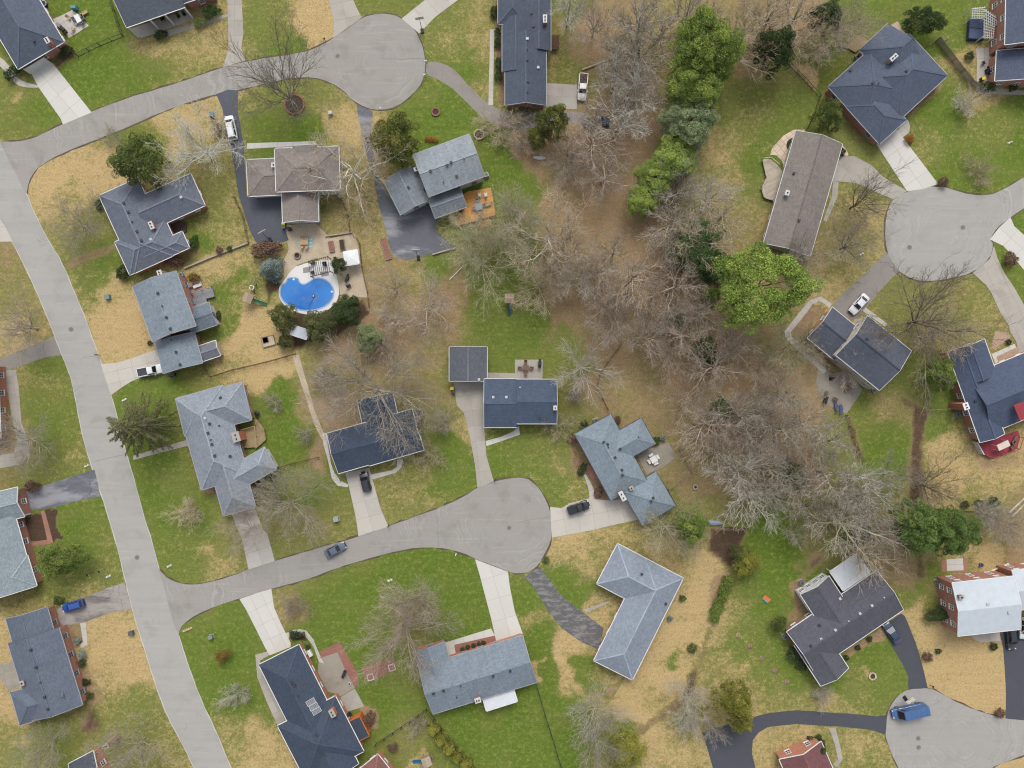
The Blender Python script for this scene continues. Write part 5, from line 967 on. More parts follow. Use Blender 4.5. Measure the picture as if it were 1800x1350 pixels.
def grow_tree(seed, st, Ht):
    s = STY[st]; rg = random.Random(seed); out = [[], [], [], [], []]
    NPT = (6, 6, 5, 4, 3)
    rv = lambda: Vector((rg.gauss(0, 1), rg.gauss(0, 1), rg.gauss(0, 1)))
    def go(lv, p, d, L, r):
        n = NPT[lv]; pts = [tuple(p)]; rr = [r]; ps = [p.copy()]; ds = [d.copy()]; step = L / (n - 1); end = .55 if lv == 0 else .35
        for i in range(1, n):
            d = (d + rv() * s['wob'] * (0.35 if lv == 0 else 1.0) + Vector((0, 0, s['up'][lv] * 1.5))).normalized(); p = p + d * step
            pts.append(tuple(p)); rr.append(max(s['rm'] * .7, r * (1 - (1 - end) * i / (n - 1)))); ps.append(p); ds.append(d)
        out[lv].append((pts, rr))
        if lv == 4: return
        nc = s['n'][lv]; t0 = s['t0'][lv]; az = rg.random() * 6.28
        for k in range(nc):
            t = t0 + (1 - t0) * (k + rg.random() * .8) / nc; x = t * (n - 1); i = min(n - 2, int(x)); fr = x - i
            q_ = ps[i].lerp(ps[i + 1], fr); dd = ds[i].lerp(ds[i + 1], fr).normalized(); az += 2.4 + rg.uniform(-.5, .5)
            lo, hi = s['ang'][lv]; a = R(rg.uniform(lo, hi))
            cd = rot_about(dd, a, az)
            if lv >= 1 and cd.z < -0.15: cd.z *= 0.3; cd.normalize()
            cl = (Ht * s['lr'][0] if lv == 0 else L * s['lr'][lv]) * rg.uniform(.75, 1.15) * (1.1 - .45 * t if lv else 1.0 - (.35 * t if st == 'woods' else 0))
            rc = rr[i] * (.56, .64, .64, .60)[lv] * rg.uniform(.85, 1.15)
            go(lv + 1, q_, cd, cl, max(rc, s['rm']))
        if lv in (0, 1):                # the leader carries on
            go(lv + 1, ps[-1], ds[-1], (Ht * s['lr'][0] * .7 if lv == 0 else L * s['lr'][lv] * .9), max(rr[-1] * .8, s['rm']))
    go(0, Vector((0, 0, -0.1)), Vector((0, 0, 1)), Ht * s['tf'], s['r0'])
    va, fa = tubes([(p, r) for p, r in out[0]], 9); vb, fb = tubes(out[1], 6)
    tv = np.concatenate([va, vb]); tf = np.concatenate([fa, fb + len(va)])
    v2, f2 = tubes(out[2], 4); v3, f3 = tubes(out[3], 3); v4, f4 = tubes(out[4], 3)
    cv = np.concatenate([v2, v3, v4]); cf = np.concatenate([f2, f3 + len(v2), f4 + len(v2) + len(v3)])
    rad = np.percentile(np.hypot(cv[:, 0], cv[:, 1]), 93); hh = cv[:, 2].max()
    return raw_mesh('trunk', tv, tf, 4, None, smooth=True), raw_mesh('crown', cv, cf, 4, None), rad, hh
BARE = {}
for st, seeds, ht in (('spread', (11, 12, 13), 13), ('vase', (21, 22), 15), ('woods', (31, 32, 33, 34), 15), ('crook', (41, 42), 13), ('orn', (51, 52), 5)):
    BARE[st] = [grow_tree(s_, st, ht) for s_ in seeds]
for st in BARE:
    for tm, cm, _, _ in BARE[st]:
        tm.materials.append(BARK['grey']); cm.materials.append(BARK['grey'])
tr = random.Random(77); _cnt = {}
def set_mat(o, m):
    o.material_slots[0].link = 'OBJECT'; o.material_slots[0].material = m
def bare(st, base, rad_px, h, bark, twig, label, group=None, crown=None, cat='tree', name='bare_tree'):
    """base: pixel where the trunk meets the ground, or None with crown = pixel of the crown's middle."""
    if base is None:
        k = (H - 0.62 * h) / H; base = (900 + (crown[0] - 900) * k, 675 + (crown[1] - 675) * k)
    lst = BARE[st]; i = _cnt.get(st, 0); _cnt[st] = i + 1
    tm, cm, r0, h0 = lst[i % len(lst)]
    p = P(*base); t = thing(name, label, cat, (p.x, p.y, 0), tr.uniform(0, 6.28), group)
    sx = rad_px * S * .95 / r0; sz = h / h0
    t.scale = (sx, sx, sz)
    a = link(bpy.data.objects.new('trunk', tm), t); set_mat(a, BARK[bark]); b_ = link(bpy.data.objects.new('crown', cm), t); set_mat(b_, BARK[twig])
    return t

# ------- evergreens and shrubs: leaf-sized faces gathered in tufts
LEAF = {k: leaf_mat('leaf_' + k, *v) for k, v in {'fir': ((70, 100, 50), (144, 168, 88), (172, 186, 108), .3), 'pine': ((88, 118, 54), (186, 206, 98), (202, 208, 112), .4), 'whitepine': ((102, 134, 62), (202, 218, 112), (216, 222, 130), .4), 'greypine': ((116, 134, 92), (176, 188, 138)),
        'magnolia': ((66, 84, 46), (154, 162, 80), (212, 190, 100), .55), 'holly': ((62, 82, 46), (136, 150, 80), (160, 158, 88), .3), 'dark': ((58, 78, 48), (98, 116, 68)), 'spruce': ((70, 78, 50), (150, 150, 96), (186, 180, 122), .5), 'blue': ((126, 146, 138), (184, 198, 190)),
        'juniper': ((74, 86, 50), (150, 156, 94)), 'yellow': ((98, 110, 48), (196, 190, 88)), 'bronze': ((124, 112, 56), (176, 146, 76)), 'lime': ((82, 112, 52), (176, 192, 96)), 'ivy': ((60, 90, 52), (106, 134, 76)), 'rust': ((180, 108, 62), (220, 154, 96)), 'redtwig': ((120, 96, 82), (166, 132, 114))}.items()}
def leaves(cent, nrm, size, rg, tone, spread=0.9, asp=0.45):
    """Rhombic leaves at the given centres, leaning out along nrm."""
    n = len(cent); d = nrm + rg.normal(0, spread, (n, 3)); d /= np.linalg.norm(d, axis=1, keepdims=True) + 1e-9
    sd = np.cross(d, rg.normal(0, 1, (n, 3))); sd /= np.linalg.norm(sd, axis=1, keepdims=True) + 1e-9
    sz = size * rg.uniform(.65, 1.3, (n, 1))
    a = cent - d * sz * .5; c = cent + d * sz * .5; b = cent + sd * sz * asp * .5; e = cent - sd * sz * asp * .5
    v = np.stack([a, b, c, e], 1).reshape(-1, 3); f = np.arange(n * 4).reshape(n, 4)
    return v, f, np.clip(tone, 0, 1)
def tufts(seed, rx, rz, zc, n_lobe, lobe_r, per, size, top=0.25, flat=0.85, asp=.45, cone=0.0):
    """A crown of rounded tufts set over an ellipsoid (or a cone), open between them."""
    rg = np.random.RandomState(seed); V, F, T = [], [], []; base = 0
    for i in range(n_lobe):
        u = rg.uniform(-0.45, 1.0) if rg.rand() > top else rg.uniform(.5, 1.0)
        az = i * 2.39996 + rg.uniform(-.4, .4); k = math.sqrt(max(0, 1 - u * u)); rr = rg.uniform(.72, 1.0) * (1 + .16 * math.sin(az * 3 + seed) + .10 * math.sin(az * 7 + seed * 2))
        if cone: hgt = (u + .45) / 1.45; k = (1 - hgt) * 1.0 + .04; c = np.array([math.cos(az) * k * rx * rr, math.sin(az) * k * rx * rr, zc - rz + hgt * 2 * rz])
        else: c = np.array([math.cos(az) * k * rx * rr, math.sin(az) * k * rx * rr, zc + u * rz * rr])
        lr = lobe_r * rg.uniform(.65, 1.25); m = int(per * rg.uniform(.7, 1.2))
        nn = rg.normal(0, 1, (m, 3)); nn[:, 2] = np.where(nn[:, 2] < -.5, -nn[:, 2] * .5, nn[:, 2]); nn /= np.linalg.norm(nn, axis=1, keepdims=True)
        ct = c + nn * lr * np.array([1, 1, flat]) * rg.uniform(.55, 1.0, (m, 1)) ** .6
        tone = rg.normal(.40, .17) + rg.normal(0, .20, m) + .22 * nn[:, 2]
        v, f, t_ = leaves(ct, nn, size, rg, tone, asp=asp); V.append(v); F.append(f + base); T.append(t_); base += len(v)
    return np.concatenate(V), np.concatenate(F), np.concatenate(T)
def limbs(seed, h, n, reach, r0):
    rg = random.Random(seed); pl = [([(0, 0, -.1), (0, 0, h * .3), (0, 0, h * .62), (0, 0, h * .92)], [r0, r0 * .8, r0 * .5, r0 * .15])]
    for i in range(n):
        z = h * rg.uniform(.2, .8); a = i * 2.4; L = reach * rg.uniform(.5, .9) * (1.1 - z / h * .5)
        pl.append(([(0, 0, z), (math.cos(a) * L * .35, math.sin(a) * L * .35, z + .12 * L), (math.cos(a) * L * .7, math.sin(a) * L * .7, z + .2 * L), (math.cos(a) * L, math.sin(a) * L, z + .22 * L)], [r0 * .35, r0 * .28, r0 * .18, .02]))
    return tubes(pl, 6)
def spruce_crown(seed, h, Rb, whorls=12, arms=10):
    """Tiers of long arms that sweep down and out, hung with sprays."""
    rg = np.random.RandomState(seed); cen, nrm, tone, pl = [], [], [], []
    for w_ in range(whorls):
        f = (w_ + .5) / whorls; z = h * (.10 + .88 * f); L = Rb * min(1.0, .62 + .9 * f) * (1 - f) ** .55 + .25
        for k in range(max(5, int(arms * (1 - .55 * f)))):
            a = k * 2.39996 + w_ * 1.1 + rg.uniform(-.25, .25); Lk = L * rg.uniform(.72, 1.08); pt = []
            for s_ in range(5):
                t = s_ / 4; pt.append((math.cos(a) * Lk * t, math.sin(a) * Lk * t, z + .10 * Lk * t - .42 * Lk * t * t + (.20 * Lk * max(0, t - .7))))
            pl.append((pt, [.07, .05, .04, .03, .02])); pa = np.array(pt); m = int(50 + 130 * Lk / Rb)
            t = rg.uniform(.18, 1.0, m) ** .8; x = t * 4; i = np.minimum(3, x.astype(int)); fr = (x - i)[:, None]
            c = pa[i] * (1 - fr) + pa[i + 1] * fr; side = rg.normal(0, 1, m) * (.10 + .12 * (1 - t)) * min(1.0, Lk / 3)
            c = c + np.stack([-math.sin(a) * side, math.cos(a) * side, -np.abs(side) * .8 - np.abs(rg.normal(0, .10, m))], 1)
            cen.append(c); nrm.append(np.tile([math.cos(a), math.sin(a), -.35], (m, 1)) + np.stack([-math.sin(a) * side, math.cos(a) * side, 0 * side], 1) * 1.5); tone.append(np.clip(.62 - 1.3 * np.abs(side) + .15 * t + rg.normal(0, .14, m), 0, 1))
    cen, nrm, tone = np.concatenate(cen), np.concatenate(nrm), np.concatenate(tone)
    v, f, t_ = leaves(cen, nrm, .46, rg, tone, spread=.35, asp=.26)
    return v, f, t_, pl
EV = {}
def ev_proto(kind, i):
    k = (kind, i)
    if k in EV: return EV[k]
    sd = 100 + i * 7 + len(kind) * 13
    if kind == 'billow':  v, f, t_ = tufts(sd, 6.2, 4.6, 11, 170, 1.05, 320, .27, .4); tv, tf = limbs(sd, 14, 14, 5.5, .34); r0, h0 = 7.0, 16.4
    elif kind == 'plume': v, f, t_ = tufts(sd, 4.5, 6.6, 9.4, 210, .85, 360, .28, .35, .7, .28); tv, tf = limbs(sd, 15, 16, 4.2, .32); r0, h0 = 5.5, 16.8
    elif kind == 'dome':  v, f, t_ = tufts(sd, 4.2, 4.2, 4.6, 160, .75, 220, .22, .35); tv, tf = limbs(sd, 7, 10, 3.4, .22); r0, h0 = 4.9, 9.5
    elif kind == 'cone':  v, f, t_ = tufts(sd, 3.0, 4.0, 4.2, 110, .75, 130, .34, .2, 1.0, .4, cone=1.0); tv, tf = limbs(sd, 7, 8, 2.0, .2); r0, h0 = 3.5, 8.8
    elif kind == 'tall':
        v, f, t_, pl = spruce_crown(sd, 20, 7.0); a, b = tubes(pl, 3); c, d = limbs(sd, 20, 0, 1, .42)
        tv = np.concatenate([a, c]); tf = np.concatenate([b, d + len(a)]); r0, h0 = 7.2, 20.3
    else:                 v, f, t_ = tufts(sd, 1.0, .85, .75, 46, .30, 60, .17, .3); tv, tf = limbs(sd, 1.1, 6, .8, .05); r0, h0 = 1.2, 1.85
    EV[k] = (raw_mesh('trunk' if kind != 'shrub' else 'stem', tv, tf, 4, BARK['dark'], smooth=True), raw_mesh('crown' if kind != 'shrub' else 'foliage', v, f, 4, LEAF['dark'], t_), r0, h0)
    return EV[k]
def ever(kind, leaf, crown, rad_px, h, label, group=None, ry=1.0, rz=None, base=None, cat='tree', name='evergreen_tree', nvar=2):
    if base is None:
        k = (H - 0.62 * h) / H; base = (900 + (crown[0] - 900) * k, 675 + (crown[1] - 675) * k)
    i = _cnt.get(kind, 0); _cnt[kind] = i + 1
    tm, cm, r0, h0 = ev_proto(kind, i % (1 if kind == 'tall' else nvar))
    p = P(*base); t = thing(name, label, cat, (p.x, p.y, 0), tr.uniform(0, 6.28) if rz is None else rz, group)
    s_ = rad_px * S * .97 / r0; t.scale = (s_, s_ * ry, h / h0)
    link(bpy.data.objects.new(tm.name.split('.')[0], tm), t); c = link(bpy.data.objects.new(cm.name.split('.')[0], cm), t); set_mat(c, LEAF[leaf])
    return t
def shrub(px, py, r, label, leaf='dark', h=None, group=None, ry=1.0, rz=None, name='shrub', cat='shrub'):
    return ever('shrub', leaf, (px, py), r, h or max(.5, r * S * 1.3), label, group, ry, rz, cat=cat, name=name, nvar=3)

# ---- single trees one can point to
B = bare
B('vase', (517,183), 92, 23, 'grey', 'dark', 'tall bare tree growing from the round brick ring near the upper turning circle')
B('crook', (372,276), 78, 13, 'white', 'white', 'white barked sycamore with crooked limbs beside the white minivan')
B('crook', (626,312), 82, 14, 'white', 'tan', 'white barked sycamore spreading over the brown grey roof')
B('spread', (155,402), 58, 9, 'grey', 'grey', 'round bare tree on the front lawn left of the courtyard house')
B('vase', (66,578), 66, 14, 'grey', 'grey', 'bare tree leaning over the left edge above the old grey driveway')
B('spread', (62,770), 62, 12, 'pale', 'grey', 'bare tree beside the pinkish curved front path at the left edge')
B('orn', None, 36, 5, 'tan', 'tan', 'small round tan twigged tree on the lawn right of the left street', crown=(327,899))
B('spread', (516,880), 84, 14, 'grey', 'grey', 'large bare tree on the lawn left of the driveway with the black car')
B('spread', (448,925), 52, 10, 'grey', 'pink', 'bare tree arching over the concrete driveway below the pale hipped roof')
B('orn', None, 30, 5, 'grey', 'grey', 'bare bushy crown touching the garage of the pale hipped roof', crown=(468,868))
B('spread', (664,684), 122, 19, 'grey', 'grey', 'huge bare tree spreading over the dark gable roof above the black car')
B('orn', None, 40, 6, 'grey', 'grey', 'pale bare crown left of the huge spreading tree above the dark gable roof', crown=(565,665))
B('vase', (697,510), 42, 8, 'dark', 'grey', 'small dark stemmed bare tree at the upper left rim of the oval leaf bed')
B('crook', (756,538), 62, 10, 'pale', 'pink', 'bare tree with long pale limbs in the middle of the oval leaf bed')
B('orn', None, 34, 6, 'pale', 'pale', 'pale bare tree at the lower left of the oval leaf bed', crown=(692,556))
B('orn', None, 38, 6, 'pink', 'pink', 'bare pinkish thicket at the left rim of the oval leaf bed', crown=(672,610))
B('spread', (846,466), 78, 14, 'olive', 'olive', 'olive barked bare tree below the worn dark driveway apron')
B('spread', (828,425), 64, 11, 'olive', 'olive', 'olive twigged bare tree beside the orange timber deck')
B('spread', (893,398), 66, 12, 'olive', 'tan', 'tan twigged bare tree right of the orange timber deck')
B('crook', (962,432), 80, 17, 'white', 'tan', 'pale crooked sycamore above the green slide playset')
B('spread', (948,506), 60, 12, 'pink', 'tan', 'bare round tree just right of the swing beam of the playset')
B('vase', (1024,499), 54, 13, 'silver', 'silver', 'silvery bare tree with a dark stump at the edge of the leaf litter')
B('vase', (1020,646), 66, 13, 'silver', 'silver', 'silver grey bare tree fanning out beside the back patio with black grill')
B('orn', None, 34, 5, 'tan', 'tan', 'small tan bare tree at the corner of the dark blue gable roof', crown=(983,748))
B('orn', None, 22, 4, 'silver', 'silver', 'little silvery bare tree between the dark blue roof and the thin fence', crown=(1013,695))
B('orn', None, 32, 5, 'tan', 'tan', 'tan bare shrub tree at the right end of the dark gable roof', crown=(752,800))
B('orn', None, 30, 6, 'pale', 'grey', 'pale bare tree between the dark gable roof and the carport driveway', crown=(776,745))
B('orn', None, 20, 4, 'pale', 'grey', 'little bare tree on the green back lawn beside the gravel path', crown=(478,708))
B('orn', None, 20, 4, 'pale', 'grey', 'little bare tree at the lower right of the green back lawn', crown=(535,764))
B('spread', (715,1100), 88, 15, 'pink', 'pink', 'broad pinkish bare tree beside the pale grey gable roof')
B('spread', (735,1046), 60, 12, 'red', 'pink', 'reddish bare tree on the lawn between the court and the pale grey gable roof')
B('orn', None, 22, 4, 'grey', 'grey', 'small grey bare tree inside the fence corner near yellow cedars', crown=(732,1280))
B('orn', None, 30, 5, 'tan', 'pink', 'small bare tree with a tan halo beside the pale driveway and hooked path', crown=(513,1070))
B('orn', None, 30, 5, 'silver', 'silver', 'small whitish bare tree on the green lawn beside the left street', crown=(408,1229))
B('spread', (1042,1240), 58, 13, 'silver', 'silver', 'weeping silver bare tree below the L shaped pale roof')
B('spread', (1045,1292), 50, 12, 'silver', 'grey', 'second weeping silver tree near the bottom edge beside yellow green bushes')
B('crook', (1203,1215), 46, 10, 'silver', 'silver', 'white limbed bare tree on the brown hedge line')
B('orn', None, 34, 6, 'silver', 'silver', 'pale bare tree just below the white limbed tree on the hedge line', crown=(1215,1274))
B('orn', None, 26, 5, 'pale', 'silver', 'pale bare tree over the corner of the long black driveway', crown=(1258,1290))
B('orn', None, 24, 4, 'silver', 'silver', 'small grey bare tree below the point of the very dark roof', crown=(1448,1224))
B('orn', None, 32, 4, 'red', 'tan', 'small round red brown tree on the lawn above the right turning circle', crown=(1728,297))
B('orn', None, 34, 4, 'pale', 'pale', 'faint pale bare tree on the lawn below the grey board fence', crown=(1703,181))
B('vase', (1494,366), 60, 15, 'dark', 'dark', 'dark bare tree fanning over the brownish driveway by the long brown roof')
B('vase', (1476,438), 56, 13, 'dark', 'grey', 'dark multi stemmed tree on the lawn left of the right turning circle')
B('vase', (1392,462), 56, 12, 'dark', 'grey', 'dark bare tree over the lower end of the long brown roof')
B('vase', (1598,568), 118, 17, 'dark', 'dark', 'very wide dark bare tree on the round lawn below the right turning circle')
B('spread', (1640,590), 56, 11, 'grey', 'tan', 'bare tree between the wide dark tree and the blue grey roof at the right')
B('spread', (1378,612), 54, 11, 'olive', 'olive', 'olive bare tree left of the path round the split level roof')
B('spread', None, 50, 10, 'grey', 'tan', 'bare tree below left of the wrapping path by the split level roof', crown=(1352,650))
B('orn', None, 40, 8, 'grey', 'pink', 'bare tree hanging over the left half of the split level roof', crown=(1434,604))
B('orn', None, 40, 8, 'pink', 'pink', 'pinkish bare tree over the lower eave of the split level roof', crown=(1500,632))
B('vase', (1618,852), 66, 10, 'dark', 'dark', 'dark bare tree fanning right from the brown hedge strip')
B('spread', (1164,922), 60, 12, 'pale', 'olive', 'bare tree over the top corner of the L shaped pale roof')
B('orn', None, 48, 6, 'pink', 'tan', 'broad tan shrubby tree hanging over the winding driveway at the top', crown=(880,214))
B('orn', None, 38, 5, 'red', 'pink', 'reddish bare thicket between winding driveway and yellow magnolia', crown=(915,240))
B('spread', (255,1296), 62, 16, 'grey', 'grey', 'leaning grey tree over the dark roof at the bottom left')
B('spread', None, 50, 12, 'grey', 'grey', 'bare tree in the bottom left corner', crown=(60,1325))
B('orn', None, 22, 3, 'red', 'red', 'small red twigged tree below the slate roof with arched door', crown=(153,1272))
B('orn', None, 20, 3, 'red', 'red', 'dark red shrub tree beside the driveway with the white minivan', crown=(381,224))
B('orn', None, 26, 4, 'olive', 'olive', 'grey green bare shrub beside the upper left side street', crown=(193,240))
B('spread', None, 48, 9, 'grey', 'grey', 'grey bare tree cut by the right edge below the red deck', crown=(1775,925))
B('orn', None, 36, 7, 'grey', 'silver', 'silver bare tree right of the brown hedge strip beside three small bushes', crown=(1745,905))
# ---- the wood: trees named from what stands nearest
LM = [((1335,505),'the huge bright green pine'),((1240,110),'the tall bright pine'),((1127,352),'the small low pine'),((1227,440),'the dark ivy clad clump'),((895,530),'the green slide playset'),((1410,340),'the long brown roof'),((1510,610),'the split level roof'),
      ((1440,690),'the blue lounger patio'),((1148,807),'the white picnic table'),((1022,155),'the white pickup with open bed'),((920,100),'the long dark slate roof'),((948,278),'the white canoe'),((1252,919),'the upturned boat'),((1490,1060),'the very dark cross gabled roof'),
      ((1640,932),'the twin dark green pines'),((1560,150),'the big dark hipped roof'),((1614,790),'the brown hedge strip'),((1048,218),'the dark parked pickup'),((1212,925),'the bright green round tree'),((968,222),'the yellow magnolia'),((1357,320),'the hexagonal deck'),((1293,1237),'the tall yellow green bush'),((1057,110),'the fallen log')]
_lab = set()
def wood_label(x, y, tone, ev='leafless'):
    d = sorted(((math.hypot(x - p[0], y - p[1]), p, n) for p, n in LM))
    for i, j in ((0, 1), (0, 2), (1, 2), (0, 3), (1, 3), (2, 3), (0, 4), (1, 4), (2, 4), (0, 5), (1, 5)):
        (dist, p, n), n2 = d[i], d[j][2]; dx, dy = x - p[0], y - p[1]
        way = ('right of' if dx > 0 else 'left of') if abs(dx) > abs(dy) else ('below' if dy > 0 else 'above')
        s_ = f'{tone} {ev} tree {way} {n}, towards {n2}'
        if s_ not in _lab and len(s_.split()) <= 16: _lab.add(s_); return s_
    return None
WOOD_T = [(1076,529,62,14,'pink'),(1114,486,58,14,'pink'),(1190,504,62,15,'pink'),(1086,567,50,13,'grey'),(1215,587,56,14,'pink'),(1190,557,40,11,'grey'),(1177,612,52,13,'pink'),(1265,642,56,13,'pink'),(1303,592,50,13,'pink'),(1150,545,52,13,'grey'),(1130,590,48,12,'pink'),(1240,545,48,13,'grey'),
 (1215,705,54,13,'pink'),(1240,748,58,13,'pink'),(1303,730,62,14,'grey'),(1328,763,60,14,'pink'),(1303,841,62,13,'silver'),(1328,876,56,13,'silver'),(1365,880,48,12,'silver'),(1375,748,66,14,'grey'),(1425,743,58,13,'grey'),(1413,831,62,14,'pink'),(1471,836,66,14,'grey'),(1526,844,60,13,'silver'),(1588,841,48,12,'grey'),(1514,881,58,13,'silver'),(1501,932,76,16,'olive'),(1551,922,62,13,'grey'),(1405,942,26,8,'grey'),(1539,972,52,12,'tan'),(1440,900,54,13,'grey'),(1350,820,56,13,'grey'),(1460,780,54,12,'grey'),(1340,700,50,13,'pink'),(1385,690,46,12,'grey'),(1270,800,50,12,'grey'),
 (1051,22,58,14,'grey'),(1134,25,62,15,'grey'),(1134,83,62,15,'grey'),(1119,121,58,14,'silver'),(1127,171,60,14,'silver'),(1089,214,68,13,'silver'),(1000,262,42,9,'grey'),(1046,252,58,12,'pink'),(1064,302,58,12,'pink'),(1008,292,48,10,'grey'),(1215,18,52,13,'grey'),(1303,58,62,15,'pale'),(1333,22,62,14,'pale'),(1365,20,56,14,'tan'),(1403,28,56,14,'tan'),(1500,32,52,12,'pink'),(1470,60,44,11,'pink'),(1260,30,46,13,'grey'),(1085,65,50,13,'grey'),(1000,10,44,12,'silver'),(1165,45,44,12,'grey'),(1430,70,44,12,'tan'),(1085,130,48,13,'silver'),(1050,200,40,9,'pink'),
 (1215,318,60,12,'silver'),(1177,392,54,11,'grey'),(1222,418,56,14,'pale'),(915,382,48,11,'silver'),(1250,350,48,11,'silver'),(1195,345,44,11,'grey'),(1180,430,44,12,'grey'),(1270,390,46,11,'tan'),(1005,440,54,13,'pink'),(975,475,46,12,'tan'),(1050,470,44,12,'pink'),(1085,440,46,12,'pink')]
_tone = {'pink': 'pinkish grey', 'grey': 'grey', 'silver': 'silvery', 'pale': 'pale barked', 'tan': 'tan twigged', 'olive': 'olive grey'}
for i, (x, y, r, h, k) in enumerate(WOOD_T):
    tw = {'pink': ('pink', 'pink'), 'grey': ('grey', 'grey'), 'silver': ('silver', 'silver'), 'pale': ('pale', 'tan'), 'olive': ('olive', 'grey'), 'tan': ('grey', 'tan')}[k]
    B('woods' if i % 3 else ('spread' if i % 2 else 'vase'), None, r, h * 1.05, tw[0], tw[1], wood_label(x, y, _tone[k]), 'leafless trees of the wood', crown=(x, y))
# ---- evergreens
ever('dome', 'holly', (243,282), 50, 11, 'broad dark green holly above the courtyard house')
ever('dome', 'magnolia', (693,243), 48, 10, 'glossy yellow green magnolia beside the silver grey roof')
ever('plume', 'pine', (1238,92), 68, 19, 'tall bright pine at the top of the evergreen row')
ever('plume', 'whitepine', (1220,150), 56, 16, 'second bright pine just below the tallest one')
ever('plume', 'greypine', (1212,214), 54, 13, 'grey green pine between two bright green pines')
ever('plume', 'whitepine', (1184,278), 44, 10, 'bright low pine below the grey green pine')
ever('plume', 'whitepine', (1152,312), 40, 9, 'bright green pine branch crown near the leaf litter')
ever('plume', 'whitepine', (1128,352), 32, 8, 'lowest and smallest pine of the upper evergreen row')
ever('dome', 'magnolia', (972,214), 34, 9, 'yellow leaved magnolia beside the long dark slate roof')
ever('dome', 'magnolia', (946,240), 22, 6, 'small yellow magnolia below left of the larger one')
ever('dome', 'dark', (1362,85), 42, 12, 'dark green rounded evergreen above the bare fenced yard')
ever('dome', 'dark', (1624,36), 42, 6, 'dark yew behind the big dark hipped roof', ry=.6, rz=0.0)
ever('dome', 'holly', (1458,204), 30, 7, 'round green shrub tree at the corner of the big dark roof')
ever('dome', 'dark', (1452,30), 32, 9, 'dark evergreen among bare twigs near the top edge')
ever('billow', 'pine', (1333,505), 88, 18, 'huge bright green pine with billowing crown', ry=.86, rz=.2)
ever('dome', 'pine', (1250,520), 20, 8, 'small yellow green bush left of the huge bright pine')
ever('dome', 'ivy', (1225,440), 54, 9, 'dark green ivy clad clump left of the huge bright pine')
ever('dome', 'ivy', (1262,470), 34, 8, 'dark holly below the ivy clad clump')
ever('dome', 'ivy', (1190,565), 20, 6, 'low dark green holly inside the wood below the ivy clad clump')
ever('dome', 'ivy', (1240,617), 30, 6, 'low green holly under pinkish bare trees')
ever('dome', 'ivy', (1268,718), 24, 6, 'low green bush in the wood right of the white picnic table')
ever('dome', 'ivy', (1390,838), 34, 6, 'green undergrowth bush in the lower wood')
ever('dome', 'ivy', (1515,935), 22, 5, 'green undergrowth bush above the white patio roof')
ever('tall', 'spruce', None, 74, 18, 'big dark spruce with drooping arms overhanging the left street', base=(280,745))
ever('cone', 'blue', (473,471), 27, 5, 'powder blue spruce beside the pool terrace')
ever('dome', 'dark', (596,466), 17, 4, 'small dark round tree between pergola and white canopy')
ever('dome', 'juniper', (498,557), 28, 6, 'olive juniper left of the white gambrel shed')
ever('dome', 'juniper', (562,572), 33, 6, 'wide olive juniper right of the white gambrel shed')
ever('dome', 'dark', (607,547), 30, 6, 'dark evergreen at the lower right rim of the pool')
ever('dome', 'juniper', (500,600), 15, 3, 'small juniper under the white gambrel shed')
ever('dome', 'dark', (621,530), 12, 3, 'tiny dark evergreen right of the pool')
ever('dome', 'greypine', (648,594), 30, 6, 'grey green bush under the bare trees below the pool', ry=.9)
ever('dome', 'lime', (103,985), 48, 8, 'bright green feathery tree beside the pale roof at the left edge', ry=.68, rz=.25)
ever('dome', 'lime', (1214,925), 34, 9, 'bright green round tree near the upturned boat')
ever('plume', 'fir', (1618,925), 50, 14, 'left pine of the twin dark green pines above the white roof')
ever('plume', 'fir', (1672,932), 48, 14, 'right pine of the twin dark green pines above the white roof')
ever('dome', 'yellow', (1290,1230), 32, 10, 'tall yellow green bush beside the long black driveway', ry=1.3, rz=1.2)
ever('dome', 'yellow', (1303,1268), 22, 8, 'lower part bush touching the long black driveway edge')
ever('dome', 'yellow', (1102,1318), 36, 6, 'yellow green bush under weeping silver trees at the bottom edge')
ever('dome', 'lime', (1652,657), 32, 8, 'bright green round tree touching the blue grey roof')
ever('cone', 'dark', (1443,1316), 17, 4, 'dark pointed evergreen beside the dull red roof')
ever('dome', 'holly', (1370,1098), 16, 3.5, 'round olive shrub at the left corner of the very dark roof')
ever('dome', 'dark', (1650,1080), 15, 3, 'dark oval hedge bush against the tall brick gable', ry=1.7, rz=R(95), cat='hedge', name='hedge_bush')
ever('dome', 'bronze', (390,1153), 16, 3, 'bronze green egg shaped shrub on the green corner lawn', ry=.8, rz=.5, cat='shrub', name='shrub')
ever('dome', 'yellow', (1313,990), 27, 5, 'golden yellow bush at the end of the brown bed', cat='shrub', name='shrub')
for k, (x, y) in enumerate(((761,1286),(774,1304),(789,1319),(803,1334),(818,1347))):
    ever('cone', 'yellow', (x, y), 15, 3.5, ('first', 'second', 'third', 'fourth', 'last')[k] + ' golden cedar from the top in the fenced row at the bottom', 'golden cedars along the diagonal fence')
for k in range(8):
    x = 1280 - k * 3.6 + (k % 2) * 2; y = 1022 + k * 9.2
    shrub(x, y, 12, ('topmost', 'second', 'third', 'fourth', 'fifth', 'sixth', 'seventh', 'lowest')[k] + ' bush of the clipped green hedge row right of the tan lawn', 'lime', 2.0, 'clipped bushes of the hedge row', name='hedge_bush', cat='hedge')
ever('dome', 'juniper', (1300,975), 20, 4, 'dark green bush above the golden bush at the brown bed', cat='shrub', name='shrub')
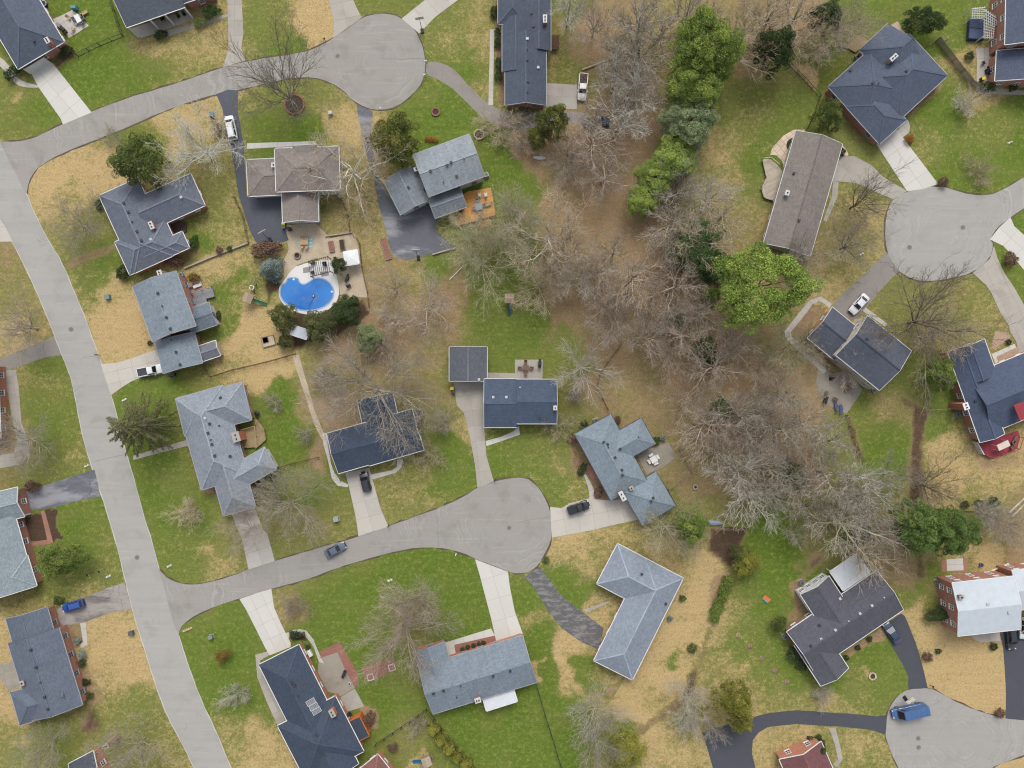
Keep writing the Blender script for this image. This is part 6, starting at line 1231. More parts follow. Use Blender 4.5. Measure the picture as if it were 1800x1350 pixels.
SH = [(115,90,9,'dark','narrow dark evergreen beside the white garage door at upper left',1.8,.5),(23,125,10,'dark','dark clipped hedge along the path at the top left corner',2.6,.6),(214,478,12,'dark','dark clipped bush at the lower left corner of the courtyard house',1.4,1.2),(174,358,8,'dark','dark bush at the upper left corner of the courtyard house',1.6,1.1),(340,425,9,'ivy','green bush at the end wall of the courtyard house',1.6,1.2),
 (101,1055,10,'holly','green bush beside the parked bright blue car',1,0),(143,1151,9,'blue','blue grey shrub beside the arched door',1,0),(143,1166,8,'dark','dark shrub below the blue grey shrub at the arched door',1,0),(150,1199,8,'dark','dark shrub under the third window of the arched door house',1,0),(156,1223,8,'holly','green shrub under the last window of the arched door house',1,0),(135,1127,7,'blue','low blue juniper above the arched door',1,0),
 (1478,266,10,'dark','round dark shrub inside the curved stone edging',1,0),(1395,255,9,'dark','round dark shrub ringed by hedge in the flagstone terrace',1,0),(1600,244,9,'rust','orange rust shrub beside the pale driveway at upper right',1,0),(1592,196,6,'rust','rusty shrub at the front door corner of the big dark roof',1,0),(1660,319,10,'redtwig','red brown shrub at the driveway mouth at upper right',1,0),
 (1778,455,14,'redtwig','round red brown bush beside the bright white driveway',1,0),(1774,601,6,'dark','small dark round bush by the angled walk',1,0),(1738,152,10,'dark','left dark bush under the brick house at upper right',1.5,0),(1781,154,7,'dark','right dark bush under the brick house at upper right',1.4,0),(1706,98,9,'dark','dark bush on the patio corner at upper right',1,0),
 (1748,883,11,'dark','rightmost of the three bushes below the red deck',1,0),(1723,886,9,'dark','middle of the three bushes below the red deck',1,0),(1698,887,8,'dark','leftmost of the three bushes below the red deck',1,0),(1632,1155,10,'redtwig','brown bush on the tan lawn beside the black driveway',1,0),(1650,1145,6,'dark','small dark bush above the brown bush on the tan lawn',1,0),(1748,1137,8,'dark','dark round bush at the front stoop below the white roof',1,0),(1759,1254,10,'redtwig','brown bush at the corner of tan lawn and turning circle',1,0),
 (1529,1124,6,'dark','dark shrub in the bed right of the very dark roof',1,0),(1509,1139,6,'dark','second dark shrub in the bed beside the very dark roof',1,0),(1488,1157,6,'dark','third dark shrub in the bed near the gable point',1,0),(1398,1150,12,'dark','dark hedge at the lower left wall of the very dark roof',1.6,1.0),(1412,1168,10,'dark','dark hedge lower down the left wall of the very dark roof',1.6,1.0),
 (1027,747,9,'dark','dark shrub at the top left corner of the hipped grey roof',1,0),(1153,775,9,'ivy','green shrub beside the mossy patio',1,0),(1165,771,6,'blue','small teal shrub at the patio top corner',1,0),(1023,825,8,'dark','dark shrub left of the pink front stoop',1.8,1.2),(1052,865,8,'redtwig','brown shrub by the curved path right of the court',1.4,1.2),(1005,771,9,'redtwig','reddish shrub at the upper left of the hipped grey roof',1,0),
 (868,20,8,'dark','topmost dark bush on the left side of the long dark slate roof',1.6,1.57),(874,55,6,'dark','dark bush on the left side of the long slate roof by the downspout',1.3,1.57),(874,75,7,'dark','second dark bush on the left side of the long slate roof',1.5,1.57),(876,110,8,'dark','third dark bush on the left side of the long slate roof',1.6,1.57),(876,132,8,'dark','lowest dark bush on the left side of the long slate roof',1.4,1.57),
 (750,244,5,'rust','left orange tuft in the planting strip above the silver roof',1,0),(758,245,5,'rust','middle orange tuft in the planting strip above the silver roof',1,0),(766,246,5,'rust','right orange tuft in the planting strip above the silver roof',1,0),(480,1124,1,'dark',None,1,0),(520,1116,9,'dark','dark crescent shrub inside the hooked path',1.8,0),(541,1137,5,'dark','small dark shrub beside the white chest',1,0),
 (813,1142,5,'dark','left small shrub in the red mulch bed',1,0),(822,1138,5,'dark','second small shrub in the red mulch bed',1,0),(832,1135,5,'dark','third small shrub in the red mulch bed',1,0),(842,1132,5,'dark','fourth small shrub in the red mulch bed',1,0),(850,1130,5,'dark','right small shrub in the red mulch bed',1,0),
 (340,487,9,'bronze','bronze green bush beside the pink patio of the two storey house',1.4,0),(263,603,5,'dark','small dark cone shrub at the driveway with white pickup',1,0),(383,555,6,'dark','dark shrub beside the white sunroom wall',1.6,1.57),(130,200,1,'dark',None,1,0),(282,60,9,'dark','dark shrub in front of the white columned porch',1.6,.3),(370,20,12,'ivy','dark green bed shrub at the top edge by the porch',1.6,.3),(350,38,9,'lime','bright green ground shrub in front of the porch',1.6,.3),
 (1065,1130,1,'dark',None,1,0),(960,985,7,'holly','small green shrub at the lower right rim of the court',1,0),(1200,1052,7,'holly','sparse green shrub on the tan lawn right of the L shaped roof',1,0),(1178,1088,6,'blue','small blue green shrub by the long edge of the L shaped roof',1,0),(1217,1140,10,'holly','green weeds on the tan lawn beside a stump',1,0),(555,1,1,'dark',None,1,0),
 (465,437,16,'redtwig','brown hedge along the end of the dark sealed driveway',2.0,.2),(570,1250,6,'rust','orange potted plant by the dark chimney patio',1,0),(648,1265,12,'redtwig','leafy brown bed beside the orange extension',1.4,1.2),(690,1315,10,'redtwig','brown leafy bush above the red roof corner',1,0),(1085,738,8,'redtwig','pale flowering bush at the top of the hipped grey roof',1,0),(55,855,12,'redtwig','red brown bush above the bins at the left edge',1.3,0),(90,742,1,'dark',None,1,0),(300,455,12,'redtwig','bare brown bush under the courtyard house wall',1.8,-.4),(385,440,8,'redtwig','brown bush along the pale retaining wall',1,0),(403,437,6,'dark','small bush at the end of the pale retaining wall',1,0)]
for x, y, r, lf, lb, ry, rz in SH:
    if lb: shrub(x, y, r, lb, lf, ry=1.0, rz=None) if ry == 1 else shrub(x, y, r * ry, lb, lf, h=r * S * 1.6, ry=1 / ry, rz=rz)
# ------------------------------------------------------------------ vehicles (x forward, metres)
HEADL = glass_mat('headlamp', (200, 205, 208)); TAILL = plain('tail_lamp', (150, 34, 32), .3, .05)
def loft(stations, name, mat, parent):
    """stations: (x, half width, lower z, belt z, top z, top half width) -> rounded closed hull."""
    V, F = [], []; n = 10
    for x, w_, z0, z1, z2, wt in stations:
        V += [(x, -w_ * .9, z0), (x, -w_, z0 + .15), (x, -w_, z1), (x, -w_ * .97, z2 - .06), (x, -wt, z2), (x, wt, z2), (x, w_ * .97, z2 - .06), (x, w_, z1), (x, w_, z0 + .15), (x, w_ * .9, z0)]
    for i in range(len(stations) - 1):
        for j in range(n):
            k = (j + 1) % n; a = i * n; b = a + n; F.append([a + j, a + k, b + k, b + j])
    F.append(list(range(n))); F.append(list(range(len(V) - n, len(V)))[::-1])
    me = bpy.data.meshes.new(name); me.from_pydata(V, [], F); me.materials.append(mat)
    me.polygons.foreach_set('use_smooth', [True] * (len(F) - 2) + [False] * 2)
    o = link(bpy.data.objects.new(name, me), parent)
    es = o.modifiers.new('edges', 'BEVEL'); es.width = .03; es.segments = 1; es.limit_method = 'ANGLE'; es.angle_limit = R(50)
    return o
def quadpanel(parent, name, mat, pts, up=(0, 0, .012)):
    g = GB(); u = Vector(up); g.poly([Vector(p) + u for p in pts]); a, b, c = (Vector(p) for p in pts[:3])
    return g.build(name, mat, parent)
def car(kind, label, rear, front, length, rgb, width=1.85, cat='car', z=0.03, load=None, name=None):
    a, b = P(*rear), P(*front); m = (a + b) / 2; d = (b - a).normalized()
    t = thing(name or {'pickup': 'pickup_truck', 'van': 'minivan', 'bigvan': 'cargo_van'}.get(kind, 'parked_car'), label, cat, (m.x, m.y, z), math.atan2(d.y, d.x))
    pm = paint('paint_%d_%d_%d' % rgb, rgb); L = length / 2; w_ = width / 2
    hi = {'sedan': 1.42, 'suv': 1.70, 'van': 1.80, 'pickup': 1.85, 'bigvan': 2.65}[kind]
    bz = {'sedan': .92, 'suv': 1.05, 'van': 1.05, 'pickup': 1.12, 'bigvan': 1.20}[kind]; hz = bz - .10; g0 = .24 if kind != 'pickup' else .38
    tails = bz + .02
    st = [(-L, w_ * .80, g0 + .15, bz * .72, tails - .12, w_ * .62), (-L + .12, w_ * .94, g0, bz * .72, tails - .03, w_ * .78), (-L + .5, w_, g0, bz * .74, tails, w_ * .84), (-L * .3, w_, g0, bz * .74, bz, w_ * .86), (L * .25, w_, g0, bz * .74, bz, w_ * .86),
          (L * .45, w_, g0, bz * .74, hz + .03, w_ * .84), (L - .55, w_ * .97, g0, bz * .70, hz - .06, w_ * .74), (L - .15, w_ * .86, g0, bz * .62, hz - .20, w_ * .60), (L, w_ * .68, g0 + .12, bz * .55, hz - .36, w_ * .48)]
    loft(st, 'body', pm, t)
    # cabin: x at base rear, roof rear, roof front, base front
    cx = {'sedan': (-L * .80, -L * .42, L * .12, L * .46), 'suv': (-L * .97, -L * .80, L * .16, L * .48), 'van': (-L * .97, -L * .84, L * .30, L * .66), 'pickup': (-L * .16, -L * .10, L * .28, L * .52), 'bigvan': (-L * .985, -L * .975, L * .48, L * .74)}[kind]
    wb, wr = w_ * .93, w_ * (.72 if kind != 'bigvan' else .86); zb = bz - .04
    bb = [(cx[0], -wb, zb), (cx[3], -wb * .94, zb - .02), (cx[3], wb * .94, zb - .02), (cx[0], wb, zb)]; rr = [(cx[1], -wr, hi - .05), (cx[2], -wr * .97, hi - .06), (cx[2], wr * .97, hi - .06), (cx[1], wr, hi - .05)]
    boxy = kind == 'bigvan'
    g = GB()
    for i in range(4): j = (i + 1) % 4; g.poly([bb[i], bb[j], rr[j], rr[i]])
    g.poly(rr); g.build('cabin', pm, t)
    def facepanel(i, j, name, lo=.10, hi_=.92, s0=.06, s1=.94, mat=AUTOGLASS):
        A, B_, C_, D = Vector(bb[i]), Vector(bb[j]), Vector(rr[j]), Vector(rr[i]); nn = (B_ - A).cross(D - A).normalized()
        f = lambda s, v: (A.lerp(B_, s)).lerp(D.lerp(C_, s), v) + nn * .012
        g = GB(); g.poly([f(s0, lo), f(s1, lo), f(s1 - .01, hi_), f(s0 + .01, hi_)]); return g.build(name, mat, t)
    facepanel(1, 2, 'windscreen')
    if boxy:
        facepanel(0, 1, 'side_window', .25, .80, .84, .96); facepanel(2, 3, 'side_window', .25, .80, .04, .16); facepanel(3, 0, 'rear_door_line', .3, .7, .49, .51, BLACK)
    else:
        facepanel(3, 0, 'rear_window', .2, .92)
        for i, j in ((0, 1), (2, 3)):
            facepanel(i, j, 'side_window', .12, .88, .10, .46); facepanel(i, j, 'side_window', .12, .88, .50, .90)
    # roof panel, slightly crowned
    g = GB(); e = .03
    for k in range(6):
        y0, y1 = -wr + 2 * wr * k / 6, -wr + 2 * wr * (k + 1) / 6; zf = lambda y: hi - .05 + .05 * (1 - (y / wr) ** 2)
        g.poly([(cx[1] - e, y0, zf(y0)), (cx[2] + e, y0, zf(y0)), (cx[2] + e, y1, zf(y1)), (cx[1] - e, y1, zf(y1))])
    g.build('roof_panel', pm, t, smooth=True)
    if kind in ('suv', 'van'):
        for y in (-wr * .9, wr * .9): g = GB(); g.bar((cx[1] + .2, y, hi + .05), (cx[2] - .15, y, hi + .05), .05, .05); g.build('roof_rail', BLACK, t)
    if boxy:
        for k in range(4): g = GB(); g.bar((cx[1] + .6 + k * 1.1, -wr * .8, hi + .03), (cx[1] + .6 + k * 1.1, wr * .8, hi + .03), .10, .03); g.build('roof_rib', pm, t)
    if kind == 'pickup':                # open bed
        x0, x1 = -L + .16, cx[0] - .08
        g = GB(); g.poly([(x0, -w_ * .78, bz + .022), (x1, -w_ * .78, bz + .022), (x1, w_ * .78, bz + .022), (x0, w_ * .78, bz + .022)]); g.build('bed_liner', plain('bed_liner', (70, 72, 78), .8, .15), t)
        for y in (-w_ * .86, w_ * .86): g = GB(); g.bar((x0 - .08, y, bz + .10), (x1 + .04, y, bz + .10), .13, .12); g.build('bed_side', pm, t)
        g = GB(); g.bar((x0 - .06, -w_ * .8, bz + .10), (x0 - .06, w_ * .8, bz + .10), .12, .12); g.build('tailgate', pm, t)
        if load == 'brush':
            g = GB(); rr_ = random.Random(4)
            for k in range(60):
                x, y = rr_.uniform(x0 + .1, x1 - .1), rr_.uniform(-w_ * .7, w_ * .7); q_ = Vector((rr_.uniform(-.5, .5), rr_.uniform(-.4, .4), rr_.uniform(0, .2))); g.bar(Vector((x, y, bz + .08)) - q_ / 2, Vector((x, y, bz + .12)) + q_ / 2, .06, .05)
            o = g.build('brush_load', plain('brush_load', (150, 112, 98), .9, .3), t); o['kind'] = 'stuff'
        if load == 'cover': g = GB(); g.box((x0 + x1) / 2, 0, bz + .08, x1 - x0, w_ * 1.6, .05); g.build('bed_cover', plain('bed_cover', (44, 46, 50), .5, .1), t)
    for x in (-L * .62, L * .62):
        for y in (-1, 1):
            r_ = .34 if kind not in ('pickup', 'bigvan') else .39; g = GB(); g.cyl((x, y * (w_ - .22), r_), (x, y * (w_ + .01), r_), r_, r_, 14); wh = g.build('wheel', TYRE, t)
            g = GB(); g.cyl((x, y * (w_ + .005), r_), (x, y * (w_ + .025), r_), r_ * .6, r_ * .55, 10); g.build('rim', STEEL, wh)
    for y in (-1, 1):
        g = GB(); g.box(L - .16, y * w_ * .66, hz - .22, .26, .34, .12, top=.8); g.build('headlight', HEADL, t)
        g = GB(); g.box(-L + .08, y * w_ * .76, bz * .80, .14, .24, .20, top=.9); g.build('tail_light', TAILL, t)
        g = GB(); g.box(cx[3] - .35, y * (w_ + .10), bz + .10, .16, .22, .14, top=.85); g.build('wing_mirror', pm, t)
    g = GB(); g.bar((L * .5, 0, hz + .035), (L * .5, w_ * .5, hz + .03), .03, .02); g.bar((L * .5, 0, hz + .035), (L * .5, -w_ * .5, hz + .03), .03, .02); g.build('wiper', BLACK, t)
    g = GB(); g.box(L - .03, 0, .48, .14, w_ * 1.3, .22, top=.95); g.build('bumper', BLACK if kind != 'pickup' else STEEL, t)
    g = GB(); g.box(-L + .02, 0, .50, .14, w_ * 1.5, .20, top=.95); g.build('bumper', BLACK if kind != 'pickup' else STEEL, t)
    return t
car('van', 'white minivan parked on the dark sealed driveway', (413,248), (404,206), 5.2, (226,228,230), 1.95, 'minivan')
car('pickup', 'white pickup with brush in its open bed on the grey pad', (1025.5,133), (1022,178), 5.5, (222,222,220), 1.95, 'pickup truck', load='brush')
car('pickup', 'dark slate pickup parked under bare branches', (1024,219), (1073,215), 5.6, (74,84,104), 1.95, 'pickup truck')
car('pickup', 'white pickup with a dark bed nosed up to the two storey house', (246,656), (290,647), 5.4, (224,226,228), 1.95, 'pickup truck')
car('suv', 'black car on the concrete driveway of the dark gable roof', (647.5,863), (639.5,829), 4.2, (40,44,54), 1.82)
car('sedan', 'grey blue car parked in the court street', (574,974), (608,956), 4.6, (92,104,122), 1.85)
car('pickup', 'black pickup with a covered bed beside the turning circle', (997,898), (1036,884), 4.7, (44,47,52), 1.85, 'pickup truck', load='cover')
car('sedan', 'white sedan on the grey brown driveway at the right', (1521,520), (1493,551), 4.8, (226,229,234), 1.88)
car('suv', 'bright blue car on the cracked grey driveway', (152,1057), (112,1068.5), 4.6, (44,84,160), 1.85)
car('sedan', 'dark blue car at the eave of the very dark roof', (1577,1127), (1553,1093), 4.8, (56,72,100), 1.85)
car('bigvan', 'long blue cargo van parked in the lower right turning circle', (1623,1240), (1564,1253), 7.0, (70,104,152), 2.15, 'van')
car('suv', 'dark car on the black driveway below the white roof', (1772,1104), (1775,1136), 4.6, (50,54,62), 1.85)
car('suv', 'white car at the right edge below the white roof', (1797,1086), (1795,1118), 4.6, (220,224,228), 1.85)

# ------------------------------------------------------------------ fences, walls, edging
def fence(label, pts, style, h=1.2, group=None, closed=False):
    w_ = PP(pts); O = w_[0]; t = thing('fence' if style != 'stone' else 'retaining_wall', label, 'fence' if style != 'stone' else 'wall', (O.x, O.y, 0), 0, group)
    mats = {'wire': plain('fence_iron', (58, 58, 56), .7, .1), 'board': plain('grey_board', (146, 140, 128), .9, .15, rnd=.12), 'rail': WOOD, 'brown': WOODDARK}
    for i in range(len(w_) - 1):
        a, b = w_[i] - O, w_[i + 1] - O; d = (b - a); ln = d.length; d.normalize(); ang = math.atan2(d.y, d.x)
        if style == 'stone':
            n = max(1, int(ln / .6)); g = GB(); g.box(0, 0, h / 2, ln / n - .03, .30, h); me = g.mesh('stone_block', plain('wall_stone', (172, 160, 146), .9, .15, rnd=.12))
            for k in range(n):
                p = a + d * (ln * (k + .5) / n); link(bpy.data.objects.new('stone_block', me), t, (p.x, p.y, rj.uniform(-.03, .03)), ang + rj.uniform(-.03, .03))
            continue
        n = max(1, round(ln / 2.4)); g = GB(); g.box(0, 0, h / 2, .10, .10, h); g.box(0, 0, h + .02, .13, .13, .05); me = g.mesh('post', mats[style])
        for k in range(n + (1 if i == len(w_) - 2 else 0)):
            p = a + d * (ln * k / n); link(bpy.data.objects.new('post', me), t, (p.x, p.y, 0), ang)
        if style == 'board':
            m = int(ln / .19); g = GB(); g.box(0, 0, h / 2, .16, .025, h); me = g.mesh('board', mats[style])
            for k in range(m):
                p = a + d * (ln * (k + .5) / m); nn = Vector((-d.y, d.x)) * .06; link(bpy.data.objects.new('board', me), t, (p.x + nn.x, p.y + nn.y, rj.uniform(-.02, .03)), ang)
            for z in (.35, h - .3): g = GB(); g.bar((a.x, a.y, z), (b.x, b.y, z), .05, .09); g.build('rail', mats[style], t)
        else:
            for z in ((h, h * .55, .15) if style != 'wire' else (h, .1)): g = GB(); g.bar((a.x, a.y, z), (b.x, b.y, z), .06, .06); g.build('rail', mats[style], t)
            if style == 'wire':
                g = GB(); m = int(ln / .35)
                for k in range(m): p = a + d * (ln * (k + .5) / m); g.bar((p.x, p.y, h), (p.x + .001, p.y, .02), .025, .025)
                o = g.build('wire_mesh', mats[style], t); o['kind'] = 'stuff'
    return t
fence('dark wire fence enclosing the back garden at the upper left', Z('A1',(775,0),(862,255),(700,320),(548,395),(490,330)), 'wire', 1.3)
fence('pale stone retaining wall behind the courtyard house', Z('B1',(1290,525),(1480,445),(1740,345)), 'stone', .5)
fence('brown rail fence on the right of the courtyard house garden', [(438,427),(430,385),(414,348)], 'brown', 1.2)
fence('tall grey board fence right of the big dark hipped roof', [(1645,72),(1672,108),(1703,147),(1718,158)], 'board', 1.8)
fence('short pale wooden fence meeting the grey board fence', [(1626,84),(1645,71),(1660,74)], 'rail', 1.5)
fence('dark green fence along the bare dirt yard at upper right', [(1388,116),(1412,140),(1440,171)], 'wire', 1.2)
fence('thin fence from the dirt yard to the long brown roof', [(1440,171),(1431,200),(1418,228)], 'wire', 1.0)
fence('post fence running down from the raised beds past the pool', [(596,340),(613,380),(616,408),(633,428),(637,470),(647,515),(650,540)], 'brown', 1.2)
fence('brown fence between the tan lawn and the hipped roof at left', [(372,662),(410,650),(450,641),(486,632),(520,622)], 'brown', 1.1)
fence('brown fence between the green back lawn and the front lawn', [(475,826),(518,813),(561,803)], 'brown', 1.1)
fence('wooden fence around the mossy patio corner', [(1193,788),(1217,832),(1174,859),(1188,886)], 'rail', 1.1)
fence('rusty brown fence line on the left edge of the leafy yard', [(1094,602),(1054,657),(1049,682),(1069,720)], 'brown', 1.1)
fence('dark fence between two bottom gardens with golden cedars', [(661,1307),(706,1277),(750,1246),(790,1297),(837,1352)], 'wire', 1.5)
fence('thin dark fence running down the bottom lawn', [(942,1200),(958,1255),(975,1310),(990,1360)], 'wire', 1.2)
fence('white rail fence beside the chimney of the blue grey roof', [(1628,721),(1655,719),(1681,718)], 'rail', 1.2)
for a_, b_, lb in (((1695,739),(1717,773),'long white screen wall left of the red deck'),((1709,776),(1721,798),'short pale screen panel at the left corner of the red deck')):
    p, q_ = P(*a_), P(*b_); m_ = (p + q_) / 2; d_ = q_ - p; t = thing('screen_wall', lb, 'screen wall', (m_.x, m_.y, 0), math.atan2(d_.y, d_.x)); n_ = int(d_.length / .5)
    for k in range(n_): g = GB(); g.box(-d_.length / 2 + d_.length * (k + .5) / n_, 0, .8, d_.length / n_ - .02, .06, 1.6); g.build('panel', OFFWHITE, t)
    g = GB(); g.box(0, 0, 1.64, d_.length, .16, .07); g.build('cap_rail', WHITE, t)
fence('dark fence at the top of the brown bed near the upturned boat', [(1268,926),(1290,927),(1314,929)], 'wire', 1.3)
fence('fence on the left of the lawn by the blue lounger patio', [(1487,730),(1497,768),(1517,810)], 'brown', 1.2)
fence('brown timber edging above the raised vegetable beds', Z('B2',(485,300),(590,285),(672,272)), 'stone', .4)
fence('low stone wall at the end of the worn dark driveway', Z('B2',(1230,428),(1310,405),(1395,380)), 'stone', .4)
fence('garden fence beside the small shed and two storey house', Z('B1',(1415,1180),(1445,1235),(1470,1280)), 'brown', 1.2)
fence('fence at the bottom of the lawn below the red deck', Z('C4',(1310,870),(1450,870),(1610,865)), 'wire', 1.0)

# ------------------------------------------------------------------ small things
def mailbox(px, py, label, rgb=(60, 60, 62), rz=0.0):
    p = P(px, py); t = thing('mailbox', label, 'mailbox', (p.x, p.y, 0), rz); m = plain('box_%d_%d_%d' % rgb, rgb, .5, .05)
    g = GB(); g.box(0, 0, .5, .10, .10, 1.0); g.build('post', WHITE if rgb[0] > 150 else BLACK, t)
    g = GB(); g.box(0, 0, 1.08, .48, .22, .16); g.cyl((-.24, 0, 1.16), (.24, 0, 1.16), .11, .11, 10); g.build('box', m, t)
    g = GB(); g.box(.1, .13, 1.2, .04, .02, .2); g.build('flag', TAILL, t)
for x, y, lb, c, rz in ((670,193.5,'white mailbox at the bottom rim of the upper turning circle',(225,225,225),1.5),(747.5,135,'white mailbox at the lower side of the winding driveway mouth',(225,225,225),.4),(749.5,111,'white mailbox at the upper side of the winding driveway mouth',(225,225,225),0),(802,972.5,'white mailbox on the lower lawn rim of the court',(228,228,228),1.2),
    (870.5,842,'dark mailbox at the mouth of the carport driveway',(50,50,54),.5),(684,923,'dark mailbox at the mouth of the driveway with black car',(50,50,54),1.0),(688,46+680+0.0,None,None,0),(1635,1204,'black mailbox at the mouth of the black driveway',(44,44,46),1.4),(572,72,'brown mailbox on the corner of the top driveway',(110,90,70),.5),(1599,490,'dark mailbox at the lower rim of the right turning circle',(60,60,60),.4),(174,624,'dark mailbox at the mouth of the white pickup driveway',(56,56,56),0)):
    if lb: mailbox(x, y, lb, c, rz)
def utility(px, py, label, rgb=(116,140,128), s=1.0):
    p = P(px, py); t = thing('utility_box', label, 'utility box', (p.x, p.y, 0), .2); m = plain('util_%d_%d_%d' % rgb, rgb, .6, .08)
    g = GB(); g.box(0, 0, .05, 1.2 * s, 1.1 * s, .1); g.build('base_pad', CONC_GREY, t); g = GB(); g.box(0, 0, .5, 1.0 * s, .9 * s, .8, top=.94); g.build('cabinet', m, t); g = GB(); g.box(0, -.02, .93, 1.04 * s, .94 * s, .06); g.build('lid', m, t)
utility(191.5,522.5,'green transformer box on the lawn left of the two storey pale roof'); utility(592,911.7,'pale green utility box near the court above the driveway with black car',(150,170,160)); utility(372.5,1118,'grey utility box on the green corner lawn',(130,140,130),.8); utility(233,1111,'dark boulder like utility box at the edge of the tan front lawn',(96,92,92),.9); utility(374,203,'grey blue utility box by the sycamore beside the white minivan',(110,128,140),.9); utility(582,200,'pale small utility box on the lawn left of the upper turning circle',(190,196,190),.7)
def bin_(px, py, label, body=(50,62,54), lid=(224,190,40), rz=0.0):
    p = P(px, py); t = thing('wheelie_bin', label, 'bin', (p.x, p.y, .02), rz); m = plain('bin_%d_%d_%d' % body, body, .5, .08); l = plain('lid_%d_%d_%d' % lid, lid, .5, .06)
    g = GB(); V = GB(); g.box(0, 0, .5, .62, .58, .9, top=1.08); g.build('bin_body', m, t); g = GB(); g.box(.02, 0, .99, .76, .70, .09, top=.9); g.build('bin_lid', l, t)
    for y in (-.25, .25): g = GB(); g.cyl((-.32, y - .03, .12), (-.32, y + .03, .12), .12, .12, 10); g.build('bin_wheel', TYRE, t)
for x, y, lb, bd, ld in ((500.5,394,'yellow lidded bin at the corner of the white gabled garage',(60,70,60),(228,200,30)),(500.5,401,'green bin below a yellow lid by the garage',(70,90,80),(84,104,92)),(510.5,404,'black bin beside the white gabled garage',(36,38,42),(44,46,50)),(752,357,'yellow lidded bin between two grey roofs',(60,70,60),(228,190,30)),(708,375.5,'dark green bin below the left grey wing',(50,76,66),(60,92,80)),
    (908,194,'yellow lidded bin at the end wall of the long dark roof',(60,60,50),(230,196,40)),(917,194.5,'dark green bin right of a yellow lid at the brick end wall',(36,56,44),(40,62,50)),(924,195,'second dark green bin at the brick end wall',(36,56,44),(40,62,50)),(795,682.5,'yellow lidded bin beside the open carport',(60,60,50),(230,200,40)),(797.5,689,'dark bin beside the open carport',(48,50,50),(64,66,66)),
    (47,882,'yellow lidded bin at the white garage door at left edge',(60,60,50),(226,196,40)),(43.5,874,'dark blue bin at the white garage door at left edge',(44,54,84),(60,72,104)),(1428.5,1297,'yellow lidded bin above the orange gable',(60,60,50),(230,196,40)),(1421.5,1296,'dark bin above the orange gable',(60,62,56),(80,84,76)),(307,658.5,'dark bin below the garage roof of the two storey house',(50,56,62),(66,74,80)),(301,660,'second dark bin below the garage roof of the two storey house',(50,56,62),(66,74,80)),(1724,141,'yellow lidded bin on the upper right patio',(60,60,50),(228,200,40))):
    bin_(x, y, lb, bd, ld, tr.uniform(-.3, .3))
def hoop(px, py, label, rz):
    p = P(px, py); t = thing('basketball_hoop', label, 'basketball hoop', (p.x, p.y, .02), rz)
    g = GB(); g.box(-.2, 0, .12, 1.1, .7, .24, top=.8); g.build('base', BLACK, t); g = GB(); g.cyl((-.2, 0, .2), (.3, 0, 2.9), .06, .06, 8); g.bar((.2, 0, 2.95), (.85, 0, 3.0), .08, .08); g.build('pole', BLACK, t)
    g = GB(); g.box(.9, 0, 3.15, .06, 1.7, 1.05); g.build('backboard', plain('backboard', (214, 216, 214), .4, .04), t); g = GB(); g.ring(1.18, 0, 2.95, .23, .04, .03, 14); g.build('rim', plain('orange_rim', (210, 96, 40), .5, .05), t)
hoop(735.5,452,'basketball hoop with white board at the end of the worn dark apron',R(95)); hoop(474,420,'basketball hoop at the lower end of the dark sealed driveway',R(120)); hoop(1590,1226,'basketball hoop at the rim of the lower right turning circle',R(125)); hoop(742,53,'dark pole hoop beside the slanting top driveway',R(100))
def playset(px, py, rz, label, slide=(40,96,84), roof=(168,150,128), beam=True):
    p = P(px, py); t = thing('playset', label, 'playset', (p.x, p.y, 0), rz)
    for x in (-.7, .7):
        for y in (-.7, .7): g = GB(); g.box(x, y, 1.2, .10, .10, 2.4); g.build('post', WOOD, t)
    g = GB()
    for k in range(9): g.box(-.72 + .18 * k, 0, 1.3, .165, 1.5, .04)
    g.build('platform', WOOD, t)
    g = GB(); z0, z1 = 2.35, 2.85
    g.poly([(-.95, -.95, z0), (.95, -.95, z0), (.95, 0, z1), (-.95, 0, z1)]); g.poly([(.95, .95, z0), (-.95, .95, z0), (-.95, 0, z1), (.95, 0, z1)])
    g.poly([(-.95, -.95, z0), (-.95, 0, z1), (-.95, .95, z0)]); g.poly([(.95, -.95, z0), (.95, .95, z0), (.95, 0, z1)]); g.build('canopy', plain('canopy_%d' % roof[0], roof, .8, .1), t)
    g = GB(); n = 8
    for k in range(n):
        f0, f1 = k / n, (k + 1) / n; zf = lambda f: 1.3 * (1 - f) ** 1.3 + .12
        a, b = (-.0, -.75 - 2.6 * f0, zf(f0)), (-.0, -.75 - 2.6 * f1, zf(f1)); g.bar(a, b, .55, .05)
        for s_ in (-.27, .27): g.bar((s_, a[1], a[2] + .14), (s_, b[1], b[2] + .14), .06, .16)
    g.build('slide', plain('slide_%d' % slide[1], slide, .4, .06), t)
    if beam:
        g = GB(); g.bar((.7, 0, 2.3), (4.4, 0, 2.3), .12, .12); g.build('swing_beam', WOOD, t)
        for s_ in (-1, 1): g = GB(); g.bar((4.4, 0, 2.3), (4.5, s_ * 1.1, 0), .09, .09, False); g.build('leg', WOOD, t)
        for x in (1.7, 3.0): g = GB(); g.bar((x - .2, 0, 2.2), (x - .2, .01, .5), .03, .03); g.bar((x + .2, 0, 2.2), (x + .2, .01, .5), .03, .03); g.box(x, 0, .48, .5, .22, .05); g.build('swing', BLACK, t)
    g = GB()
    for k in range(5): g.box(0, 1.0 + .02 * k, .25 + .24 * k, .6, .1, .05)
    for x in (-.3, .3): g.bar((x, 1.25, 0), (x, .8, 1.35), .06, .06, False)
    g.build('ladder', WOOD, t); return t
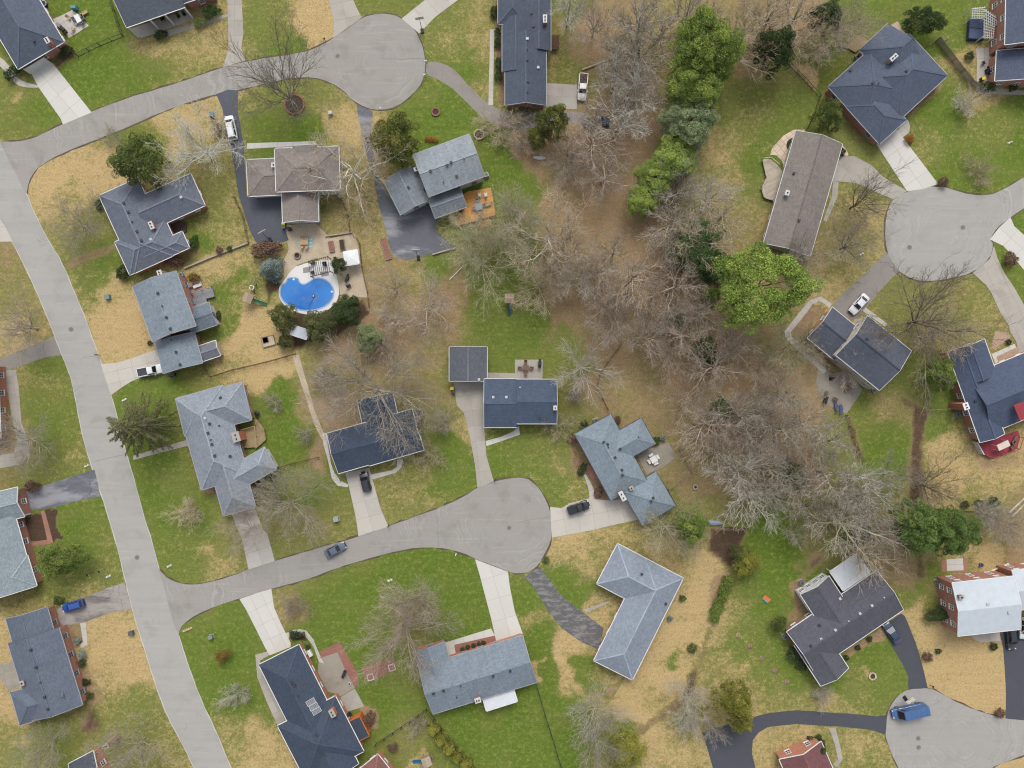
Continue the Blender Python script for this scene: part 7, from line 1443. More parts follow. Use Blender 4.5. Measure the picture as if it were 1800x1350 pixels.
playset(895.5,527,0.0,'wooden playset with a dark green slide and swing beam on the central lawn'); playset(443,526,R(70),'wooden playset with small green slide behind the two storey pale roof',(36,120,84)); playset(752,1329,R(-70),'small playset with blue and green slide near golden cedars',(40,110,150),(176,160,140),False)
p = P(444.5,506); t = thing('tyre_swing', 'white ring swing hanging beside the small wooden playset', 'tyre swing', (p.x, p.y, 0))
g = GB(); g.ring(0, 0, .6, .42, .22, .18, 20); g.build('ring', WHITE, t)
for a in (0, 2.1, 4.2): g = GB(); g.bar((.42 * math.cos(a), .42 * math.sin(a), .75), (.02 * math.cos(a), .02, 2.0), .03, .03, False); g.build('rope', WOOD, t)
# pool
K1 = Z('B2',(222,588),(295,588),(300,620),(330,638),(362,625),(400,597),(440,588),(490,602),(532,642),(547,690),(535,740),(490,785),(430,810),(360,820),(300,813),(240,788),(195,758),(172,722),(166,680),(182,645),(214,618))
K2 = Z('B2',(290,500),(525,452),(537,520),(572,600),(583,690),(565,755),(522,802),(460,836),(395,848),(330,842),(270,825),(200,785),(166,735),(157,685),(168,640),(208,592),(240,545))
pc = P(533,520); pool = thing('swimming_pool', 'kidney shaped blue swimming pool in a white deck', 'swimming pool', (pc.x, pc.y, 0))
rel = lambda pts, n=2: [(x - pc.x, y - pc.y) for x, y in wobble(PP(pts), step=9, amp=0, smooth=n)]
g = GB(); g.prism(rel(K2, 1), 0, .05); g.build('pool_deck', pave('white_pool_deck', (224, 222, 220), .04, .12, (200, 196, 190)), pool)
m, nt_, b_ = new_mat('pool_water'); co_ = N(nt_, 'ShaderNodeTexCoord').outputs['Object']
dp = N(nt_, 'ShaderNodeVectorMath', {0: co_, 1: (.4, -1.2, 0)}, operation='DISTANCE').outputs['Value']
wc = mix(nt_, sstep(nt_, mth(nt_, 'ADD', dp, mth(nt_, 'MULTIPLY', nz(nt_, co_, .5, 3), 2.0)), 1.5, 6.5), lin(44, 112, 196), lin(58, 134, 214))
wc = mix(nt_, mth(nt_, 'MULTIPLY', sstep(nt_, nz(nt_, co_, .55, 4, .6), .48, .66), .5), wc, lin(92, 132, 176))
wc = mix(nt_, mth(nt_, 'MULTIPLY', sstep(nt_, nz(nt_, co_, 3.0, 2, .6), .66, .74), .5), wc, lin(70, 96, 128))
nt_.links.new(wc, b_.inputs['Base Color']); b_.inputs['Roughness'].default_value = .08; b_.inputs['Specular IOR Level'].default_value = .4; bump(nt_, b_, nz(nt_, co_, 2.5, 3), .12, .05)
wp = rel(K1, 2); g = GB(); g.prism(wp, 0.02, .062); g.build('water', m, pool)
g = GB()
for i in range(len(wp)): g.bar((*wp[i - 1], .10), (*wp[i], .10), .26, .06)
g.build('coping', plain('coping_blue', (150, 176, 206), .6, .06), pool)
for x, y in Z('B2',(264,600),(530,686)):
    q_ = P(x, y); g = GB(); g.cyl((0, 0, .06), (0, 0, .12), .22, .22, 14); g.build('skimmer_lid', WHITE, pool, (q_.x - pc.x, q_.y - pc.y, 0))
for n_, pts in (('floor_mat', [(329,520),(385,508),(378,550),(330,556)]), ('floor_mat', [(450,550),(505,540),(510,572),(458,582)])):
    g = GB(); g.prism([(P(*c).x - pc.x, P(*c).y - pc.y) for c in Z('B2', *pts)], .05, .075); g.build(n_, plain('grey_mat', (150, 148, 146), .9, .15), pool)
q_ = P(*Z1('B2',402,717)); t = thing('pool_cleaner', 'round dark pool cleaner with a hose in the blue pool', 'pool cleaner', (q_.x, q_.y, .07))
g = GB(); g.cyl((0, 0, 0), (0, 0, .14), .36, .26, 14); g.build('body', plain('cleaner_red', (110, 92, 104), .6, .1), t); g = GB(); g.cyl((0, 0, .14), (0, 0, .2), .14, .1, 10); g.build('cap', WHITE, t); g = GB(); hp = [(0, 0), (.0, -.4), (-.35, -1.1), (-.75, -1.7), (-.9, -2.3), (-.95, -2.8)]
for i in range(5): g.bar((*hp[i], .06), (*hp[i + 1], .06), .06, .05)
g.build('hose', plain('hose_blue', (40, 70, 120), .6, .1), t)
# pergola
def pergola(label, pts, h, n, beam, slat, cross=False, sw=.08):
    w_ = PP(pts, h); O = sum(w_, Vector((0, 0))) / 4; a, b, c, d = [x - O for x in w_]; t = thing('pergola', label, 'pergola', (O.x, O.y, 0))
    for v in (a, b, c, d): g = GB(); g.box(v.x * .95, v.y * .95, h / 2, .13, .13, h); g.build('post', beam, t)
    for p_, q_ in ((a, b), (d, c)): g = GB(); g.bar((p_.x, p_.y, h), (q_.x, q_.y, h), .10, .16); g.build('beam', beam, t)
    for k in range(n):
        f = (k + .5) / n; p_, q_ = a.lerp(b, f), d.lerp(c, f); e = (q_ - p_) * .06; g = GB(); g.bar((p_.x - e.x, p_.y - e.y, h + .13), (q_.x + e.x, q_.y + e.y, h + .13), sw, .12); g.build('slat', slat, t)
    if cross:
        for k in range(cross):
            f = (k + .5) / cross; p_, q_ = a.lerp(d, f), b.lerp(c, f); g = GB(); g.bar((p_.x, p_.y, h + .19), (q_.x, q_.y, h + .19), sw, .06); g.build('slat', slat, t)
    return t
pergola('dark pergola with thin slats on the white pool deck', Z('B2',(360,478),(505,440),(522,545),(378,582)), 2.5, 11, BLACK, plain('dark_slat', (70, 66, 66), .6, .1))
pergola('white lattice pergola beside the brick house at upper right', Z('A4',(1500,62),(1590,120),(1575,265),(1500,258)), 2.6, 6, OFFWHITE, OFFWHITE, 9)
pergola('upper wing of a white lattice pergola above the dark hot tub', Z('A4',(1420,60),(1515,50),(1515,130),(1415,128)), 2.6, 6, OFFWHITE, OFFWHITE, 6)
# slatted wooden deck left of the big dark roof
def deck(label, pts, z, mat, axis, name='deck', cat='deck', rail=None, bw=.15, posts=True, inset=None):
    w_ = PP(pts, z); O = sum(w_, Vector((0, 0))) / len(w_); poly = [(v.x - O.x, v.y - O.y) for v in w_]; t = thing(name, label, cat, (O.x, O.y, 0))
    a = (P(*axis[1]) - P(*axis[0])).normalized(); bx = Vector((-a.y, a.x)); vs_ = [p_[0] * bx.x + p_[1] * bx.y for p_ in poly]; n = int((max(vs_) - min(vs_)) / bw)
    g = GB(); g.prism(poly, z - .22, z - .05); g.build('deck_frame', WOODDARK, t)
    for k in range(n):
        lo = min(vs_) + k * bw; q_ = clip(poly, -bx.x, -bx.y, -(lo + .012)); q_ = clip(q_, bx.x, bx.y, lo + bw - .012) if len(q_) > 2 else q_
        if len(q_) > 2 and abs(area(q_)) > .03: g = GB(); g.prism(q_, z - .05, z + rj.uniform(0, .008)); g.build('deck_board', mat, t)
    if rail:
        for i in rail:
            p_, q2 = poly[i], poly[(i + 1) % len(poly)]; ln = math.hypot(q2[0] - p_[0], q2[1] - p_[1]); m_ = max(1, int(ln / 1.6))
            g = GB(); g.bar((*p_, z + .95), (*q2, z + .95), .12, .06); g.build('handrail', mat, t)
            for k in range(m_ + 1): g = GB(); x, y = p_[0] + (q2[0] - p_[0]) * k / m_, p_[1] + (q2[1] - p_[1]) * k / m_; g.box(x, y, z + .45, .09, .09, .9); g.build('rail_post', mat, t)
    return t, O
dk, _ = deck('orange cedar deck behind the two storey silver grey roof', Z('B2',(1335,165),(1440,130),(1425,20),(1480,-15),(1640,-40),(1672,150),(1400,228)), .7, CEDAR, ((785,370),(800,366)))
p = P(*Z1('B2',1595,200)); t = thing('deck_stairs', 'orange timber steps at the lower corner of the cedar deck', 'stairs', (p.x, p.y, 0), R(18))
for k in range(4): g = GB(); g.box(0, -.28 * k, .56 - .15 * k, 2.6, .3, .06); g.build('tread', CEDAR, t)
deck('hexagonal weathered deck with white railing at the right', [(1340,280),(1353,279),(1368,291),(1381,310),(1378,335),(1365,354),(1343,348),(1338,330),(1347,312)], .6, plain('pale_deck', (196,184,166), .8, .12, 5, rnd=.10), ((1340,330),(1378,312)), rail=(0, 1, 5, 6, 7))
deck('red stained deck at the lower end of the blue grey roof', Z('C4',(1468,375),(1640,345),(1745,308),(1762,350),(1738,432),(1560,498),(1500,470)), .8, REDWOOD, ((1722,778),(1785,760)), rail=(3, 4, 5))
deck('small red upper deck set in the blue grey roof at the right edge', Z('C4',(1715,128),(1790,100),(1820,200),(1760,240)), 6.0, REDWOOD, ((1783,712),(1800,706)))
deck('dark brown deck filling the courtyard of the hipped house', Z('B1',(1070,140),(1175,95),(1225,185),(1300,200),(1300,265),(1150,315)), .35, plain('dark_deck', (92,76,68), .8, .15, 5, rnd=.12), ((270,372),(300,362)))
deck('grey deck with white railing behind the two storey pale roof', Z('B1',(1350,700),(1480,655),(1500,720),(1440,735),(1450,790),(1345,815)), .6, plain('grey_deck', (150,152,158), .7, .1, 5, rnd=.08), ((337,520),(372,508)), rail=(0, 1))
deck('weathered tan deck left of the big dark hipped roof', Z('A4',(530,320),(640,240),(705,290),(610,365)), .4, plain('tan_deck', (168,148,112), .8, .15, 5, rnd=.12), ((1485,82),(1512,62)))
deck('small back porch deck with brown stairs on the long dark slate roof', Z('A3',(272,242),(330,245),(322,345),(275,345)), .9, WOODDARK, ((969,62),(982,62)), rail=(1,))
deck('tan back deck with curved rail beside the pale hipped roof', Z('C1',(1690,300),(1787,270),(1800,420),(1680,430)), .5, plain('tan_deck', (168,148,112), .8, .15, 5, rnd=.12), ((428,755),(450,748)), rail=(0, 1))
deck('tan deck right half beside the green back lawn', Z('C2',(-10,220),(15,235),(60,300),(70,370),(0,430),(-10,430)), .5, plain('tan_deck', (168,148,112), .8, .15, 5, rnd=.12), ((450,740),(465,735)), rail=(1, 2))
p = P(*Z1('B1',1350,645)); sheet('patio', Z('B1',(1285,635),(1395,600),(1425,660),(1330,690)), .03, pave('pink_patio', (196,160,150), .1, .3, (170,130,120)), 'pink paved patio behind the two storey pale roof')
# seats, tables, grills
def chair(px, py, rz, label, mat, z=.04, group=None, lounge=False):
    p = P(px, py); L_ = 1.7 if lounge else .55; t = thing('sun_lounger' if lounge else 'garden_chair', label, 'lounger' if lounge else 'chair', (p.x, p.y, z), rz, group)
    g = GB(); g.box(0, 0, .40, L_, .58, .07); g.build('seat', mat, t)
    g = GB(); g.bar((-L_ / 2, 0, .42), (-L_ / 2 - .28, 0, .92), .58, .06, False); g.build('backrest', mat, t)
    for x in (-L_ / 2 + .06, L_ / 2 - .06):
        for y in (-.24, .24): g = GB(); g.box(x, y, .19, .05, .05, .38); g.build('leg', mat, t)
    for y in (-.30, .30): g = GB(); g.bar((-.25, y, .62), (.25, y, .62), .06, .04); g.build('arm', mat, t)
def table(px, py, rz, label, mat, sx=1.6, sy=.95, z=.04, rnd=False):
    p = P(px, py); t = thing('garden_table', label, 'table', (p.x, p.y, z), rz); g = GB()
    if rnd: g.cyl((0, 0, .70), (0, 0, .75), sx / 2, sx / 2, 20)
    else: g.box(0, 0, .725, sx, sy, .05)
    g.build('tabletop', mat, t)
    for x in (-1, 1):
        for y in (-1, 1): g = GB(); g.box(x * sx * .38, y * sy * .38, .35, .06, .06, .7); g.build('leg', mat, t)
def grill(px, py, rz, label, z=.04, s=1.0):
    p = P(px, py); t = thing('barbecue_grill', label, 'grill', (p.x, p.y, z), rz)
    g = GB(); g.box(0, 0, .45, .9 * s, .55 * s, .8); g.build('cart', BLACK, t); g = GB(); g.box(0, 0, .98, .95 * s, .6 * s, .28, top=.7); g.build('hood', plain('grill_hood', (52, 54, 60), .35, .1), t)
    for x in (-.68, .68): g = GB(); g.box(x * s, 0, .86, .4 * s, .5 * s, .04); g.build('side_shelf', BLACK, t)
BROWNF = plain('brown_rattan', (120, 96, 78), .8, .15); TEAL = plain('teal_cover', (84, 150, 160), .7, .1); TANF = plain('tan_cushion', (190, 160, 124), .8, .1); BLUEF = plain('blue_cushion', (78, 92, 124), .8, .1); GREYF = plain('grey_furniture', (150, 150, 156), .6, .08)
table(140.5,35.5,R(-62),'white slatted patio table on the square concrete patio',WHITE,1.7,1.0)
for k, (x, y) in enumerate(((133,38),(136,43),(145,29),(148,34),(146,41))): chair(x, y, R(-62 + 180 * (k > 1)), ('upper left','lower left','upper right','right','lower right')[k] + ' white chair at the white patio table upper left', GREYF, group='chairs round the white patio table')
chair(123.5,33,R(-30),'upper tan chair on the square concrete patio',TANF); chair(130.5,52,R(60),'lower tan chair on the square concrete patio',TANF); chair(149.5,25,R(210),'tan sofa like lounger on the square concrete patio',TANF,lounge=True)
p = P(133.5,16); t = thing('covered_grill', 'teal covered grill at the top of the square concrete patio', 'grill', (p.x, p.y, .04)); g = GB(); g.box(0, 0, .5, 1.2, .7, 1.0, top=.8); g.build('cover', TEAL, t); g = GB(); g.box(0, 0, .03, 1.25, .75, .05); g.build('base', BLACK, t)
chair(107,47,R(140),'grey lounge chair beside the upper left hipped roof',GREYF,lounge=True); grill(115.5,55,R(-50),'black grill beside the upper left hipped roof'); 
p = P(80.5,9); t = thing('round_tub', 'dark blue round tub beside the roof at top left', 'tub', (p.x, p.y, .02)); g = GB(); g.cyl((0,0,0),(0,0,.7),.55,.55,16); g.build('shell', plain('navy', (50, 66, 96), .5, .1), t); g = GB(); g.ring(0, 0, .7, .55, .1, .05, 16); g.build('rim', WHITE, t)
chair(766-450,31,R(-60),'left black chair on the white columned porch',BLACK); chair(776-450,27,R(-60),'right black chair on the white columned porch',BLACK); table(289,37,R(17),'small table on the white columned porch',BLACK,.8,.6,.13)
chair(279,382,R(40),'white chair in the courtyard deck upper part',WHITE,.38); chair(285,377,R(130),'second white chair in the courtyard deck upper part',WHITE,.38); chair(295.5,403,R(20),'white lounger in the courtyard deck lower part',WHITE,.38,lounge=True)
table(335,502,R(18),'wooden table on the pink patio',WOOD,1.3,.9); chair(348,503,R(200),'white bench seat on the pink patio',WHITE,lounge=True); chair(338,517,R(60),'dark chair on the grey deck with white railing',BLUEF,.62); chair(340,532,R(-20),'tan chair by the brick wall behind the pale two storey roof',TANF)
# pool terrace
p = P(537,427); t = thing('outdoor_rug', 'teal outdoor rug under a tan table on the gravel terrace', 'rug', (p.x, p.y, .02)); g = GB(); g.box(0, 0, .012, 3.0, 2.2, .02); g.build('mat', plain('teal_rug', (150, 190, 186), .9, .1), t); g = GB(); g.box(0, 0, .026, 2.7, .12, .006); g.box(0, .7, .026, 2.7, .08, .006); g.box(0, -.7, .026, 2.7, .08, .006); g.build('stripes', WHITE, t)
table(536,427,0,'tan dining table on the teal rug',TANF,1.7,1.0)
for k, (x, y) in enumerate(((532,420.5),(540,420.5),(532,433.5),(540,433.5))): chair(x, y, R(-90 if k < 2 else 90), ('upper left','upper right','lower left','lower right')[k] + ' chair at the tan table on the teal rug', TANF, group='chairs on the teal rug')
p = P(523,449.5); t = thing('fire_pit', 'round stone fire pit on the gravel terrace', 'fire pit', (p.x, p.y, .01)); g = GB(); g.ring(0, 0, 0, .62, .26, .35, 14); g.build('stone_ring', plain('firepit_stone', (146, 128, 112), .9, .2), t); g = GB(); g.cyl((0, 0, 0), (0, 0, .06), .5, .5, 14); g.build('ash', BLACK, t)
for k, (x, y) in enumerate(((553,462),(570,463),(550,480),(573,466))): chair(x, y, R(40 + 80 * k), ('left','middle','lower','right')[k] + ' dark chair under the dark pergola', BLACK, .06, 'dark chairs under the pergola')
grill(611.5,490,R(70),'black covered grill on the gravel right of the pool'); chair(615,503,R(30),'small black seat below the grill right of the pool',BLACK)
def raised_bed(px, py, sx, sy, rz, label, soil=MULCHDARK, n=1):
    p = P(px, py); t = thing('raised_bed', label, 'raised bed', (p.x, p.y, 0), rz)
    for y in (-1, 1): g = GB(); g.bar((-sx / 2, y * sy / 2, .35), (sx / 2, y * sy / 2, .35), .12, .35); g.build('plank', WOOD, t)
    for x in [-1 + 2 * k / n for k in range(n + 1)]: g = GB(); g.bar((x * sx / 2, -sy / 2, .345), (x * sx / 2, sy / 2, .345), .12, .34); g.build('plank', WOOD, t)
    g = GB(); g.box(0, 0, .13, sx - .1, sy - .1, .26); g.build('soil', soil, t)
raised_bed(583,434,2.2,1.0,R(100),'left of two timber raised beds above the white canopy',MULCHRED); raised_bed(602,431,2.2,1.0,R(98),'right of two timber raised beds above the white canopy'); raised_bed(679,438,4.4,1.1,R(105),'long timber raised bed beside the worn dark driveway',MULCHRED,2)
raised_bed(472,600,2.6,2.0,R(15),'square timber bed frame on the tan lawn left of the gambrel shed',GRAVEL); raised_bed(467.5,598,1.2,1.2,R(15),'inner white framed bed on the tan lawn left of the gambrel shed')
for x, y, lb in ((651.5,1190,'left white square frame in the red mulch rectangle'),(689,1173,'right white square frame in the red mulch rectangle')):
    p = P(x, y); t = thing('square_frame', lb, 'garden frame', (p.x, p.y, .02), R(20))
    for k in range(4): a = k * math.pi / 2; g = GB(); g.bar((.62 * math.cos(a) - .62 * math.sin(a), .62 * math.sin(a) + .62 * math.cos(a), .2), (.62 * math.cos(a) + .62 * math.sin(a), .62 * math.sin(a) - .62 * math.cos(a), .2), .10, .2); g.build('rail', WHITE, t)
    g = GB(); g.box(0, 0, .05, 1.15, 1.15, .1); g.build('soil', MULCHRED, t)
# white picnic table shaped like a plus
p = P(1148,807); t = thing('picnic_table', 'white picnic table with four benches on the mossy patio', 'picnic table', (p.x, p.y, .04), R(30)); g = GB(); g.box(0, 0, .74, 1.35, 1.35, .06); g.build('tabletop', WHITE, t)
for k in range(4):
    a = k * math.pi / 2; g = GB(); g.box(1.02 * math.cos(a), 1.02 * math.sin(a), .45, .5 if k % 2 == 0 else .95, .95 if k % 2 == 0 else .5, .06); g.build('bench', WHITE, t); g = GB(); g.bar((.3 * math.cos(a), .3 * math.sin(a), .7), (1.0 * math.cos(a), 1.0 * math.sin(a), .02), .08, .08, False); g.build('leg', WHITE, t)
table(924,646.5,0,'dark table on the back patio of the dark blue roof',BROWNF,1.3,1.0)
for k, (x, y) in enumerate(((924,637.5),(924,655),(915,647),(933,647))): chair(x, y, R((-90, 90, 0, 180)[k]), ('upper','lower','left','right')[k] + ' chair at the dark table on the back patio', BROWNF, group='chairs at the dark patio table')
grill(948.6,639.5,R(88),'black covered grill on the back patio of the dark blue roof',s=1.1)
p = P(843.5,344,.7); chair(843.5,344,R(100),'left white lounge chair on the cedar deck',WHITE,.72); chair(854,344,R(100),'right white lounge chair on the cedar deck',WHITE,.72); table(842,366,R(12),'grey square table on the cedar deck',GREYF,1.5,1.5,.72)
for k, (x, y) in enumerate(((835,368),(849,363),(840,356),(844,376))): chair(x, y, R((12, 192, -78, 102)[k]), ('left','right','upper','lower')[k] + ' grey chair at the square table on the cedar deck', GREYF, .72, 'grey chairs on the cedar deck')
chair(857,362,R(195),'tan bench at the right rim of the cedar deck',TANF,.72,lounge=True); p = P(804,378); grill(804,378,R(60),'dark grill on the left part of the cedar deck',.72)
chair(1468,713,R(100),'left blue lounger on the weathered patio',BLUEF,.05,lounge=True); chair(1477,718,R(95),'right blue lounger on the weathered patio',BLUEF,.05,lounge=True); grill(1449,704,R(70),'grey covered grill on the weathered patio by the blue loungers'); table(1487,683,R(40),'dark table at the top of the weathered patio',BROWNF,1.3,1.0); chair(1465,701,R(150),'brown chair on the weathered patio above the blue loungers',BROWNF); chair(1452,690,R(30),'second brown chair on the weathered patio',BROWNF)
chair(1777,772,R(60),'upper dark lounger on the red deck',BROWNF,.83,lounge=True); chair(1775,781,R(60),'lower dark lounger on the red deck',BROWNF,.83,lounge=True); p = P(1748,781); t = thing('deck_canopy', 'white square canopy top on the red deck', 'canopy', (p.x, p.y, .8), R(25)); g = GB(); g.box(0, 0, 2.0, 2.6, 1.3, .08, top=.96); g.build('canopy_top', plain('cream_canvas', (214, 204, 190), .8, .05), t)
for x in (-1.2, 1.2):
    for y in (-.55, .55): g = GB(); g.box(x, y, 1.0, .07, .07, 2.0); g.build('post', WHITE, t)
p = P(1712.6,54); t = thing('hot_tub', 'dark blue covered hot tub beside the white lattice pergola', 'hot tub', (p.x, p.y, .02), R(-4)); g = GB(); g.box(0, 0, .45, 3.2, 4.4, .9); g.build('shell', plain('tub_shell', (56, 64, 84), .6, .1), t)
for y in (-1.1, 1.1): g = GB(); g.box(0, y, .96, 3.3, 2.15, .12, top=.96); g.build('cover_half', plain('tub_cover', (62, 74, 104), .6, .12), t)
grill(1606,1182,R(60),None) if 0 else grill(606,1182,R(70),'black grill on the stained concrete patio')
chair(1727,112,R(20),'dark seat on the upper right patio',BLACK); grill(1733,127,R(100),'dark round grill on the upper right patio')
p = P(615,1200.6); t = thing('plant_pot', 'white ring pot on the stained concrete patio', 'pot', (p.x, p.y, .04)); g = GB(); g.cyl((0, 0, 0), (0, 0, .4), .22, .32, 14); g.build('pot', WHITE, t); g = GB(); g.cyl((0, 0, .38), (0, 0, .41), .24, .24, 12); g.build('soil', MULCHDARK, t)
p = P(545.7,1147); t = thing('storage_chest', 'white storage chest at the wall of the solar panel house', 'chest', (p.x, p.y, .04), R(-62)); g = GB(); g.box(0, 0, .3, 1.4, .7, .6); g.build('chest_body', WHITE, t); g = GB(); g.box(0, 0, .64, 1.46, .76, .10, top=.92); g.build('chest_lid', WHITE, t)
grill(613,1254,R(30),'dark covered grill behind the orange boards'); chair(604,1262,R(30),'dark chair behind the orange boards',BLACK); p = P(600.5,1253); t = thing('fan_unit', 'round grey air unit behind the solar panel house chimney', 'air conditioner', (p.x, p.y, .04)); g = GB(); g.cyl((0, 0, 0), (0, 0, .8), .42, .42, 16); g.build('casing', STEEL, t); g = GB(); g.cyl((0, 0, .8), (0, 0, .84), .32, .32, 16); g.build('fan_grille', BLACK, t)
def ac(px, py, label):
    p = P(px, py); t = thing('air_conditioner', label, 'air conditioner', (p.x, p.y, .02), .4); g = GB(); g.box(0, 0, .05, 1.1, 1.1, .1); g.build('pad', CONC_GREY, t); g = GB(); g.box(0, 0, .5, .85, .85, .8); g.build('casing', STEEL, t)
    g = GB(); g.ring(0, 0, .9, .30, .08, .03, 14); g.build('fan_ring', BLACK, t); g = GB(); g.cyl((0, 0, .9), (0, 0, .93), .16, .16, 10); g.build('fan_hub', BLACK, t)
for x, y, lb in ((1504,103,'air conditioner in a notch of the big dark hipped roof'),(1047,739,'air conditioner at the top edge of the hipped grey roof'),(321,484,'white round air unit at the top corner of the two storey pale roof'),(855,309,'air conditioner at the right corner of the two storey silver roof'),(1379,1118,'air conditioner at the left point of the very dark roof'),(1680,729,'air conditioner beside the chimney of the blue grey roof'),(1533,686,'air conditioner below the split level roof'),(738,723,'air conditioner at the right end of the dark gable roof'),(1647,1021,'small white unit at the corner of the tall brick gable'),(1407,1023+0,'pale teal unit beside the white glassed gable')): ac(x, y, lb)
p = P(454,726.6); t = thing('round_grill', 'black round covered grill beside the green back lawn', 'grill', (p.x, p.y, .04)); g = GB(); g.cyl((0, 0, .5), (0, 0, .8), .5, .55, 18); g.cyl((0, 0, .8), (0, 0, 1.0), .55, .2, 18); g.build('bowl', BLACK, t)
for a in (0, 2.1, 4.2): g = GB(); g.cyl((.3 * math.cos(a), .3 * math.sin(a), 0), (.25 * math.cos(a), .25 * math.sin(a), .55), .03, .03, 6); g.build('leg', BLACK, t)
# boats and odd things
def hull(px, py, L_, wd, rz, label, mat, name, cat, up=False):
    p = P(px, py); t = thing(name, label, cat, (p.x, p.y, .05), rz); V = []; F = []; n = 10
    for i in range(n + 1):
        x = -L_ / 2 + L_ * i / n; k = math.sin(math.pi * min(.999, max(.001, (i + .2) / (n + .4)))) ** .6 * wd / 2
        V += [(x, -k, .0 if not up else .3), (x, -k * .8, .34 if not up else .05), (x, 0, .44 if not up else .0), (x, k * .8, .34 if not up else .05), (x, k, 0 if not up else .3)]
    for i in range(n):
        for j in range(4): a = i * 5 + j; F.append([a, a + 1, a + 6, a + 5])
    me = bpy.data.meshes.new('hull'); me.from_pydata(V, [], F); me.materials.append(mat); me.polygons.foreach_set('use_smooth', [True] * len(F)); link(bpy.data.objects.new('hull', me), t)
    g = GB(); g.bar((-L_ * .48, 0, .47), (L_ * .48, 0, .47), .05, .05); g.build('keel', mat, t); return t
hull(948,278,2.7,.75,R(-4),'white canoe lying upturned at the lawn edge by the brush', WHITE, 'canoe', 'canoe')
hull(1252,919,4.4,1.1,R(-3),'grey blue upturned boat beside the green round tree', plain('boat_grey', (150, 160, 178), .5, .1), 'upturned_boat', 'boat')
def log(a, b, r, label, mat):
    a, b = P(*a), P(*b); m = (a + b) / 2; t = thing('fallen_log', label, 'log', (m.x, m.y, r)); g = GB(); g.cyl((a.x - m.x, a.y - m.y, 0), (b.x - m.x, b.y - m.y, 0), r, r * .7, 10); g.build('log_trunk', mat, t); d = (b - a)
    g = GB()
    for k in (.3, .55, .8): q_ = a + d * k - m; g.cyl((q_.x, q_.y, 0), (q_.x + .25, q_.y + .35 * (-1) ** int(k * 10), r * .8), r * .35, .02, 6)
    g.build('branch_stub', mat, t)
log((1023,123.5),(1092,98),.22,'long fallen log above the white pickup with open bed',BARK['tan']); log((1772,902),(1803,872),.22,'pale sawn log at the right edge below the red deck',BARK['pale']); log((1778,908),(1806,880),.2,'second pale log beside the first at the right edge',BARK['tan']); log((790,492),(812,470),.12,'pale fallen branch at the top of the oval leaf bed',BARK['white']); log((1740,1004),(1772,990),.2,'pale timber pile beside the white roof',BARK['pale'])
def ring_planter(px, py, r, label, mat, n=20, soil=MULCHDARK):
    p = P(px, py); t = thing('ring_planter', label, 'planter', (p.x, p.y, 0)); 
    for k in range(n):
        a0 = 2 * math.pi * k / n; g = GB(); g.ring(0, 0, 0, r, .30, .32, 1, a0, a0 + 2 * math.pi / n); g.build('brick', mat, t)
    g = GB(); g.cyl((0, 0, 0), (0, 0, .2), r - .1, r - .1, 24); g.build('soil', soil, t)
ring_planter(518,184,2.0,'brick tree ring at the foot of the tall bare tree',plain('ring_brick', (150,106,92), .9, .15, rnd=.1), 26); ring_planter(842,236.7,1.0,'round stone planter ring above the silver grey roof',plain('ring_stone', (176,168,140), .9, .15, rnd=.1), 14)
ring_planter(1222,856,.45,'pale stone bird bath ring on the leafy lawn',plain('ring_stone', (176,168,140), .9, .15, rnd=.1), 8); ring_planter(1395,255,1.35,'round hedge ringed bed in the pink flagstone terrace',LEAF['ivy'], 16)
ring_planter(1533,1188,.7,'brown stump ring in the middle of the lower right lawn',BARK['tan'], 10); ring_planter(766,197,.8,'small brown tree ring on the lawn right of the upper circle',MULCHRED, 10)
for x, y, lb in ((1297,1117,'upper dark tree stump on the green lawn'),(1318,1136,'middle dark tree stump on the green lawn'),(1338,1158,'lower purple brown stump on the green lawn'),(1361,1179,'dark stump near the wall of the very dark roof'),(1383,1199,'lowest dark stump on the green lawn')):
    p = P(x, y); t = thing('tree_stump', lb, 'stump', (p.x, p.y, 0)); g = GB(); g.cyl((0, 0, 0), (0, 0, .18), .55, .42, 11); g.build('stump_wood', BARK['red'], t); g = GB(); g.cyl((0, 0, .17), (0, 0, .2), .3, .28, 9); g.build('cut_face', BARK['dark'], t)
p = P(1231,1135); t = thing('tree_stump', 'pale sawn stump in the brown corner of the tan lawn', 'stump', (p.x, p.y, 0)); g = GB(); g.cyl((0, 0, 0), (0, 0, .35), .36, .30, 12); g.build('stump_bark', BARK['tan'], t); g = GB(); g.cyl((0, 0, .34), (0, 0, .37), .27, .27, 12); g.build('cut_face', TANF, t)
p = P(1347,1051.5); t = thing('toy_bench', 'small orange and blue toy bench on the green lawn', 'toy', (p.x, p.y, 0), R(-40)); g = GB(); g.box(0, 0, .3, 1.6, .8, .08); g.build('seat', plain('toy_orange', (214, 120, 70), .5, .05), t)
for x in (-.6, .6): g = GB(); g.box(x, 0, .15, .12, .7, .3); g.build('leg', plain('toy_blue', (80, 170, 200), .5, .05), t)
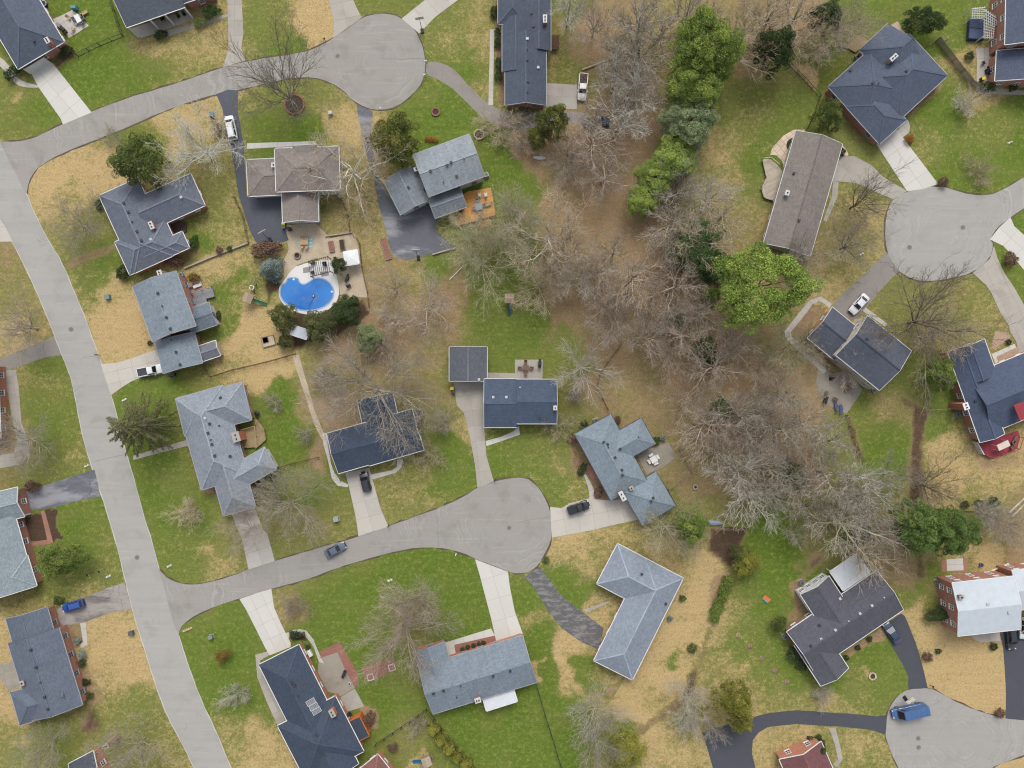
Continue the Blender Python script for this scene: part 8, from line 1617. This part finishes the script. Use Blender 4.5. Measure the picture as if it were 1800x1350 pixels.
g = GB(); g.box(0, -.5, .25, 1.5, .3, .06); g.build('bench', plain('toy_blue', (80, 170, 200), .5, .05), t)
p = P(1722.7,992); t = thing('plant_pot', 'blue plant pot on the tan ground above the white roof', 'pot', (p.x, p.y, 0)); g = GB(); g.cyl((0, 0, 0), (0, 0, .6), .32, .42, 14); g.build('pot', plain('blue_glaze', (70, 116, 170), .3, .05), t); g = GB(); g.cyl((0, 0, .57), (0, 0, .61), .34, .34, 12); g.build('soil', MULCHDARK, t)
for x, y, lb, c in ((219,704,'white garden rocks beside the top of the dark spruce',(225,225,222)),(153,820,'pale rocks at the corner above the dark driveway',(210,210,205)),(298,996,'pale rock on the lawn corner at the court',(214,206,196)),(685.5,1021,'white rock pair beside the reddish bare tree',(222,222,220)),(191,1014,'white rocks at the edge of the left street',(222,222,220)),(334,1106,'tan boulder at the corner lawn tip',(200,180,150)),(326,1109,'second tan boulder at the corner lawn tip',(206,186,156)),(946,952,None,None),(1775,252,'pale rock on the upper right lawn',(214,210,204)),(1514,448,'white rocks by the left rim of the right circle',(220,220,216)),(1237,823,'pale rock on the leafy lawn right of the patio fence',(206,196,180)),(1340-95,1130,None,None)):
    if not lb: continue
    p = P(x, y); t = thing('garden_rock', lb, 'rock', (p.x, p.y, 0)); m_ = plain('rock_%d' % c[0], c, .9, .12)
    for k in range(2):
        g = GB(); g.box((k - .5) * .55, k * .25, .14, .55 - .15 * k, .45, .3, rz=k + .4, top=.6); g.build('stone', m_, t)
# bits along walls: lattice covers, leaf piles of fallen timber, garden lamps
for x, y, lb in ((185,1000,'grey lamp post on the lawn beside the left street'),(164,1006,'white garden lamp on the lawn beside the left street'),(1586,1219,None)):
    if lb: p = P(x, y); t = thing('lamp_post', lb, 'lamp', (p.x, p.y, 0)); g = GB(); g.cyl((0, 0, 0), (0, 0, 1.9), .05, .05, 8); g.build('post', BLACK, t); g = GB(); g.box(0, 0, 2.05, .30, .30, .34, top=1.2); g.build('lantern', OFFWHITE, t); g = GB(); g.box(0, 0, 2.27, .42, .42, .1, top=.4); g.build('lamp_cap', BLACK, t)
